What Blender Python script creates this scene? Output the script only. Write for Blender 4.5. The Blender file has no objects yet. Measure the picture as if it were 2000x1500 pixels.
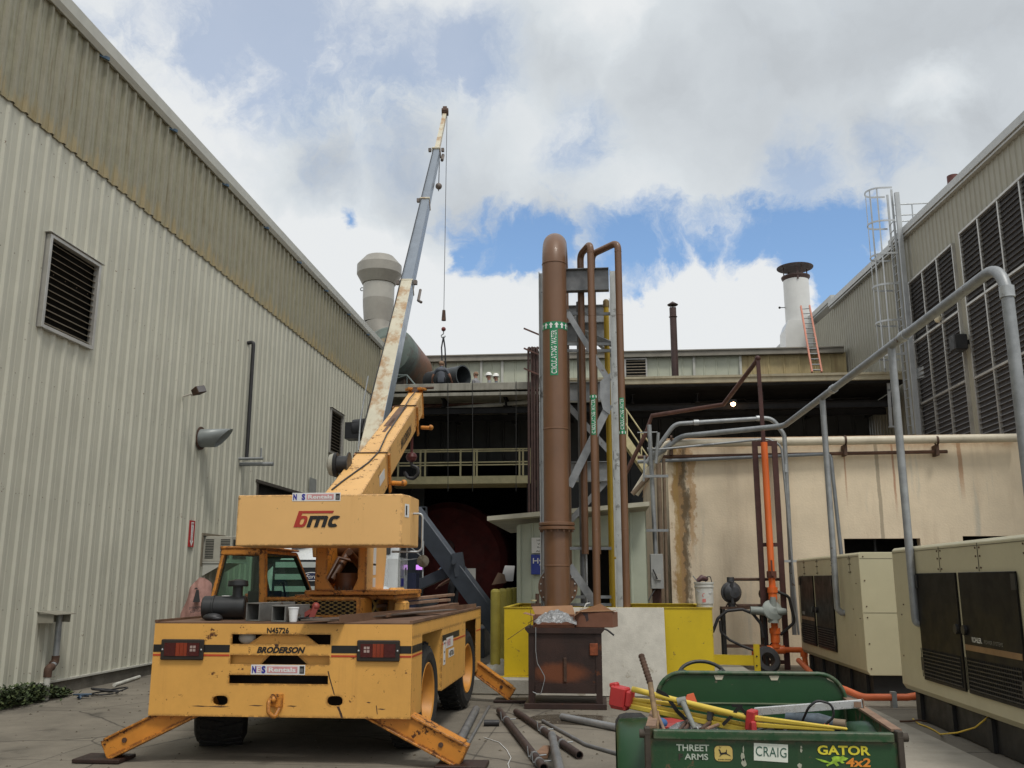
import bpy, bmesh, math, random
from mathutils import Vector as V, Matrix as M
R = math.radians
random.seed(11)
S = bpy.context.scene
COL = S.collection
# ------------------------------------------------------------------ camera
F_PX, PITCH, YAW, EYE = 1800.0, R(12.04), R(5.4), 1.6
cam = bpy.data.cameras.new('camera'); camo = bpy.data.objects.new('camera', cam); COL.objects.link(camo)
cam.sensor_width = 36.0; cam.lens = 36.0 * F_PX / 2000.0
cam.clip_start = 0.05; cam.clip_end = 3000
camo.location = (0, 0, EYE); camo.rotation_euler = (R(90) + PITCH, 0, YAW)
S.camera = camo
# ------------------------------------------------------------------ light
S.view_settings.view_transform = 'Standard'; S.view_settings.look = 'None'
S.view_settings.exposure = -0.12; S.view_settings.gamma = 1.0
SUN_EL, SUN_AZ = R(60), R(150)          # azimuth clockwise from +Y
sl = bpy.data.lights.new('sun', 'SUN'); sl.energy = 1.9; sl.angle = R(13); sl.color = (1.0, 0.95, 0.87)
so = bpy.data.objects.new('sun', sl); COL.objects.link(so)
sd = V((math.sin(SUN_AZ) * math.cos(SUN_EL), math.cos(SUN_AZ) * math.cos(SUN_EL), math.sin(SUN_EL)))
so.rotation_euler = sd.to_track_quat('Z', 'Y').to_euler(); so.location = (0, -20, 40)

# measuring aid: direction of a photo pixel (2000x1500) and the point where it meets a given plane
cp, sp, cy, sy = math.cos(PITCH), math.sin(PITCH), math.cos(YAW), math.sin(YAW)
def ray(u, v):
    x = (u - 1000) / F_PX; y = (750 - v) / F_PX
    fw = cp - y * sp; z = sp + y * cp
    return V((x * cy - fw * sy, fw * cy + x * sy, z))
def P(u, v, X=None, Y=None, Z=None):
    r = ray(u, v)
    t = X / r.x if X is not None else (Y / r.y if Y is not None else (Z - EYE) / r.z)
    return V((r.x * t, r.y * t, EYE + r.z * t))

def PX(p):
    c = -p[0] * sy + p[1] * cy; r = p[0] * cy + p[1] * sy; h = p[2] - EYE; d = c * cp + h * sp
    return 1000 + F_PX * r / d, 750 - F_PX * (-c * sp + h * cp) / d
def on_line(A, B, v):
    lo, hi = -1.0, 2.0
    for _ in range(50):
        m = (lo + hi) / 2
        if PX(A.lerp(B, m))[1] > v: lo = m
        else: hi = m
    return A.lerp(B, lo)
# ------------------------------------------------------------------ sky
def make_world():
    w = bpy.data.worlds.new('World'); S.world = w; w.use_nodes = True
    nt = w.node_tree; N = nt.nodes; L = nt.links; N.clear()
    def nd(t, **k):
        n = N.new(t)
        for a, b in k.items(): setattr(n, a, b)
        return n
    def put(sock, val):
        if isinstance(val, bpy.types.NodeSocket): L.new(val, sock)
        else: sock.default_value = val
    def mth(op, a, b=0.0, clamp=False):
        n = nd('ShaderNodeMath', operation=op, use_clamp=clamp); put(n.inputs[0], a); put(n.inputs[1], b); return n.outputs[0]
    tc = nd('ShaderNodeTexCoord'); nrm = nd('ShaderNodeVectorMath', operation='NORMALIZE'); L.new(tc.outputs['Generated'], nrm.inputs[0])
    D = nrm.outputs[0]
    def noise(vec, sc, det=6, rough=.55, lac=2.0):
        n = nd('ShaderNodeTexNoise'); L.new(vec, n.inputs['Vector']); n.inputs['Scale'].default_value = sc
        n.inputs['Detail'].default_value = det; n.inputs['Roughness'].default_value = rough; n.inputs['Lacunarity'].default_value = lac
        return n
    def vm(op, a, b):
        n = nd('ShaderNodeVectorMath', operation=op); put(n.inputs[0], a); put(n.inputs[1], b); return n.outputs[0]
    def warp(vec, sc, amp, det=5):
        n = noise(vec, sc, det, .6)
        s = vm('SUBTRACT', n.outputs['Color'], (.5, .5, .5)); m = vm('MULTIPLY', s, (amp, amp, amp)); return vm('ADD', vec, m)
    W1 = warp(warp(D, 7.0, .06, 3), 16.0, .085, 11)
    def blob(px, py, rad, vec=W1):
        d = ray(px, py).normalized()
        n = nd('ShaderNodeVectorMath', operation='DISTANCE'); put(n.inputs[0], vec); n.inputs[1].default_value = d
        mr = nd('ShaderNodeMapRange'); mr.clamp = True; L.new(n.outputs['Value'], mr.inputs[0])
        r = rad / 1850.0
        for i, x in zip((1, 2, 3, 4), (0.0, r * 1.9, 1.0, 0.0)): mr.inputs[i].default_value = x
        return mr.outputs[0]
    def field(lst, vec=W1):
        o = None
        for b in lst:
            s = blob(*b, vec=vec)
            o = s if o is None else mth('MAXIMUM', o, s)
        return o
    clear = field([(890, 505, 74), (950, 505, 76), (1020, 515, 72), (690, 432, 30), (1240, 520, 80), (1310, 500, 62), (1390, 480, 62),
                   (1470, 470, 72), (1550, 480, 85), (1620, 450, 60), (1640, 540, 60), (1620, 600, 44), (1670, 440, 40),
                   (1230, 580, 50), (1090, 500, 50)])
    puff = field([(1400, 620, 120), (1300, 610, 80), (1480, 570, 60), (1240, 660, 70), (1540, 640, 50), (680, 520, 85), (600, 480, 55),
                  (780, 560, 90), (900, 620, 95), (960, 600, 60), (1010, 640, 70), (820, 500, 55)])
    hz = noise(D, 6.0, 8, .62)
    # blue where the field is open and no cumulus stands in front
    wisp = noise(W1, 14.0, 9, .68)
    c1 = mth('SUBTRACT', clear, mth('MULTIPLY', puff, 1.15))
    c1 = mth('ADD', c1, mth('MULTIPLY', mth('SUBTRACT', wisp.outputs['Fac'], .5), .9))
    mr = nd('ShaderNodeMapRange'); mr.interpolation_type = 'SMOOTHSTEP'; L.new(c1, mr.inputs[0])
    for i, x in zip((1, 2, 3, 4), (.08, .52, 0.0, 1.0)): mr.inputs[i].default_value = x
    blue = mr.outputs[0]
    # thin places in the upper layer, where blue shows through faintly
    thin = field([(600, 150, 150), (420, 90, 110), (250, 110, 80), (760, 170, 120), (560, 40, 100), (900, 130, 90), (1150, 270, 60), (470, 210, 60), (1560, 330, 60), (1735, 310, 45)])
    t2 = mth('MULTIPLY', thin, mth('SUBTRACT', noise(W1, 8.0, 9, .62).outputs['Fac'], .36), True)
    mr2 = nd('ShaderNodeMapRange'); mr2.interpolation_type = 'SMOOTHSTEP'; L.new(t2, mr2.inputs[0])
    for i, x in zip((1, 2, 3, 4), (.0, .17, 0.0, .55)): mr2.inputs[i].default_value = x
    blue = mth('MAXIMUM', blue, mr2.outputs[0])
    # elsewhere (outside the photograph) broken cloud by noise alone
    # cloud brightness: grey undersides and bright tops
    g = field([(900, 380, 120), (800, 330, 110), (1100, 420, 100), (1780, 60, 330), (1500, 140, 220), (1900, 220, 120), (1300, 180, 130), (1100, 100, 100), (1950, 40, 140), (640, 330, 90), (1700, 250, 110)])
    g2 = mth('MULTIPLY', g, mth('ADD', .25, mth('MULTIPLY', noise(W1, 4.5, 7, .55).outputs['Fac'], 1.1)), True)
    fine = noise(W1, 7.0, 9, .56)
    sh = mth('ADD', mth('MULTIPLY', g2, .95), mth('MULTIPLY', mth('SUBTRACT', .60, fine.outputs['Fac']), .55))
    brt = field([(1150, 20, 60), (1190, 0, 40), (1840, 180, 40), (700, 520, 70), (1420, 600, 110), (430, 200, 60)])
    sh = mth('SUBTRACT', mth('SUBTRACT', sh, mth('MULTIPLY', puff, .35)), mth('MULTIPLY', brt, .6), True)
    rp = nd('ShaderNodeValToRGB'); L.new(sh, rp.inputs[0])
    e = rp.color_ramp.elements
    e[0].position = 0.0; e[0].color = (.93, .955, .97, 1)
    e[1].position = 1.0; e[1].color = (.54, .575, .61, 1)
    m = e.new(.35); m.color = (.79, .84, .875, 1)
    m = e.new(.68); m.color = (.66, .705, .745, 1)
    sky = nd('ShaderNodeTexSky', sky_type='NISHITA'); sky.sun_disc = False
    sky.sun_elevation = SUN_EL; sky.sun_rotation = SUN_AZ; sky.air_density = 1.0; sky.dust_density = 1.2; sky.ozone_density = 1.5
    b1 = nd('ShaderNodeBackground'); L.new(vm('MULTIPLY', sky.outputs[0], (1.12, 1.24, 1.30)), b1.inputs[0]); b1.inputs[1].default_value = .15
    b2 = nd('ShaderNodeBackground'); L.new(rp.outputs[0], b2.inputs[0]); b2.inputs[1].default_value = .95
    mx = nd('ShaderNodeMixShader'); L.new(blue, mx.inputs[0]); L.new(b2.outputs[0], mx.inputs[1]); L.new(b1.outputs[0], mx.inputs[2])
    out = nd('ShaderNodeOutputWorld'); L.new(mx.outputs[0], out.inputs[0])
make_world()

# ------------------------------------------------------------------ materials
MATS = {}
RUST = (.13, .045, .018)
def mat(name, col, rough=.7, metal=0.0, var=.12, vs=2.5, spots=None, spot_amt=0.0, spot_scale=9.0, streak=None, streak_amt=0.0, streak_scale=5.0,
        dirt=0.0, bump=.0, bscale=60, emit=0.0, coat=0.0, trans=0.0, alpha=1.0, extra=None, edge=0.0, spec=.5):
    if name in MATS: return MATS[name]
    m = bpy.data.materials.new(name); m.use_nodes = True; nt = m.node_tree; N = nt.nodes; L = nt.links
    b = N['Principled BSDF']; geo = N.new('ShaderNodeNewGeometry'); pos = geo.outputs['Position']
    def noise(vec, sc, det=6, ro=.6):
        n = N.new('ShaderNodeTexNoise'); L.new(vec, n.inputs['Vector']); n.inputs['Scale'].default_value = sc
        n.inputs['Detail'].default_value = det; n.inputs['Roughness'].default_value = ro; return n.outputs['Fac']
    def mix(f, a, c):
        n = N.new('ShaderNodeMix'); n.data_type = 'RGBA'
        for s, x in ((n.inputs[0], f), (n.inputs[6], a), (n.inputs[7], c)):
            if isinstance(x, bpy.types.NodeSocket): L.new(x, s)
            elif isinstance(x, tuple): s.default_value = (*x[:3], 1)
            else: s.default_value = x
        return n.outputs[2]
    def rng(f, a, c, lo=0.0, hi=1.0):
        n = N.new('ShaderNodeMapRange'); L.new(f, n.inputs[0]); n.interpolation_type = 'SMOOTHSTEP'
        for i, x in zip((1, 2, 3, 4), (a, c, lo, hi)): n.inputs[i].default_value = x
        return n.outputs[0]
    lo = tuple(c * (1 - var) for c in col); hi = tuple(min(1, c * (1 + var)) for c in col)
    c = mix(rng(noise(pos, vs, 8, .65), .3, .7), lo, hi)
    rsock = None
    def stretched(s, zf):
        mp = N.new('ShaderNodeMapping'); L.new(pos, mp.inputs[0]); mp.inputs['Scale'].default_value = (s, s, s * zf); return mp.outputs[0]
    if streak:
        f = rng(noise(stretched(streak_scale, .06), 1.0, 7, .7), .60 - streak_amt * .25, .60 + .18, 0, min(1, streak_amt * 1.4))
        c = mix(f, c, streak)
    if dirt:
        f = rng(noise(pos, 1.1, 9, .7), .42, .75, 0, dirt)
        c = mix(f, c, tuple(x * .35 for x in (col[0] * .9 + .02, col[1] * .85 + .02, col[2] * .8 + .015)))
    if spots:
        a = noise(pos, spot_scale, 9, .75); bb = noise(pos, spot_scale * .22, 3, .5)
        ad = N.new('ShaderNodeMath'); ad.operation = 'MULTIPLY_ADD'; L.new(bb, ad.inputs[0]); ad.inputs[1].default_value = .6; L.new(a, ad.inputs[2])
        th = 1.02 - spot_amt * .3
        f = rng(ad.outputs[0], th - .02, th + .02)
        c = mix(f, c, spots)
        r2 = N.new('ShaderNodeMapRange'); L.new(f, r2.inputs[0]); r2.inputs[3].default_value = rough; r2.inputs[4].default_value = .9; rsock = r2.outputs[0]
    if edge:
        bv = N.new('ShaderNodeBevel'); bv.samples = 3; bv.inputs[0].default_value = .035
        dt = N.new('ShaderNodeVectorMath'); dt.operation = 'DOT_PRODUCT'; L.new(bv.outputs[0], dt.inputs[0]); L.new(geo.outputs['Normal'], dt.inputs[1])
        om = N.new('ShaderNodeMath'); om.operation = 'SUBTRACT'; om.inputs[0].default_value = 1.0; L.new(dt.outputs['Value'], om.inputs[1])
        ml = N.new('ShaderNodeMath'); ml.operation = 'MULTIPLY'; L.new(om.outputs[0], ml.inputs[0]); L.new(rng(noise(pos, 16, 8, .75), .42, .60), ml.inputs[1])
        c = mix(rng(ml.outputs[0], .01, .06, 0, edge), c, spots or RUST)
    if extra: c = extra(N, L, pos, c, mix, rng, noise, stretched)
    L.new(c, b.inputs['Base Color'])
    b.inputs['Metallic'].default_value = metal; b.inputs['Specular IOR Level'].default_value = spec
    if rsock is not None: L.new(rsock, b.inputs['Roughness'])
    else:
        r2 = rng(noise(pos, vs * 3, 5), .3, .7, max(0.03, rough - .07), min(1, rough + .07)); L.new(r2, b.inputs['Roughness'])
    if bump:
        bn = N.new('ShaderNodeBump'); bn.inputs['Strength'].default_value = bump; bn.inputs['Distance'].default_value = .02
        L.new(noise(pos, bscale, 5, .6), bn.inputs['Height']); L.new(bn.outputs[0], b.inputs['Normal'])
    if emit:
        b.inputs['Emission Color'].default_value = (*col, 1); b.inputs['Emission Strength'].default_value = emit
    if coat: b.inputs['Coat Weight'].default_value = coat
    if trans: b.inputs['Transmission Weight'].default_value = trans
    b.inputs['Alpha'].default_value = alpha
    MATS[name] = m; return m

# ------------------------------------------------------------------ mesh builder
class MB:
    DEF = None
    def __init__(s, M0=None): s.v = []; s.f = []; s.sm = []; s.mi = []; s.M = M0 or MB.DEF; s.k = 0; s.at = [(0, 0)]
    def add(s, vs, fs, smooth=False):
        o = len(s.v)
        for p in vs:
            p = V(p); s.v.append(s.M @ p if s.M else p)
        for f in fs: s.f.append(tuple(i + o for i in f)); s.sm.append(smooth); s.mi.append(s.k)
        s.at.append((len(s.v), len(s.f))); return s
    def box(s, x0, x1, y0, y1, z0, z1):
        if x0 > x1: x0, x1 = x1, x0
        if y0 > y1: y0, y1 = y1, y0
        if z0 > z1: z0, z1 = z1, z0
        return s.add([(x0,y0,z0),(x1,y0,z0),(x1,y1,z0),(x0,y1,z0),(x0,y0,z1),(x1,y0,z1),(x1,y1,z1),(x0,y1,z1)],
              [(0,3,2,1),(4,5,6,7),(0,1,5,4),(1,2,6,5),(2,3,7,6),(3,0,4,7)])
    def beam(s, p, q, w, h, up=(0, 0, 1), w2=None, h2=None):
        p = V(p); q = V(q); d = (q - p).normalized(); up = V(up)
        if abs(d.dot(up)) > .98: up = V((0, 1, 0)) if abs(d.y) < .9 else V((1, 0, 0))
        a = d.cross(up).normalized(); b = a.cross(d).normalized(); w2 = w if w2 is None else w2; h2 = h if h2 is None else h2
        vs = []
        for c, ww, hh in ((p, w, h), (q, w2, h2)):
            for i, j in ((-1,-1),(1,-1),(1,1),(-1,1)): vs.append(c + a * (i * ww / 2) + b * (j * hh / 2))
        return s.add(vs, [(0,1,2,3),(4,7,6,5),(0,4,5,1),(1,5,6,2),(2,6,7,3),(3,7,4,0)])
    def ibeam(s, p, q, w, h, t=.012, up=(0, 0, 1)):
        p = V(p); q = V(q); d = (q - p).normalized(); u = V(up)
        if abs(d.dot(u)) > .98: u = V((0, 1, 0)) if abs(d.y) < .9 else V((1, 0, 0))
        a = d.cross(u).normalized(); b = a.cross(d).normalized()
        s.beam(p, q, t, h - 2 * t - .002, up=b)
        for k in (-1, 1): s.beam(p + b * k * (h - t) / 2, q + b * k * (h - t) / 2, w, t, up=b)
        return s
    def tube(s, pts, r, n=12, caps=True, hollow=False):
        pts = [V(p) for p in pts]; rs = r if isinstance(r, (list, tuple)) else [r] * len(pts)
        vs = []; fs = []; up = None; N = len(pts)
        for i, p in enumerate(pts):
            d = (pts[min(i + 1, N - 1)] - pts[max(i - 1, 0)]).normalized()
            if up is None: up = V((0, 0, 1)) if abs(d.z) < .9 else V((1, 0, 0))
            a = d.cross(up).normalized(); b = a.cross(d).normalized(); up = b
            k = 1.0
            if 0 < i < N - 1:
                c = (pts[i] - pts[i - 1]).normalized().dot((pts[i + 1] - pts[i]).normalized()); k = 1 / max(.5, math.sqrt(max(.01, (1 + c) / 2)))
            for j in range(n):
                t = 2 * math.pi * j / n; vs.append(p + a * math.cos(t) * rs[i] * k + b * math.sin(t) * rs[i])
        for i in range(N - 1):
            for j in range(n): fs.append((i * n + j, i * n + (j + 1) % n, (i + 1) * n + (j + 1) % n, (i + 1) * n + j))
        s.add(vs, fs, True)
        if caps: s.add(vs[:n] + vs[-n:], [tuple(range(n - 1, -1, -1)), tuple(range(n, 2 * n))])
        return s
    def bend(s, pts, r, rb, n=12, k=6, caps=True):
        return s.tube(fillet(pts, rb, k), r, n, caps)
    def lathe(s, prof, c=(0, 0, 0), ax=(0, 0, 1), n=24, smooth=True, sharp=True):
        ax = V(ax).normalized(); c = V(c); u = V((1, 0, 0)) if abs(ax.x) < .9 else V((0, 0, 1))
        a = ax.cross(u).normalized(); b = ax.cross(a).normalized()
        for i in range(len(prof) - 1):
            vs = []
            for r, h in prof[i:i + 2]:
                for j in range(n):
                    t = 2 * math.pi * j / n; vs.append(c + ax * h + (a * math.cos(t) + b * math.sin(t)) * r)
            s.add(vs, [(j, (j + 1) % n, n + (j + 1) % n, n + j) for j in range(n)], smooth)
        return s
    def sphere(s, c, r, n=14, m=9, sc=(1, 1, 1)):
        vs = []; fs = []; c = V(c)
        for i in range(m + 1):
            p = math.pi * i / m
            for j in range(n):
                t = 2 * math.pi * j / n
                vs.append(c + V((math.sin(p) * math.cos(t) * r * sc[0], math.sin(p) * math.sin(t) * r * sc[1], math.cos(p) * r * sc[2])))
        for i in range(m):
            for j in range(n): fs.append((i * n + j, (i + 1) * n + j, (i + 1) * n + (j + 1) % n, i * n + (j + 1) % n))
        return s.add(vs, fs, True)
    def prism(s, poly, o, xa, ya, depth):
        """polygon in the (xa, ya) plane at o, extruded by vector depth"""
        o = V(o); xa = V(xa); ya = V(ya); d = V(depth); n = len(poly)
        a = [o + xa * x + ya * y for x, y in poly]; b = [p + d for p in a]
        if xa.cross(ya).dot(d) > 0: a, b = b, a
        return s.add(a + b, [tuple(range(n)), tuple(range(2 * n - 1, n - 1, -1))] + [(i, i + n, (i + 1) % n + n, (i + 1) % n) for i in range(n)])
    def quad(s, a, b, c, d): return s.add([a, b, c, d], [(0, 1, 2, 3)])
    def text(s, body, o, xa, ya, w, h, shear=0.0, bold=0.0, space=1.0, align='C'):
        cu = bpy.data.curves.new('t', 'FONT'); cu.body = body; cu.size = 1; cu.shear = shear; cu.offset = bold; cu.space_character = space
        cu.resolution_u = 3
        ob = bpy.data.objects.new('t', cu); me = bpy.data.meshes.new_from_object(ob)
        vs = [v.co.copy() for v in me.vertices]; fs = [tuple(p.vertices) for p in me.polygons]
        bpy.data.objects.remove(ob); bpy.data.curves.remove(cu); bpy.data.meshes.remove(me)
        if not vs: return s
        x0 = min(v.x for v in vs); x1 = max(v.x for v in vs); y0 = min(v.y for v in vs); y1 = max(v.y for v in vs)
        o = V(o); xa = V(xa).normalized(); ya = V(ya).normalized()
        s.add([o + xa * ((v.x - (x0 + x1) / 2) * w / (x1 - x0)) + ya * ((v.y - (y0 + y1) / 2) * h / (y1 - y0)) for v in vs], fs); return s
    def each(s, name, mats, parent=None, per=1, bevel=0.0):
        """one object for every group of `per` added shapes"""
        out = []
        for i in range(0, len(s.at) - 1, per):
            (v0, f0), (v1, f1) = s.at[i], s.at[min(i + per, len(s.at) - 1)]
            q = MB(); q.v = s.v[v0:v1]; q.f = [tuple(j - v0 for j in f) for f in s.f[f0:f1]]; q.sm = s.sm[f0:f1]; q.mi = s.mi[f0:f1]
            out.append(q.build(name, mats, parent, bevel))
        return out
    def build(s, name, mats, parent=None, bevel=0.0, seg=1, base=False):
        me = bpy.data.meshes.new(name); o = bpy.data.objects.new(name, me); COL.objects.link(o)
        if parent is not None:
            o.parent = parent; inv = parent.matrix_basis.copy()
            pp = parent.parent
            while pp: inv = pp.matrix_basis @ inv; pp = pp.parent
            inv = inv.inverted(); vs = [inv @ p for p in s.v]
        else:
            xs = [p.x for p in s.v]; ys = [p.y for p in s.v]; zs = [p.z for p in s.v]
            c = V(((min(xs) + max(xs)) / 2, (min(ys) + max(ys)) / 2, min(zs))); o.location = c; vs = [p - c for p in s.v]
        me.from_pydata([tuple(p) for p in vs], [], s.f)
        if not isinstance(mats, (list, tuple)): mats = [mats]
        for m in mats: me.materials.append(m)
        me.polygons.foreach_set('use_smooth', s.sm); me.polygons.foreach_set('material_index', s.mi)
        me.update()
        if bevel:
            # weld the doubled edges so the bevel can follow them, then round them
            b = o.modifiers.new('bevel', 'BEVEL'); b.width = bevel; b.segments = seg; b.limit_method = 'ANGLE'; b.angle_limit = R(35)
        return o

def fillet(pts, rb, k=6):
    pts = [V(p) for p in pts]; out = [pts[0]]
    for i in range(1, len(pts) - 1):
        p, a, b = pts[i], pts[i - 1], pts[i + 1]
        d1 = (a - p); d2 = (b - p); ang = d1.angle(d2)
        t = min(rb / math.tan(ang / 2), d1.length * .49, d2.length * .49) if ang > .05 and ang < 3.1 else 0
        if t < 1e-4: out.append(p); continue
        p1 = p + d1.normalized() * t; p2 = p + d2.normalized() * t
        for j in range(k + 1):
            s = j / k; out.append(p1.lerp(p, s).lerp(p.lerp(p2, s), s))
    out.append(pts[-1]); return out

def tag(o, label=None, cat=None, group=None, kind=None):
    if label: o['label'] = label
    if cat: o['category'] = cat
    if group: o['group'] = group
    if kind: o['kind'] = kind
    return o
def thing(name, label, cat, loc=(0, 0, 0), rz=0.0, group=None):
    o = bpy.data.objects.new(name, None); COL.objects.link(o); o.location = loc; o.rotation_euler = (0, 0, rz); o.empty_display_size = .2
    o.matrix_basis = M.Translation(V(loc)) @ M.Rotation(rz, 4, 'Z')
    return tag(o, label, cat, group)
def dup(root, dx, dy, dz=0.0, label=None, rz=0.0):
    r = root.copy(); COL.objects.link(r); r.location = V(root.location) + V((dx, dy, dz)); r.rotation_euler.z += rz
    if label: r['label'] = label
    for ch in list(root.children):
        c = ch.copy(); COL.objects.link(c); c.parent = r
        for g in ch.children:
            d = g.copy(); COL.objects.link(d); d.parent = c
    return r
def frame_mat(o, rz): return M.Translation(V(o)) @ M.Rotation(rz, 4, 'Z')

def ribbed(mb, p0, d, n, length, z0, z1, pitch=.305, dep=.032, top=.045, slope=.03, holes=(), ztop=None, minor=True):
    """profiled metal sheet: p0 start (x,y), d direction along, n outward normal; holes = (s0,s1,za,zb)"""
    d = V((*d, 0)).normalized(); n = V((*n, 0)).normalized(); p0 = V((*p0, 0))
    prof = [(0, 0)]; x = 0.0
    w = (pitch - top - 2 * slope)
    while x < length - 1e-6:
        seg = [(x + w * .33, 0), (x + w * .36, dep * .12), (x + w * .64, dep * .12), (x + w * .67, 0)] if minor else []
        seg += [(x + w, 0), (x + w + slope, dep), (x + w + slope + top, dep), (x + pitch, 0)]
        prof += seg; x += pitch
    prof = [(min(a, length), b) for a, b in prof]
    for (a, ha), (b, hb) in zip(prof, prof[1:]):
        if b - a < 1e-6: continue
        spans = [(z0, z1)]
        for s0, s1, za, zb in holes:
            if (a + b) / 2 > s0 and (a + b) / 2 < s1:
                ns = []
                for q0, q1 in spans:
                    if za > q0: ns.append((q0, min(q1, za)))
                    if zb < q1: ns.append((max(q0, zb), q1))
                spans = [q for q in ns if q[1] - q[0] > 1e-4]
        A = p0 + d * a + n * ha; B = p0 + d * b + n * hb
        for q0, q1 in spans:
            ta = tb = q1
            if ztop and abs(q1 - z1) < 1e-6: ta, tb = ztop(a), ztop(b)
            mb.add([A + V((0,0,q0)), B + V((0,0,q0)), B + V((0,0,tb)), A + V((0,0,ta))], [(0, 1, 2, 3)])
    return mb
# ================================================================== SETTING
def conc_extra(N, L, pos, c, mix, rng, noise, stretched):
    sep = N.new('ShaderNodeSeparateXYZ'); L.new(pos, sep.inputs[0])
    def line(sock, period, off, w):
        a = N.new('ShaderNodeMath'); a.operation = 'ADD'; L.new(sock, a.inputs[0]); a.inputs[1].default_value = off
        m = N.new('ShaderNodeMath'); m.operation = 'PINGPONG'; L.new(a.outputs[0], m.inputs[0]); m.inputs[1].default_value = period / 2
        wob = N.new('ShaderNodeMath'); wob.operation = 'MULTIPLY_ADD'; L.new(noise(pos, 5, 6), wob.inputs[0]); wob.inputs[1].default_value = .02; L.new(m.outputs[0], wob.inputs[2])
        return rng(wob.outputs[0], w + .008, w + .016, 1, 0)
    c = mix(rng(noise(pos, .55, 8, .7), .40, .72, 0, .62), c, (.085, .075, .06))
    c = mix(rng(noise(pos, 2.3, 9, .75), .56, .72, 0, .6), c, (.07, .062, .05))
    c = mix(rng(noise(pos, 26, 6, .8), .62, .75, 0, .5), c, (.09, .08, .065))
    c = mix(rng(noise(pos, 1.1, 6, .62), .60, .70, 0, .75), c, (.04, .035, .028))
    vo = N.new('ShaderNodeTexVoronoi'); vo.feature = 'DISTANCE_TO_EDGE'; vo.inputs['Scale'].default_value = .42
    wv = N.new('ShaderNodeTexNoise'); L.new(pos, wv.inputs['Vector']); wv.inputs['Scale'].default_value = 2.0; wv.inputs['Detail'].default_value = 6
    av = N.new('ShaderNodeMix'); av.data_type = 'VECTOR'; av.inputs[0].default_value = .12; L.new(pos, av.inputs[4]); L.new(wv.outputs['Color'], av.inputs[5]); L.new(av.outputs[1], vo.inputs['Vector'])
    c = mix(rng(vo.outputs['Distance'], .001, .007, .75, 0), c, (.04, .035, .028))
    l1 = line(sep.outputs['Y'], 3.35, 1.55, .006); l2 = line(sep.outputs['X'], 3.9, 1.2, .006)
    mxx = N.new('ShaderNodeMath'); mxx.operation = 'MAXIMUM'; L.new(l1, mxx.inputs[0]); L.new(l2, mxx.inputs[1])
    sc_ = N.new('ShaderNodeMath'); sc_.operation = 'MULTIPLY'; L.new(mxx.outputs[0], sc_.inputs[0]); sc_.inputs[1].default_value = .65
    return mix(sc_.outputs[0], c, (.05, .044, .035))
m_conc = mat('yard_concrete', (.20, .178, .142), .9, var=.16, vs=1.3, bump=.35, bscale=38, extra=conc_extra)
g = MB(); g.quad((-400, -200, 0), (400, -200, 0), (400, 600, 0), (-400, 600, 0)); tag(g.build('ground', m_conc), kind='structure')
# pale newer slab strip beside the generators
m_slab = mat('pale_slab', (.35, .32, .265), .88, var=.10, vs=1.5, dirt=.45, bump=.25, bscale=50)
g = MB(); g.quad((1.9, 5.8, .004), (3.42, 5.8, .004), (3.42, 14.2, .004), (1.75, 14.2, .004)); tag(g.build('pavement', m_slab), kind='structure')
m_wet = mat('wet_concrete', (.085, .07, .052), .22, var=.25, vs=3)
g = MB(); c0 = P(1175, 1400, Z=0)
pts = [(c0.x + (0.95 + .25 * math.sin(3 * a + 1) + .15 * math.sin(7 * a)) * math.cos(a) * 1.05, c0.y - .35 + (.42 + .1 * math.sin(4 * a)) * math.sin(a)) for a in [i * 2 * math.pi / 40 for i in range(40)]]
g.add([(x, y, .0035) for x, y in pts], [tuple(range(40))]); tag(g.build('puddle', m_wet), kind='structure')

# ================================================================== LEFT WAREHOUSE
XL = -7.85
m_lwall = mat('grey_beige_siding', (.49, .485, .405), .5, var=.05, vs=.8, streak=(.30, .285, .22), streak_amt=.25, streak_scale=3.0, dirt=.12, spots=(.12, .07, .04), spot_amt=.02, spot_scale=22)
def fib(N, L, pos, c, mix, rng, noise, stretched):
    c = mix(rng(noise(stretched(22, .05), 1.0, 8, .8), .42, .62, 0, .75), c, (.33, .31, .25))
    c = mix(rng(noise(stretched(9, .1), 1.0, 8, .75), .52, .68, 0, .65), c, (.17, .13, .06))
    c = mix(rng(noise(pos, 55, 8, .85), .60, .70, 0, .45), c, (.36, .35, .30))
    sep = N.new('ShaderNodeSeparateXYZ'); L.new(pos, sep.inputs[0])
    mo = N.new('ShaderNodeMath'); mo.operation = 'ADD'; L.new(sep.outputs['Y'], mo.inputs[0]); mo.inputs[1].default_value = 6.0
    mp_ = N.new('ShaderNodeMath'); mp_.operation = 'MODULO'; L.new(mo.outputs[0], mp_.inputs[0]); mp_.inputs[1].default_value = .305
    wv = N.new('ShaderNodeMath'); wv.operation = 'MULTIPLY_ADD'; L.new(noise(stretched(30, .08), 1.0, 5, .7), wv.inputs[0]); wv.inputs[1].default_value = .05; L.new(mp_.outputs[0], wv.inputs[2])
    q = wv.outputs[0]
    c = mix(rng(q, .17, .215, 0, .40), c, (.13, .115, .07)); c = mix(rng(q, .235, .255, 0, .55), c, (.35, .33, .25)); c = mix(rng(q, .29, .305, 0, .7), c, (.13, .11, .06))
    a = N.new('ShaderNodeMath'); a.operation = 'MULTIPLY_ADD'; L.new(noise(stretched(5, .2), 1.0, 6, .7), a.inputs[0]); a.inputs[1].default_value = 1.6; L.new(sep.outputs['Z'], a.inputs[2])
    return mix(rng(a.outputs[0], 8.75, 9.05, .6, 0), c, (.33, .25, .11))
m_fib = mat('weathered_fibreglass', (.27, .26, .175), .6, var=.15, vs=4, extra=fib, bump=.2, bscale=40)
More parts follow.
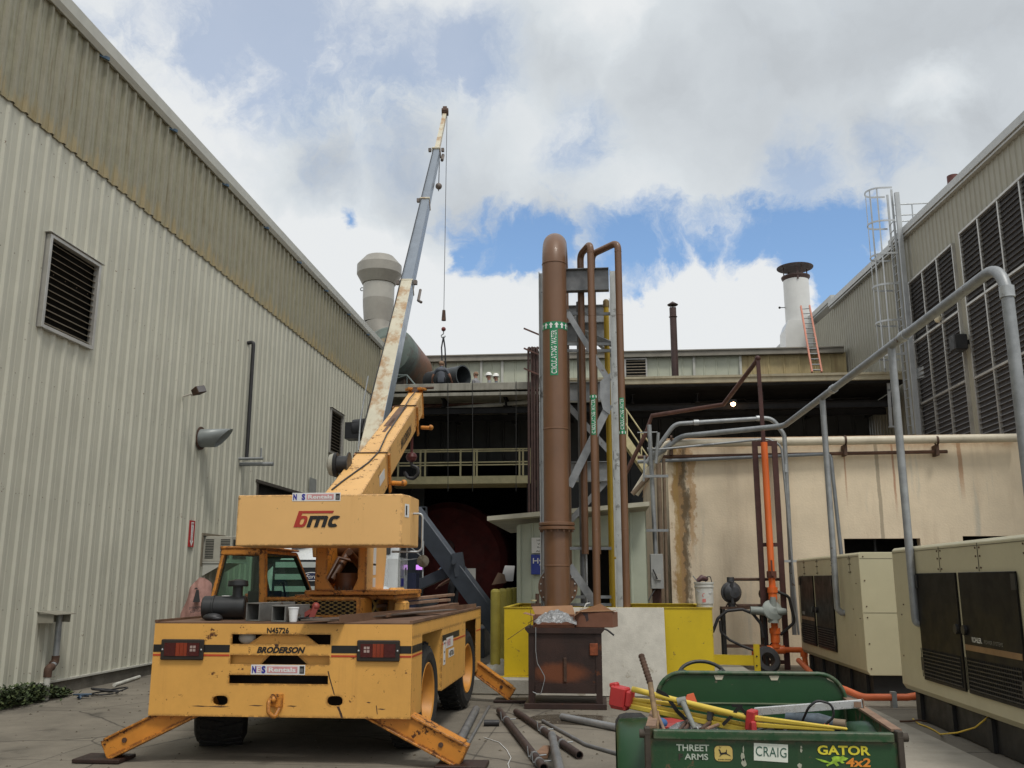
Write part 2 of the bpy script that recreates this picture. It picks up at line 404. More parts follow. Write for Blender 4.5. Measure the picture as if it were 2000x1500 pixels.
m_trim = mat('pale_grey_trim', (.50, .50, .45), .45, var=.06, streak=(.3, .29, .25), streak_amt=.2)
m_curb = mat('dark_stained_curb', (.13, .12, .10), .9, var=.3, vs=3, dirt=.5, bump=.4)
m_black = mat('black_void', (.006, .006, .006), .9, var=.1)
m_lslat = mat('brown_louvre_slat', (.20, .17, .125), .55, var=.2, vs=8, dirt=.4)
m_alu = mat('dull_aluminium', (.48, .47, .44), .4, .5, var=.1, dirt=.3)
wh = thing('warehouse', 'long grey beige ribbed metal warehouse with a stained brown upper band, filling the left side', 'warehouse', (XL, 14, 0))
Y0, Y1 = -6.0, 31.85
holes = [(11.84 + 6, 13.22 + 6, 5.10, 6.49), (26.0 + 6, 27.36 + 6, 5.25, 6.57), (20.55 + 6, 23.9 + 6, .2, 3.80), (17.85 + 6, 19.0 + 6, 1.95, 2.48)]
b = MB(); ribbed(b, (XL, Y0), (0, 1), (1, 0), Y1 - Y0, .20, 8.02, holes=holes); b.k = 1
for zz in (.36, 1.22, 2.75, 4.35, 5.95, 7.7):
    for i in range(0, 124): yy = Y0 + i * .305 + .10; b.box(XL, XL + .006, yy, yy + .013, zz - .006, zz + .008)
b.build('siding', [m_lwall, mat('rusty_screw', (.13, .09, .06), .7)], wh)
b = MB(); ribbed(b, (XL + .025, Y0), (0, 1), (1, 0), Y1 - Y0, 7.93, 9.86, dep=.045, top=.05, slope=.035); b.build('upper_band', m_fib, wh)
b = MB(); b.box(XL - .35, XL, Y0, Y1, 0, .19); b.box(XL, XL + .02, Y0, Y1, 0, .175); b.build('foundation', m_curb, wh)
b = MB(); b.box(XL - .01, XL + .05, Y0, Y1, .178, .205); b.build('base_flashing', m_trim, wh)
b = MB(); b.prism([(0, 9.84), (.10, 9.80), (.155, 9.88), (.17, 10.06), (.13, 10.08), (0, 10.07)], (XL, Y0, 0), (1, 0, 0), (0, 0, 1), (0, Y1 - Y0 + .15, 0))
b.build('eave_trim', m_trim, wh)
b = MB(); b.quad((XL, Y0, 10.06), (XL, Y1, 10.06), (XL - 14, Y1, 11.1), (XL - 14, Y0, 11.1)); b.quad((XL, Y1, .2), (XL - 14, Y1, .2), (XL - 14, Y1, 11.1), (XL, Y1, 10.06)); b.build('roof', m_lwall, wh)
b = MB(); b.box(XL - 3.2, XL - .06, Y0, Y1 - .1, .0, 9.7); b.build('interior', m_black, wh)
def wall_louvre(y0, y1, z0, z1):
    x = XL
    f = MB(); fw = .05
    for a in ((y0 - .01, y0 + fw, z0, z1), (y1 - fw, y1 + .01, z0, z1)): f.box(x - .02, x + .075, *a)
    f.box(x - .02, x + .075, y0 + fw, y1 - fw, z0 - .005, z0 + fw); f.box(x - .02, x + .075, y0 + fw, y1 - fw, z1 - fw, z1 + .005)
    f.box(x - .02, x + .10, y0 - .06, y1 + .06, z1 + .007, z1 + .02)
    fr = f.build('louvre', m_alu, wh, bevel=.004)
    s = MB(); n = 13
    for i in range(n):
        z = z0 + fw + (z1 - z0 - 2 * fw) * (i + .35) / n
        s.beam((x - .02, y0 + fw, z + .03), (x - .02, y1 - fw, z + .03), .11, .008, up=(.62, 0, 1))
    s.build('slat', m_lslat, fr)
    bk = MB(); bk.box(x - .055, x - .05, y0, y1, z0, z1); bk.build('dark_opening', m_black, fr)
wall_louvre(11.85, 13.21, 5.10, 6.49); wall_louvre(26.02, 27.35, 5.25, 6.57)
b = MB()
for yy in (20.55, 23.9): b.box(XL - .3, XL + .05, yy - .04, yy + .04, .2, 3.8)
b.box(XL - .3, XL + .06, 20.45, 24.0, 3.8, 3.87); b.build('door_frame', mat('dark_trim', (.07, .06, .05), .6), wh)
b = MB()
for yy in [Y0 + 1.5 + i * 2.44 for i in range(15)]: b.beam((XL + .05, yy, 9.8), (XL + .14, yy + .16, 9.80), .03, .05)
b.each('gutter_clip', mat('blue_steel', (.05, .10, .16), .5), wh)
# grey patch panel above the doorway
b = MB(); a = P(605, 932, X=XL + .04); c = P(617, 965, X=XL + .04); b.box(XL + .034, XL + .042, a.y, c.y, c.z - .6, a.z); b.build('patch_panel', mat('galv_patch', (.27, .28, .27), .5), wh)

# ================================================================== REAR PLANT BUILDING
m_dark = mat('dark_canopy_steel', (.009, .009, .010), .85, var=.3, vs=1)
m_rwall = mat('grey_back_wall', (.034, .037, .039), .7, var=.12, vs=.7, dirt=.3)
m_fas = mat('stained_fascia', (.29, .28, .235), .6, var=.15, vs=2, streak=(.10, .09, .07), streak_amt=.6, streak_scale=4, dirt=.35)
m_cler = mat('cream_green_panel', (.50, .52, .41), .55, var=.06, vs=1, streak=(.33, .33, .25), streak_amt=.3, dirt=.15)
m_ochre = mat('ochre_stained_panel', (.46, .37, .19), .6, var=.15, vs=1.6, streak=(.22, .13, .05), streak_amt=.6, streak_scale=3)
m_roofedge = mat('brown_grey_eave', (.25, .23, .19), .6, var=.1, dirt=.3)
YF = 31.0
pb = thing('plant_building', 'wide plant building across the back with a deep dark canopy and a pale clerestory above', 'building', (0, YF, 0))
b = MB(); b.box(-7.80, -1.4, YF, YF + .12, 8.05, 8.31); b.box(-7.80, -1.4, YF + .02, YF + 9, 7.86, 7.98); b.build('canopy_edge', m_fas, pb, bevel=.01)
b = MB(); b.box(-1.39, 10.1, YF - .12, YF, 8.13, 8.36); b.box(-1.39, 10.1, YF - .16, YF - .12, 8.30, 8.38); b.build('canopy_edge', mat('olive_fascia', (.34, .31, .22), .6, var=.12, vs=2, dirt=.4, streak=(.2, .15, .08), streak_amt=.4), pb)
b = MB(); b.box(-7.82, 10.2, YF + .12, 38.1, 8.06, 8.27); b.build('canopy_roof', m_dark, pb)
b = MB()
for i in range(9): b.ibeam((-7.6 + i * 2.2, YF + .3, 7.7), (-7.6 + i * 2.2, 37.9, 7.7), .15, .3)
for yy in (YF + .5, 33.0, 35.5): b.ibeam((-7.7, yy, 7.42), (10.1, yy, 7.42), .13, .22)
b.each('roof_beam', m_dark, pb, 3)
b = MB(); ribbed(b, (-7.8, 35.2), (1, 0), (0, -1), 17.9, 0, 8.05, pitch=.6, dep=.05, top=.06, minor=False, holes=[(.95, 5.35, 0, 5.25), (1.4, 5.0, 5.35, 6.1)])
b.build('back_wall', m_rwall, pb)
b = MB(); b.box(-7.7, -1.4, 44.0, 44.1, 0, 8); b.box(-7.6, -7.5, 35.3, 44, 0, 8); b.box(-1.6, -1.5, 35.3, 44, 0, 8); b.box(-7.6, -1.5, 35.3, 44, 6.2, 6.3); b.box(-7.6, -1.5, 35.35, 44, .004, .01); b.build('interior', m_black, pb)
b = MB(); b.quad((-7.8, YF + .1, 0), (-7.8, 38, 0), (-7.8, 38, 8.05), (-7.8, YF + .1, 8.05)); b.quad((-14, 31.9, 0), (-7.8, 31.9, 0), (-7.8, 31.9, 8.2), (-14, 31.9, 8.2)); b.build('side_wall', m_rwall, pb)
b = MB(); ribbed(b, (-7.9, 38.0), (1, 0), (0, -1), 11.9, 8.25, 10.8, pitch=.5, dep=.03, top=.03, minor=False); ribbed(b, (4.0, 38.0), (1, 0), (0, -1), 1.9, 8.25, 10.8, pitch=.5, dep=.03, top=.03, minor=False)
b.build('clerestory_wall', m_cler, pb)
b = MB(); ribbed(b, (5.9, 38.0), (1, 0), (0, -1), 4.3, 8.25, 10.8, pitch=.62, dep=.04, top=.05, minor=False); b.build('clerestory_wall', m_ochre, pb)
b = MB(); b.box(-8, 10.1, 37.75, 38.2, 10.74, 10.95); b.prism([(37.7, 10.95), (37.7, 11.0), (46, 11.5), (46, 11.4)], (-8, 0, 0), (0, 1, 0), (0, 0, 1), (18.1, 0, 0)); b.build('roof', m_roofedge, pb)
f = MB(); f.box(1.15, 2.1, 37.9, 37.96, 9.6, 10.72); fr = f.build('vent_louvre', m_alu, pb)
f = MB(); f.box(1.22, 2.03, 37.88, 37.9, 9.65, 10.66); f.build('dark_opening', m_black, fr)
f = MB()
for i in range(8): f.beam((1.22, 37.86, 9.72 + i * .125), (2.03, 37.86, 9.72 + i * .125), .09, .006, up=(0, -.8, 1))
f.build('slat', m_lslat, fr)
b = MB()
for x in (-4.95, -4.05, 3.98, 5.88): b.box(x, x + .10, 37.90, 37.97, 8.3, 10.74)
b.each('panel_trim', m_trim, pb)
# hanging bright duct edge, brown pipe run and other lines under the canopy
b = MB(); b.tube([P(838, 803, Y=32), P(900, 796, Y=32), P(1032, 785, Y=32)], .075, 8); b.build('white_pipe', mat('off_white_pipe', (.5, .5, .46), .5, dirt=.3), pb)
m_rpipe = mat('rusty_dark_pipe', (.09, .04, .03), .7, var=.3, vs=5)
b = MB(); b.tube([P(765, 795, Y=32.4), P(1032, 783, Y=32.4)], .06, 8); b.tube([P(765, 805, Y=32.6), P(1032, 776, Y=32.6)], .03, 8); b.each('rusty_pipe', m_rpipe, pb, 2)
m_wire = mat('dark_wire', (.03, .03, .03), .6)
b = MB()
for u, v0, v1 in ((875, 746, 960), (923, 745, 960), (1008, 745, 960), (977, 760, 790)): b.tube([P(u, v0, Y=30.95), P(u, v1, Y=30.95)], .012, 5)
b.each('hanging_cable', m_wire, pb, 2)
b = MB(); m_cond = mat('grey_conduit', (.26, .27, .27), .45, .5, var=.12, vs=6, dirt=.25)
b.bend([P(1250, 795, Y=33), P(1455, 778, Y=33), P(1458, 783, Y=33), P(1700, 777, Y=33)], .035, .1, 8); b.bend([P(1235, 768, Y=33), P(1465, 757, Y=33)], .03, .1, 8); b.each('ceiling_conduit', m_dark, pb, 2)
lf = MB(); lp = P(1431, 786, Y=31.22); lf.lathe([(.0, .1), (.12, .1), (.16, 0), (.05, -.02)], lp, (0, -.3, 1)); lfo = lf.build('lamp_housing', m_dark, pb)
lf = MB(); lf.sphere(lp + V((0, -.08, -.06)), .085, 12, 8); lf.build('bulb', mat('lit_bulb', (1.0, .62, .34), .5, emit=14), lfo)

# mezzanine walkway
m_cream = mat('cream_yellow_steel', (.52, .47, .27), .55, var=.12, vs=4, dirt=.3)
mz = thing('walkway', 'cream yellow raised walkway with railings under the dark canopy', 'walkway', (-4.5, 33, 5.0))
b = MB(); b.box(-7.7, -2.35, 33.0, 34.6, 5.02, 5.30); b.build('deck', m_cream, mz, bevel=.01)
b = MB()
for x in (-7.3, -6.48, -6.30, -5.0, -4.50, -4.40, -2.85, -2.72, -2.45): b.box(x - .03, x + .03, 33.0, 33.06, 5.3, 6.28)
b.each('railing_post', m_cream, mz)
b = MB()
for z in (5.80, 5.70, 6.27, 6.20): b.box(-7.7, -2.4, 32.985, 33.0, z - .025, z + .02)
b.each('rail', m_cream, mz)
b = MB()
for x in (-7.6, -2.5): b.box(x - .1, x + .1, 33.2, 33.4, 0, 5.02)
b.each('support_column', m_dark, mz)
# stairs behind the pipe tower
st = thing('staircase', 'cream yellow steel stair descending behind the brown pipes', 'staircase', (1.5, 26, 0))
a1, a2 = P(1232, 872, Y=26), P(1275, 935, Y=26)
b = MB(); dd = (a2 - a1)
for k in (0, .65): b.beam(a1 - dd * .8 + V((0, k, 0)), a2 + dd * .8 + V((0, k, 0)), .04, .20)
b.each('stringer', m_cream, st)
b = MB()
for i in range(13):
    p = a1 - dd * .8 + dd * 2.6 * i / 12; b.box(p.x - .12, p.x + .12, p.y, p.y + .65, p.z - .01, p.z + .01)
b.each('tread', m_cream, st)
b = MB()
for h in (.45, .9): b.tube([a1 - dd * .8 + V((0, 0, h)), a2 + dd * .8 + V((0, 0, h))], .022, 6)
for i in range(5):
    p = a1 - dd * .8 + dd * 2.6 * i / 4; b.tube([p, p + V((0, 0, .9))], .02, 6)
b.each('handrail', m_cream, st, 2)

# ================================================================== RIGHT BUILDING
TW = math.tan(R(1.2)); DR = (-math.sin(R(1.2)), math.cos(R(1.2))); NR = (-DR[1], DR[0])
def PW(u, v, off=0.0):
    r = ray(u, v); X0 = 10.3 - off; t = (X0 + TW * 31) / (r.x + TW * r.y); return V((r.x * t, r.y * t, EYE + r.z * t))
m_tan = mat('tan_siding', (.30, .285, .225), .55, var=.05, vs=.8, streak=(.27, .25, .18), streak_amt=.2, dirt=.1)
m_rtrim = mat('right_roof_trim', (.42, .43, .42), .4, var=.05)
rb = thing('tall_metal_building', 'tall tan ribbed metal building on the right with a sloping roofline and big louvre panels', 'building', (10.5, 28, 0))
e1, e0 = PW(1745.4, 471.3), PW(1999.3, 231.8)
slope = (e1.z - e0.z) / (e1.y - e0.y)
def s_of(p): return (V((p.x, p.y)) - V((10.3 - TW * (31 - 31), 31))).dot(V(DR))
ztop = lambda s: e1.z + slope * ((31 + s * DR[1]) - e1.y)
# panel B from y=31 down towards the camera (start at its near end y=12)
sB0 = -19.0; pB0 = (10.3 + DR[0] * sB0, 31 + DR[1] * sB0)
b = MB(); ribbed(b, pB0, DR, NR, 18.9, 2.0, 12, ztop=lambda s: ztop(s + sB0) - .28, minor=False, dep=.03, top=.035); b.build('siding', m_tan, rb)
sA = (10.42 + 0, 31)
b = MB(); ribbed(b, (10.46 + DR[0] * .05, 31.0), DR, NR, 25, 2.0, 12, ztop=lambda s: ztop(s) - .30, minor=False, dep=.03, top=.035); b.build('siding', m_tan, rb)
def rake(off, s0, s1, dz, name):
    b = MB(); o0 = V((10.3 + off + DR[0] * s0, 31 + DR[1] * s0, 0)); o1 = V((10.3 + off + DR[0] * s1, 31 + DR[1] * s1, 0)); n = V((*NR, 0))
    for d1, d2, za, zb in ((0.0, .20, -.22, -.0), (0, .15, -.30, -.235)):
        vs = []
        for o, s in ((o0, s0), (o1, s1)):
            z = ztop(s) + dz
            vs += [o + n * d1 + V((0,0,z + za)), o + n * d2 + V((0,0,z + za)), o + n * d2 + V((0,0,z + zb)), o - n * .3 + V((0,0,z + zb))]
        b.add(vs, [(0,1,2,3),(4,7,6,5),(0,4,5,1),(1,5,6,2),(2,6,7,3),(3,7,4,0)])
    return b.build(name, m_rtrim, rb)
rake(0, -19, .2, 0, 'rake_trim'); rake(.14, .4, 8.6, 0, 'rake_trim'); rake(.3, 8.7, 25, .35, 'rake_trim')
b = MB(); b.quad((10.5, 12, ztop(-19) - .05), (10.0, 56, ztop(25) - .05), (30, 56, ztop(25) - .05), (30, 12, ztop(-19) - .05)); b.build('roof', m_rtrim, rb)
b = MB(); b.box(10.15, 10.34, 30.85, 31.15, 2, ztop(0) - .3); b.build('corner_trim', m_tan, rb)
m_slat2 = mat('dark_louvre_blade', (.20, .20, .205), .45, .2, var=.15, vs=6, dirt=.3)
def louvre_bank(tl, tr, zs, cols):
    """tl,tr photo pixels of the top corners on the wall; zs = list of heights of the cross bars"""
    A, B = PW(*tl), PW(*tr); sa, sb = s_of(A), s_of(B); ztA, ztB = A.z, B.z
    zt = (ztA + ztB) / 2; s0, s1 = min(sa, sb), max(sa, sb)
    def pt(s, d, z): return V((10.3 + DR[0] * s + NR[0] * d, 31 + DR[1] * s + NR[1] * d, z))
    f = MB(); zb = zs[-1]
    xs = [s0 + (s1 - s0) * i / cols for i in range(cols + 1)]
    for i, s in enumerate(xs): f.beam(pt(s, .07, zb), pt(s, .07, zt), .07 if 0 < i < cols else .06, .10, up=(NR[0], NR[1], 0))
    for z in [zt] + zs: f.beam(pt(s0, .075, z), pt(s1, .075, z), .11, .06)
    fr = f.build('louvre', m_alu, rb)
    k = MB(); k.beam(pt((s0 + s1) / 2, .045, zb), pt((s0 + s1) / 2, .045, zt), s1 - s0, .006, up=(NR[0], NR[1], 0)); k.build('dark_opening', mat('louvre_void', (.06, .06, .065), .8), fr)
    s = MB(); z = zt - .09
    while z > zb + .05:
        s.beam(pt(s0 + .03, .075, z), pt(s1 - .03, .075, z), .09, .007, up=(NR[0] * .75, NR[1] * .75, 1)); z -= .145
    s.build('slat', m_slat2, fr)
    return zt, s0, s1
print('PWa', PW(1781, 553), PW(1866, 477), PW(1791, 669), PW(1877, 611), PW(1806, 845), PW(1831, 776)); print('PWb', PW(1881, 460), PW(1996, 352), PW(1896, 595), PW(2000, 526), PW(1911, 739), PW(1970, 709), PW(1925, 845))
za = [(PW(1791, 669).z + PW(1877, 611).z) / 2, PW(1831, 776).z, PW(1810, 900).z]
louvre_bank((1781, 553), (1866, 477), za, 3)
zb_ = [(PW(1896, 595).z + PW(2000, 526).z) / 2, PW(1911, 739).z, PW(1925, 900).z]
A_, B_ = PW(1881, 460), PW(1955, 391)
louvre_bank((1881, 460), (2045, 303), zb_, 4)
# wall lamps
for (u, v, nm, lb) in ((1889, 668, 'wall_lamp', 'black box floodlight on the wall strip between the two big louvre banks'), (1838, 622, 'wall_lamp', 'small pale lamp in the middle of the left louvre bank')):
    p = PW(u, v, .1); t = thing(nm, lb, 'lamp', p)
    if u == 1889:
        b = MB(); b.box(p.x - .42, p.x - .05, p.y - .2, p.y + .2, p.z - .25, p.z + .2); b.build('housing', mat('black_fixture', (.02, .02, .02), .5), t, bevel=.03)
        b = MB(); b.box(p.x - .05, p.x + .2, p.y - .05, p.y + .05, p.z - .06, p.z + .06); b.build('bracket', mat('black_fixture', (0, 0, 0)), t)
    else:
        b = MB(); b.sphere(p + V((-.1, 0, 0)), .13, 12, 8, (.8, .8, 1)); b.build('globe', mat('cream_globe', (.6, .55, .4), .4), t)
        b = MB(); b.tube([p + V((-.1, 0, -.1)), p + V((.05, 0, -.18))], .03, 6); b.build('bracket', m_alu, t)
# brown flue above right roof
p = P(1861, 345, Y=27); b = MB(); b.tube([(p.x, p.y, 12.3), (p.x, p.y, p.z + .02)], .17, 16); tag(b.build('flue', mat('red_brown_flue', (.10, .03, .025), .6, var=.2)), 'short red brown flue rising above the right building roof', 'flue')

# small wall junk on right section: dark notches
# ================================================================== BEIGE CONCRETE BUILDING
def stucco(N, L, pos, c, mix, rng, noise, stretched):
    # rain streaks of rust and grey that start at fixed places on the wall, each with its own width and length
    sep = N.new('ShaderNodeSeparateXYZ'); L.new(pos, sep.inputs[0])
    def m(op, a, b_, cl=False):
        n = N.new('ShaderNodeMath'); n.operation = op; n.use_clamp = cl
        for i, x in enumerate((a, b_)):
            if isinstance(x, bpy.types.NodeSocket): L.new(x, n.inputs[i])
            else: n.inputs[i].default_value = x
        return n.outputs[0]
    wn = m('SUBTRACT', noise(stretched(3.0, .8), 1.0, 8, .7), .5); Z = sep.outputs['Z']
    c = mix(rng(noise(stretched(2.2, .12), 1.0, 8, .7), .46, .70, 0, .55), c, (.52, .41, .29))
    c = mix(rng(noise(stretched(3.5, .10), 1.0, 6, .6), .54, .70, 0, .55), c, (.42, .42, .37))
    c = mix(rng(noise(stretched(7, .05), 1.0, 7, .8), .60, .74, 0, .45), c, (.42, .27, .16))
    brk = noise(stretched(12, .15), 1.0, 8, .8); bk2 = noise(stretched(7, .30), 1.0, 9, .72)
    for x0, w, zt, zb, col, am in ((1.62, .26, 4.2, 0, (.30, .16, .045), .85), (1.74, .14, 4.2, 0, (.10, .075, .045), .75), (1.86, .12, 4.2, 1.8, (.40, .20, .05), .6), (1.55, .07, 4.2, .2, (.42, .27, .08), .7),
                                   (4.92, .022, 4.1, 2.9, (.33, .10, .03), .8), (5.86, .03, 4.1, 2.7, (.33, .10, .03), .9), (7.15, .06, 4.1, 3.0, (.34, .14, .05), .9), (3.45, .10, 4.1, 2.5, (.36, .22, .13), .6), (5.55, .05, 4.1, .5, (.12, .10, .07), .75), (3.2, .05, 3.4, 2.2, (.15, .13, .10), .7)):
        X = m('ADD', sep.outputs['X'], m('MULTIPLY', wn, .60 if w > .1 else w * 1.2)); d = m('ABSOLUTE', m('SUBTRACT', X, x0), 0)
        q = m('SUBTRACT', 1.0, m('DIVIDE', d, w), True)
        q = rng(m('MULTIPLY', q, m('ADD', brk, .35)), .12, .42) if w < .1 else rng(m('MULTIPLY', q, m('SUBTRACT', m('MULTIPLY', bk2, 2.6), .55)), .18, .55)
        q = m('MULTIPLY', q, rng(Z, zb, zb + .8)); c = mix(m('MULTIPLY', q, am if w > .1 else am * .7), c, col)
    c = mix(rng(m('ADD', Z, m('MULTIPLY', noise(pos, 2.5, 7, .7), .6)), 4.45, 4.75, 0, .8), c, (.50, .29, .15))
    c = mix(rng(noise(pos, 30, 6, .8), .68, .72, 0, .8), c, (.13, .09, .06))
    return c
m_beige = mat('stained_beige_stucco', (.75, .635, .47), .85, var=.08, vs=1, extra=stucco, bump=.3, bscale=25)
YB = 19.0
cb = thing('concrete_building', 'low beige stucco building with rust streaks and pipes along its top', 'building', (5, YB, 0))
b = MB(); 
xs0, xs1 = 1.40, 10.6; o1 = (4.35, 6.47, 2.1); 
w1 = P(1648, 1052, Y=YB); w2 = P(1797, 1050, Y=YB); w3 = P(1880, 1047, Y=YB)
cuts = [(w1.x, w2.x, 1.1, w1.z), (w3.x, w3.x + 1.5, 1.1, w3.z)]
xa = xs0
for c in cuts:
    b.quad((xa, YB, 0), (c[0], YB, 0), (c[0], YB, 4.46), (xa, YB, 4.46)); b.quad((c[0], YB, 0), (c[1], YB, 0), (c[1], YB, c[2]), (c[0], YB, c[2])); b.quad((c[0], YB, c[3]), (c[1], YB, c[3]), (c[1], YB, 4.46), (c[0], YB, 4.46))
    for x in c[:2]: b.quad((x, YB, c[2]), (x, YB + .2, c[2]), (x, YB + .2, c[3]), (x, YB, c[3]))
    b.quad((c[0], YB, c[3]), (c[1], YB, c[3]), (c[1], YB + .2, c[3]), (c[0], YB + .2, c[3]))
    xa = c[1]
b.quad((xa, YB, 0), (xs1, YB, 0), (xs1, YB, 4.46), (xa, YB, 4.46))
b.quad((xs0, YB, 0), (xs0, YB, 4.46), (xs0, YB + 11, 4.46), (xs0, YB + 11, 0)); b.quad((xs0, YB, 4.46), (xs1, YB, 4.46), (xs1, YB + .2, 4.46), (xs0, YB + .2, 4.46)); b.quad((xs0, YB + .2, 4.3), (xs1, YB + .2, 4.3), (xs1, YB + 12, 4.3), (xs0, YB + 12, 4.3))
b.quad((xs0, YB + .2, 4.3), (xs1, YB + .2, 4.3), (xs1, YB + .2, 4.46), (xs0, YB + .2, 4.46))
b.build('wall', m_beige, cb)
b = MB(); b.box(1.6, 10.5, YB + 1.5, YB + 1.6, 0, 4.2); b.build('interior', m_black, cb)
b = MB()
for c in cuts: b.box(c[0], c[1], YB + .1, YB + .13, c[2] + .05, c[2] + .1); b.box(c[0] + .6, c[0] + .64, YB + .1, YB + .13, c[2], c[3])
b.each('window_frame', m_dark, cb, 2)

# ================================================================== PALE GREEN SHED
m_shed = mat('pale_green_siding', (.44, .48, .39), .55, var=.06, vs=1.2, streak=(.22, .24, .18), streak_amt=.35, streak_scale=3, dirt=.2)
YS = 17.3
sh = thing('shed', 'small pale green metal shed with a sloping roof behind the brown pipe tower', 'shed', (0, YS, 0))
w1 = P(1122, 1068, Y=YS); w2 = P(1198, 1185, Y=YS); L0 = P(1012, 1100, Y=YS).x; XSR = P(1264, 1100, Y=YS).x
b = MB(); ribbed(b, (L0, YS), (1, 0), (0, -1), XSR - L0, 0, 3.0, pitch=.3, dep=.02, top=.02, slope=.015, minor=False, holes=[(w1.x - L0, w2.x - L0, .9, w1.z)], ztop=lambda s: 2.62 + .1 * s)
ribbed(b, (L0, YS), (0, 1), (-1, 0), 4, 0, 2.6, pitch=.3, dep=.02, top=.02, minor=False); b.build('siding', m_shed, sh)
b = MB(); b.box(L0 - .02, L0 + .05, YS - .05, YS - .022, 0, 2.6); b.box(w1.x - .12, w1.x - .01, YS - .04, YS - .02, .9, w1.z + .02); b.box(w1.x - .12, w2.x + .05, YS - .045, YS - .022, w1.z + .02, w1.z + .1); b.each('trim', m_shed, sh)
b = MB(); a = P(952, 1012, Y=16.9); c = P(1268, 983, Y=16.9); b.prism([(a.x, a.z - .05), (c.x, c.z - .05), (c.x, c.z + .03), (a.x, a.z + .03)], (0, 16.85, 0), (1, 0, 0), (0, 0, 1), (0, 4.5, 0)); b.build('roof', mat('cream_roof_edge', (.52, .50, .40), .6, dirt=.3), sh)
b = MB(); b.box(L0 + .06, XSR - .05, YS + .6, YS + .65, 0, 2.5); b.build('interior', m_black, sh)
m_wsign = mat('white_sign', (.74, .75, .74), .4, var=.03); m_ink = mat('black_ink', (.02, .02, .02), .6); m_bsign = mat('blue_sign', (.02, .045, .30), .4, var=.05)
s1, s2 = P(1038, 1050, Y=YS - .06), P(1076, 1080, Y=YS - .06)
t = thing('wall_sign', 'white paper sign with small black writing on the shed wall above the blue sign', 'sign', ((s1.x + s2.x) / 2, YS - .06, s2.z))
b = MB(); b.box(s1.x, s2.x, YS - .05, YS - .04, s2.z, s1.z); b.build('board', m_wsign, t)
b = MB()
for i, (tx, w) in enumerate((('HIGH', .16), ('Vol', .1), ('Req', .1), ('Acces', .15))): b.text(tx, ((s1.x + s2.x) / 2 - (.0 if i == 0 else .02), YS - .053, s1.z - .05 - i * .065), (1, 0, 0), (0, 0, 1), w, .035)
b.build('lettering', m_ink, t)
s1, s2 = P(1037, 1083, Y=YS - .06), P(1090, 1122, Y=YS - .06)
t = thing('wall_sign', 'blue sign with white lettering on the shed wall, half hidden by the steel column', 'sign', ((s1.x + s2.x) / 2, YS - .06, s2.z))
b = MB(); b.box(s1.x, s2.x, YS - .05, YS - .04, s2.z, s1.z); b.build('board', m_bsign, t, bevel=.004)
b = MB(); b.text('Hy', (s1.x + .13, YS - .053, s1.z - .13), (1, 0, 0), (0, 0, 1), .19, .13, bold=.01); b.text('R', (s1.x + .33, YS - .053, s1.z - .29), (1, 0, 0), (0, 0, 1), .09, .09, bold=.01); b.build('lettering', m_wsign, t)
# ================================================================== THINGS ON THE LEFT WALL
m_galv = mat('galvanised_steel', (.42, .44, .45), .42, .45, var=.14, vs=9, dirt=.2, spots=(.30, .31, .31), spot_amt=.25, spot_scale=14)
m_galvd = mat('dull_galvanised', (.30, .315, .325), .5, .4, var=.15, vs=7, dirt=.3, spots=(.14, .08, .05), spot_amt=.05)
m_rusty = mat('rusted_fitting', (.075, .04, .025), .8, var=.35, vs=9, bump=.3)
p = P(357, 775, X=XL + .03)
t = thing('floodlight', 'small rusty floodlight on a short arm high on the ribbed warehouse wall', 'floodlight', p)
b = MB(); b.tube([p, p + V((.08, -.02, .02)), p + V((.19, -.03, .05))], .016, 8); b.sphere(p + V((.20, -.03, .03)), .03, 8, 6); b.build('arm', mat('pale_bracket', (.5, .47, .42), .5), t)
b = MB(); h = p + V((.33, -.06, .09)); b.beam(h + V((-.08, .03, -.02)), h + V((.07, -.04, .035)), .18, .12, up=(-.3, -.2, 1), w2=.23, h2=.14); b.build('lamp_head', m_rusty, t, bevel=.01)
b = MB(); b.beam(h + V((.07, -.04, .035)), h + V((.078, -.044, .038)), .20, .12, up=(-.3, -.2, 1)); b.build('glass', mat('grey_lens', (.12, .11, .11), .2), t)
p = P(392, 856, X=XL + .03); t = thing('vent_pipe', 'grey round vent pipe with a slanted open mouth sticking out of the warehouse wall', 'vent', p)
r = .18; n = 28; vs = []; vi = []
for k, rr in ((0, r), (1, r), (1, r - .012), (0, r - .012)):
    for j in range(n):
        a = 2 * math.pi * j / n; y, z = math.cos(a) * rr, math.sin(a) * rr
        x = 0 if k == 0 else .47 + z * .95 - y * .1
        vs.append(p + V((x, y, z)))
b = MB(); fs = []
for q in range(3):
    for j in range(n): fs.append((q * n + j, q * n + (j + 1) % n, (q + 1) * n + (j + 1) % n, (q + 1) * n + j))
b.add(vs, fs, True); b.build('pipe', mat('blue_grey_duct', (.25, .275, .275), .45, .2, dirt=.35, var=.12), t)
b = MB(); b.lathe([(.17, .04), (0, .04)], p, (1, 0, 0)); b.build('dark_inside', m_black, t)
b = MB(); b.lathe([(.23, .0), (.23, .012), (.18, .012)], p + V((-.0, 0, 0)), (1, 0, 0)); b.build('flange', m_rusty, t)
m_blk = mat('black_iron_pipe', (.022, .022, .024), .5, var=.2, vs=6)
a, c = P(497, 668, X=XL + .16), P(478, 897, X=XL + .16)
t = thing('vent_line', 'thin black pipe running up the warehouse wall above two grey pipe stubs', 'pipe', (c.x, c.y, c.z))
b = MB(); b.bend([(XL, a.y, a.z - .02), (XL + .14, a.y, a.z), (XL + .14, a.y, c.z)], .042, .06, 10); b.build('pipe', m_blk, t)
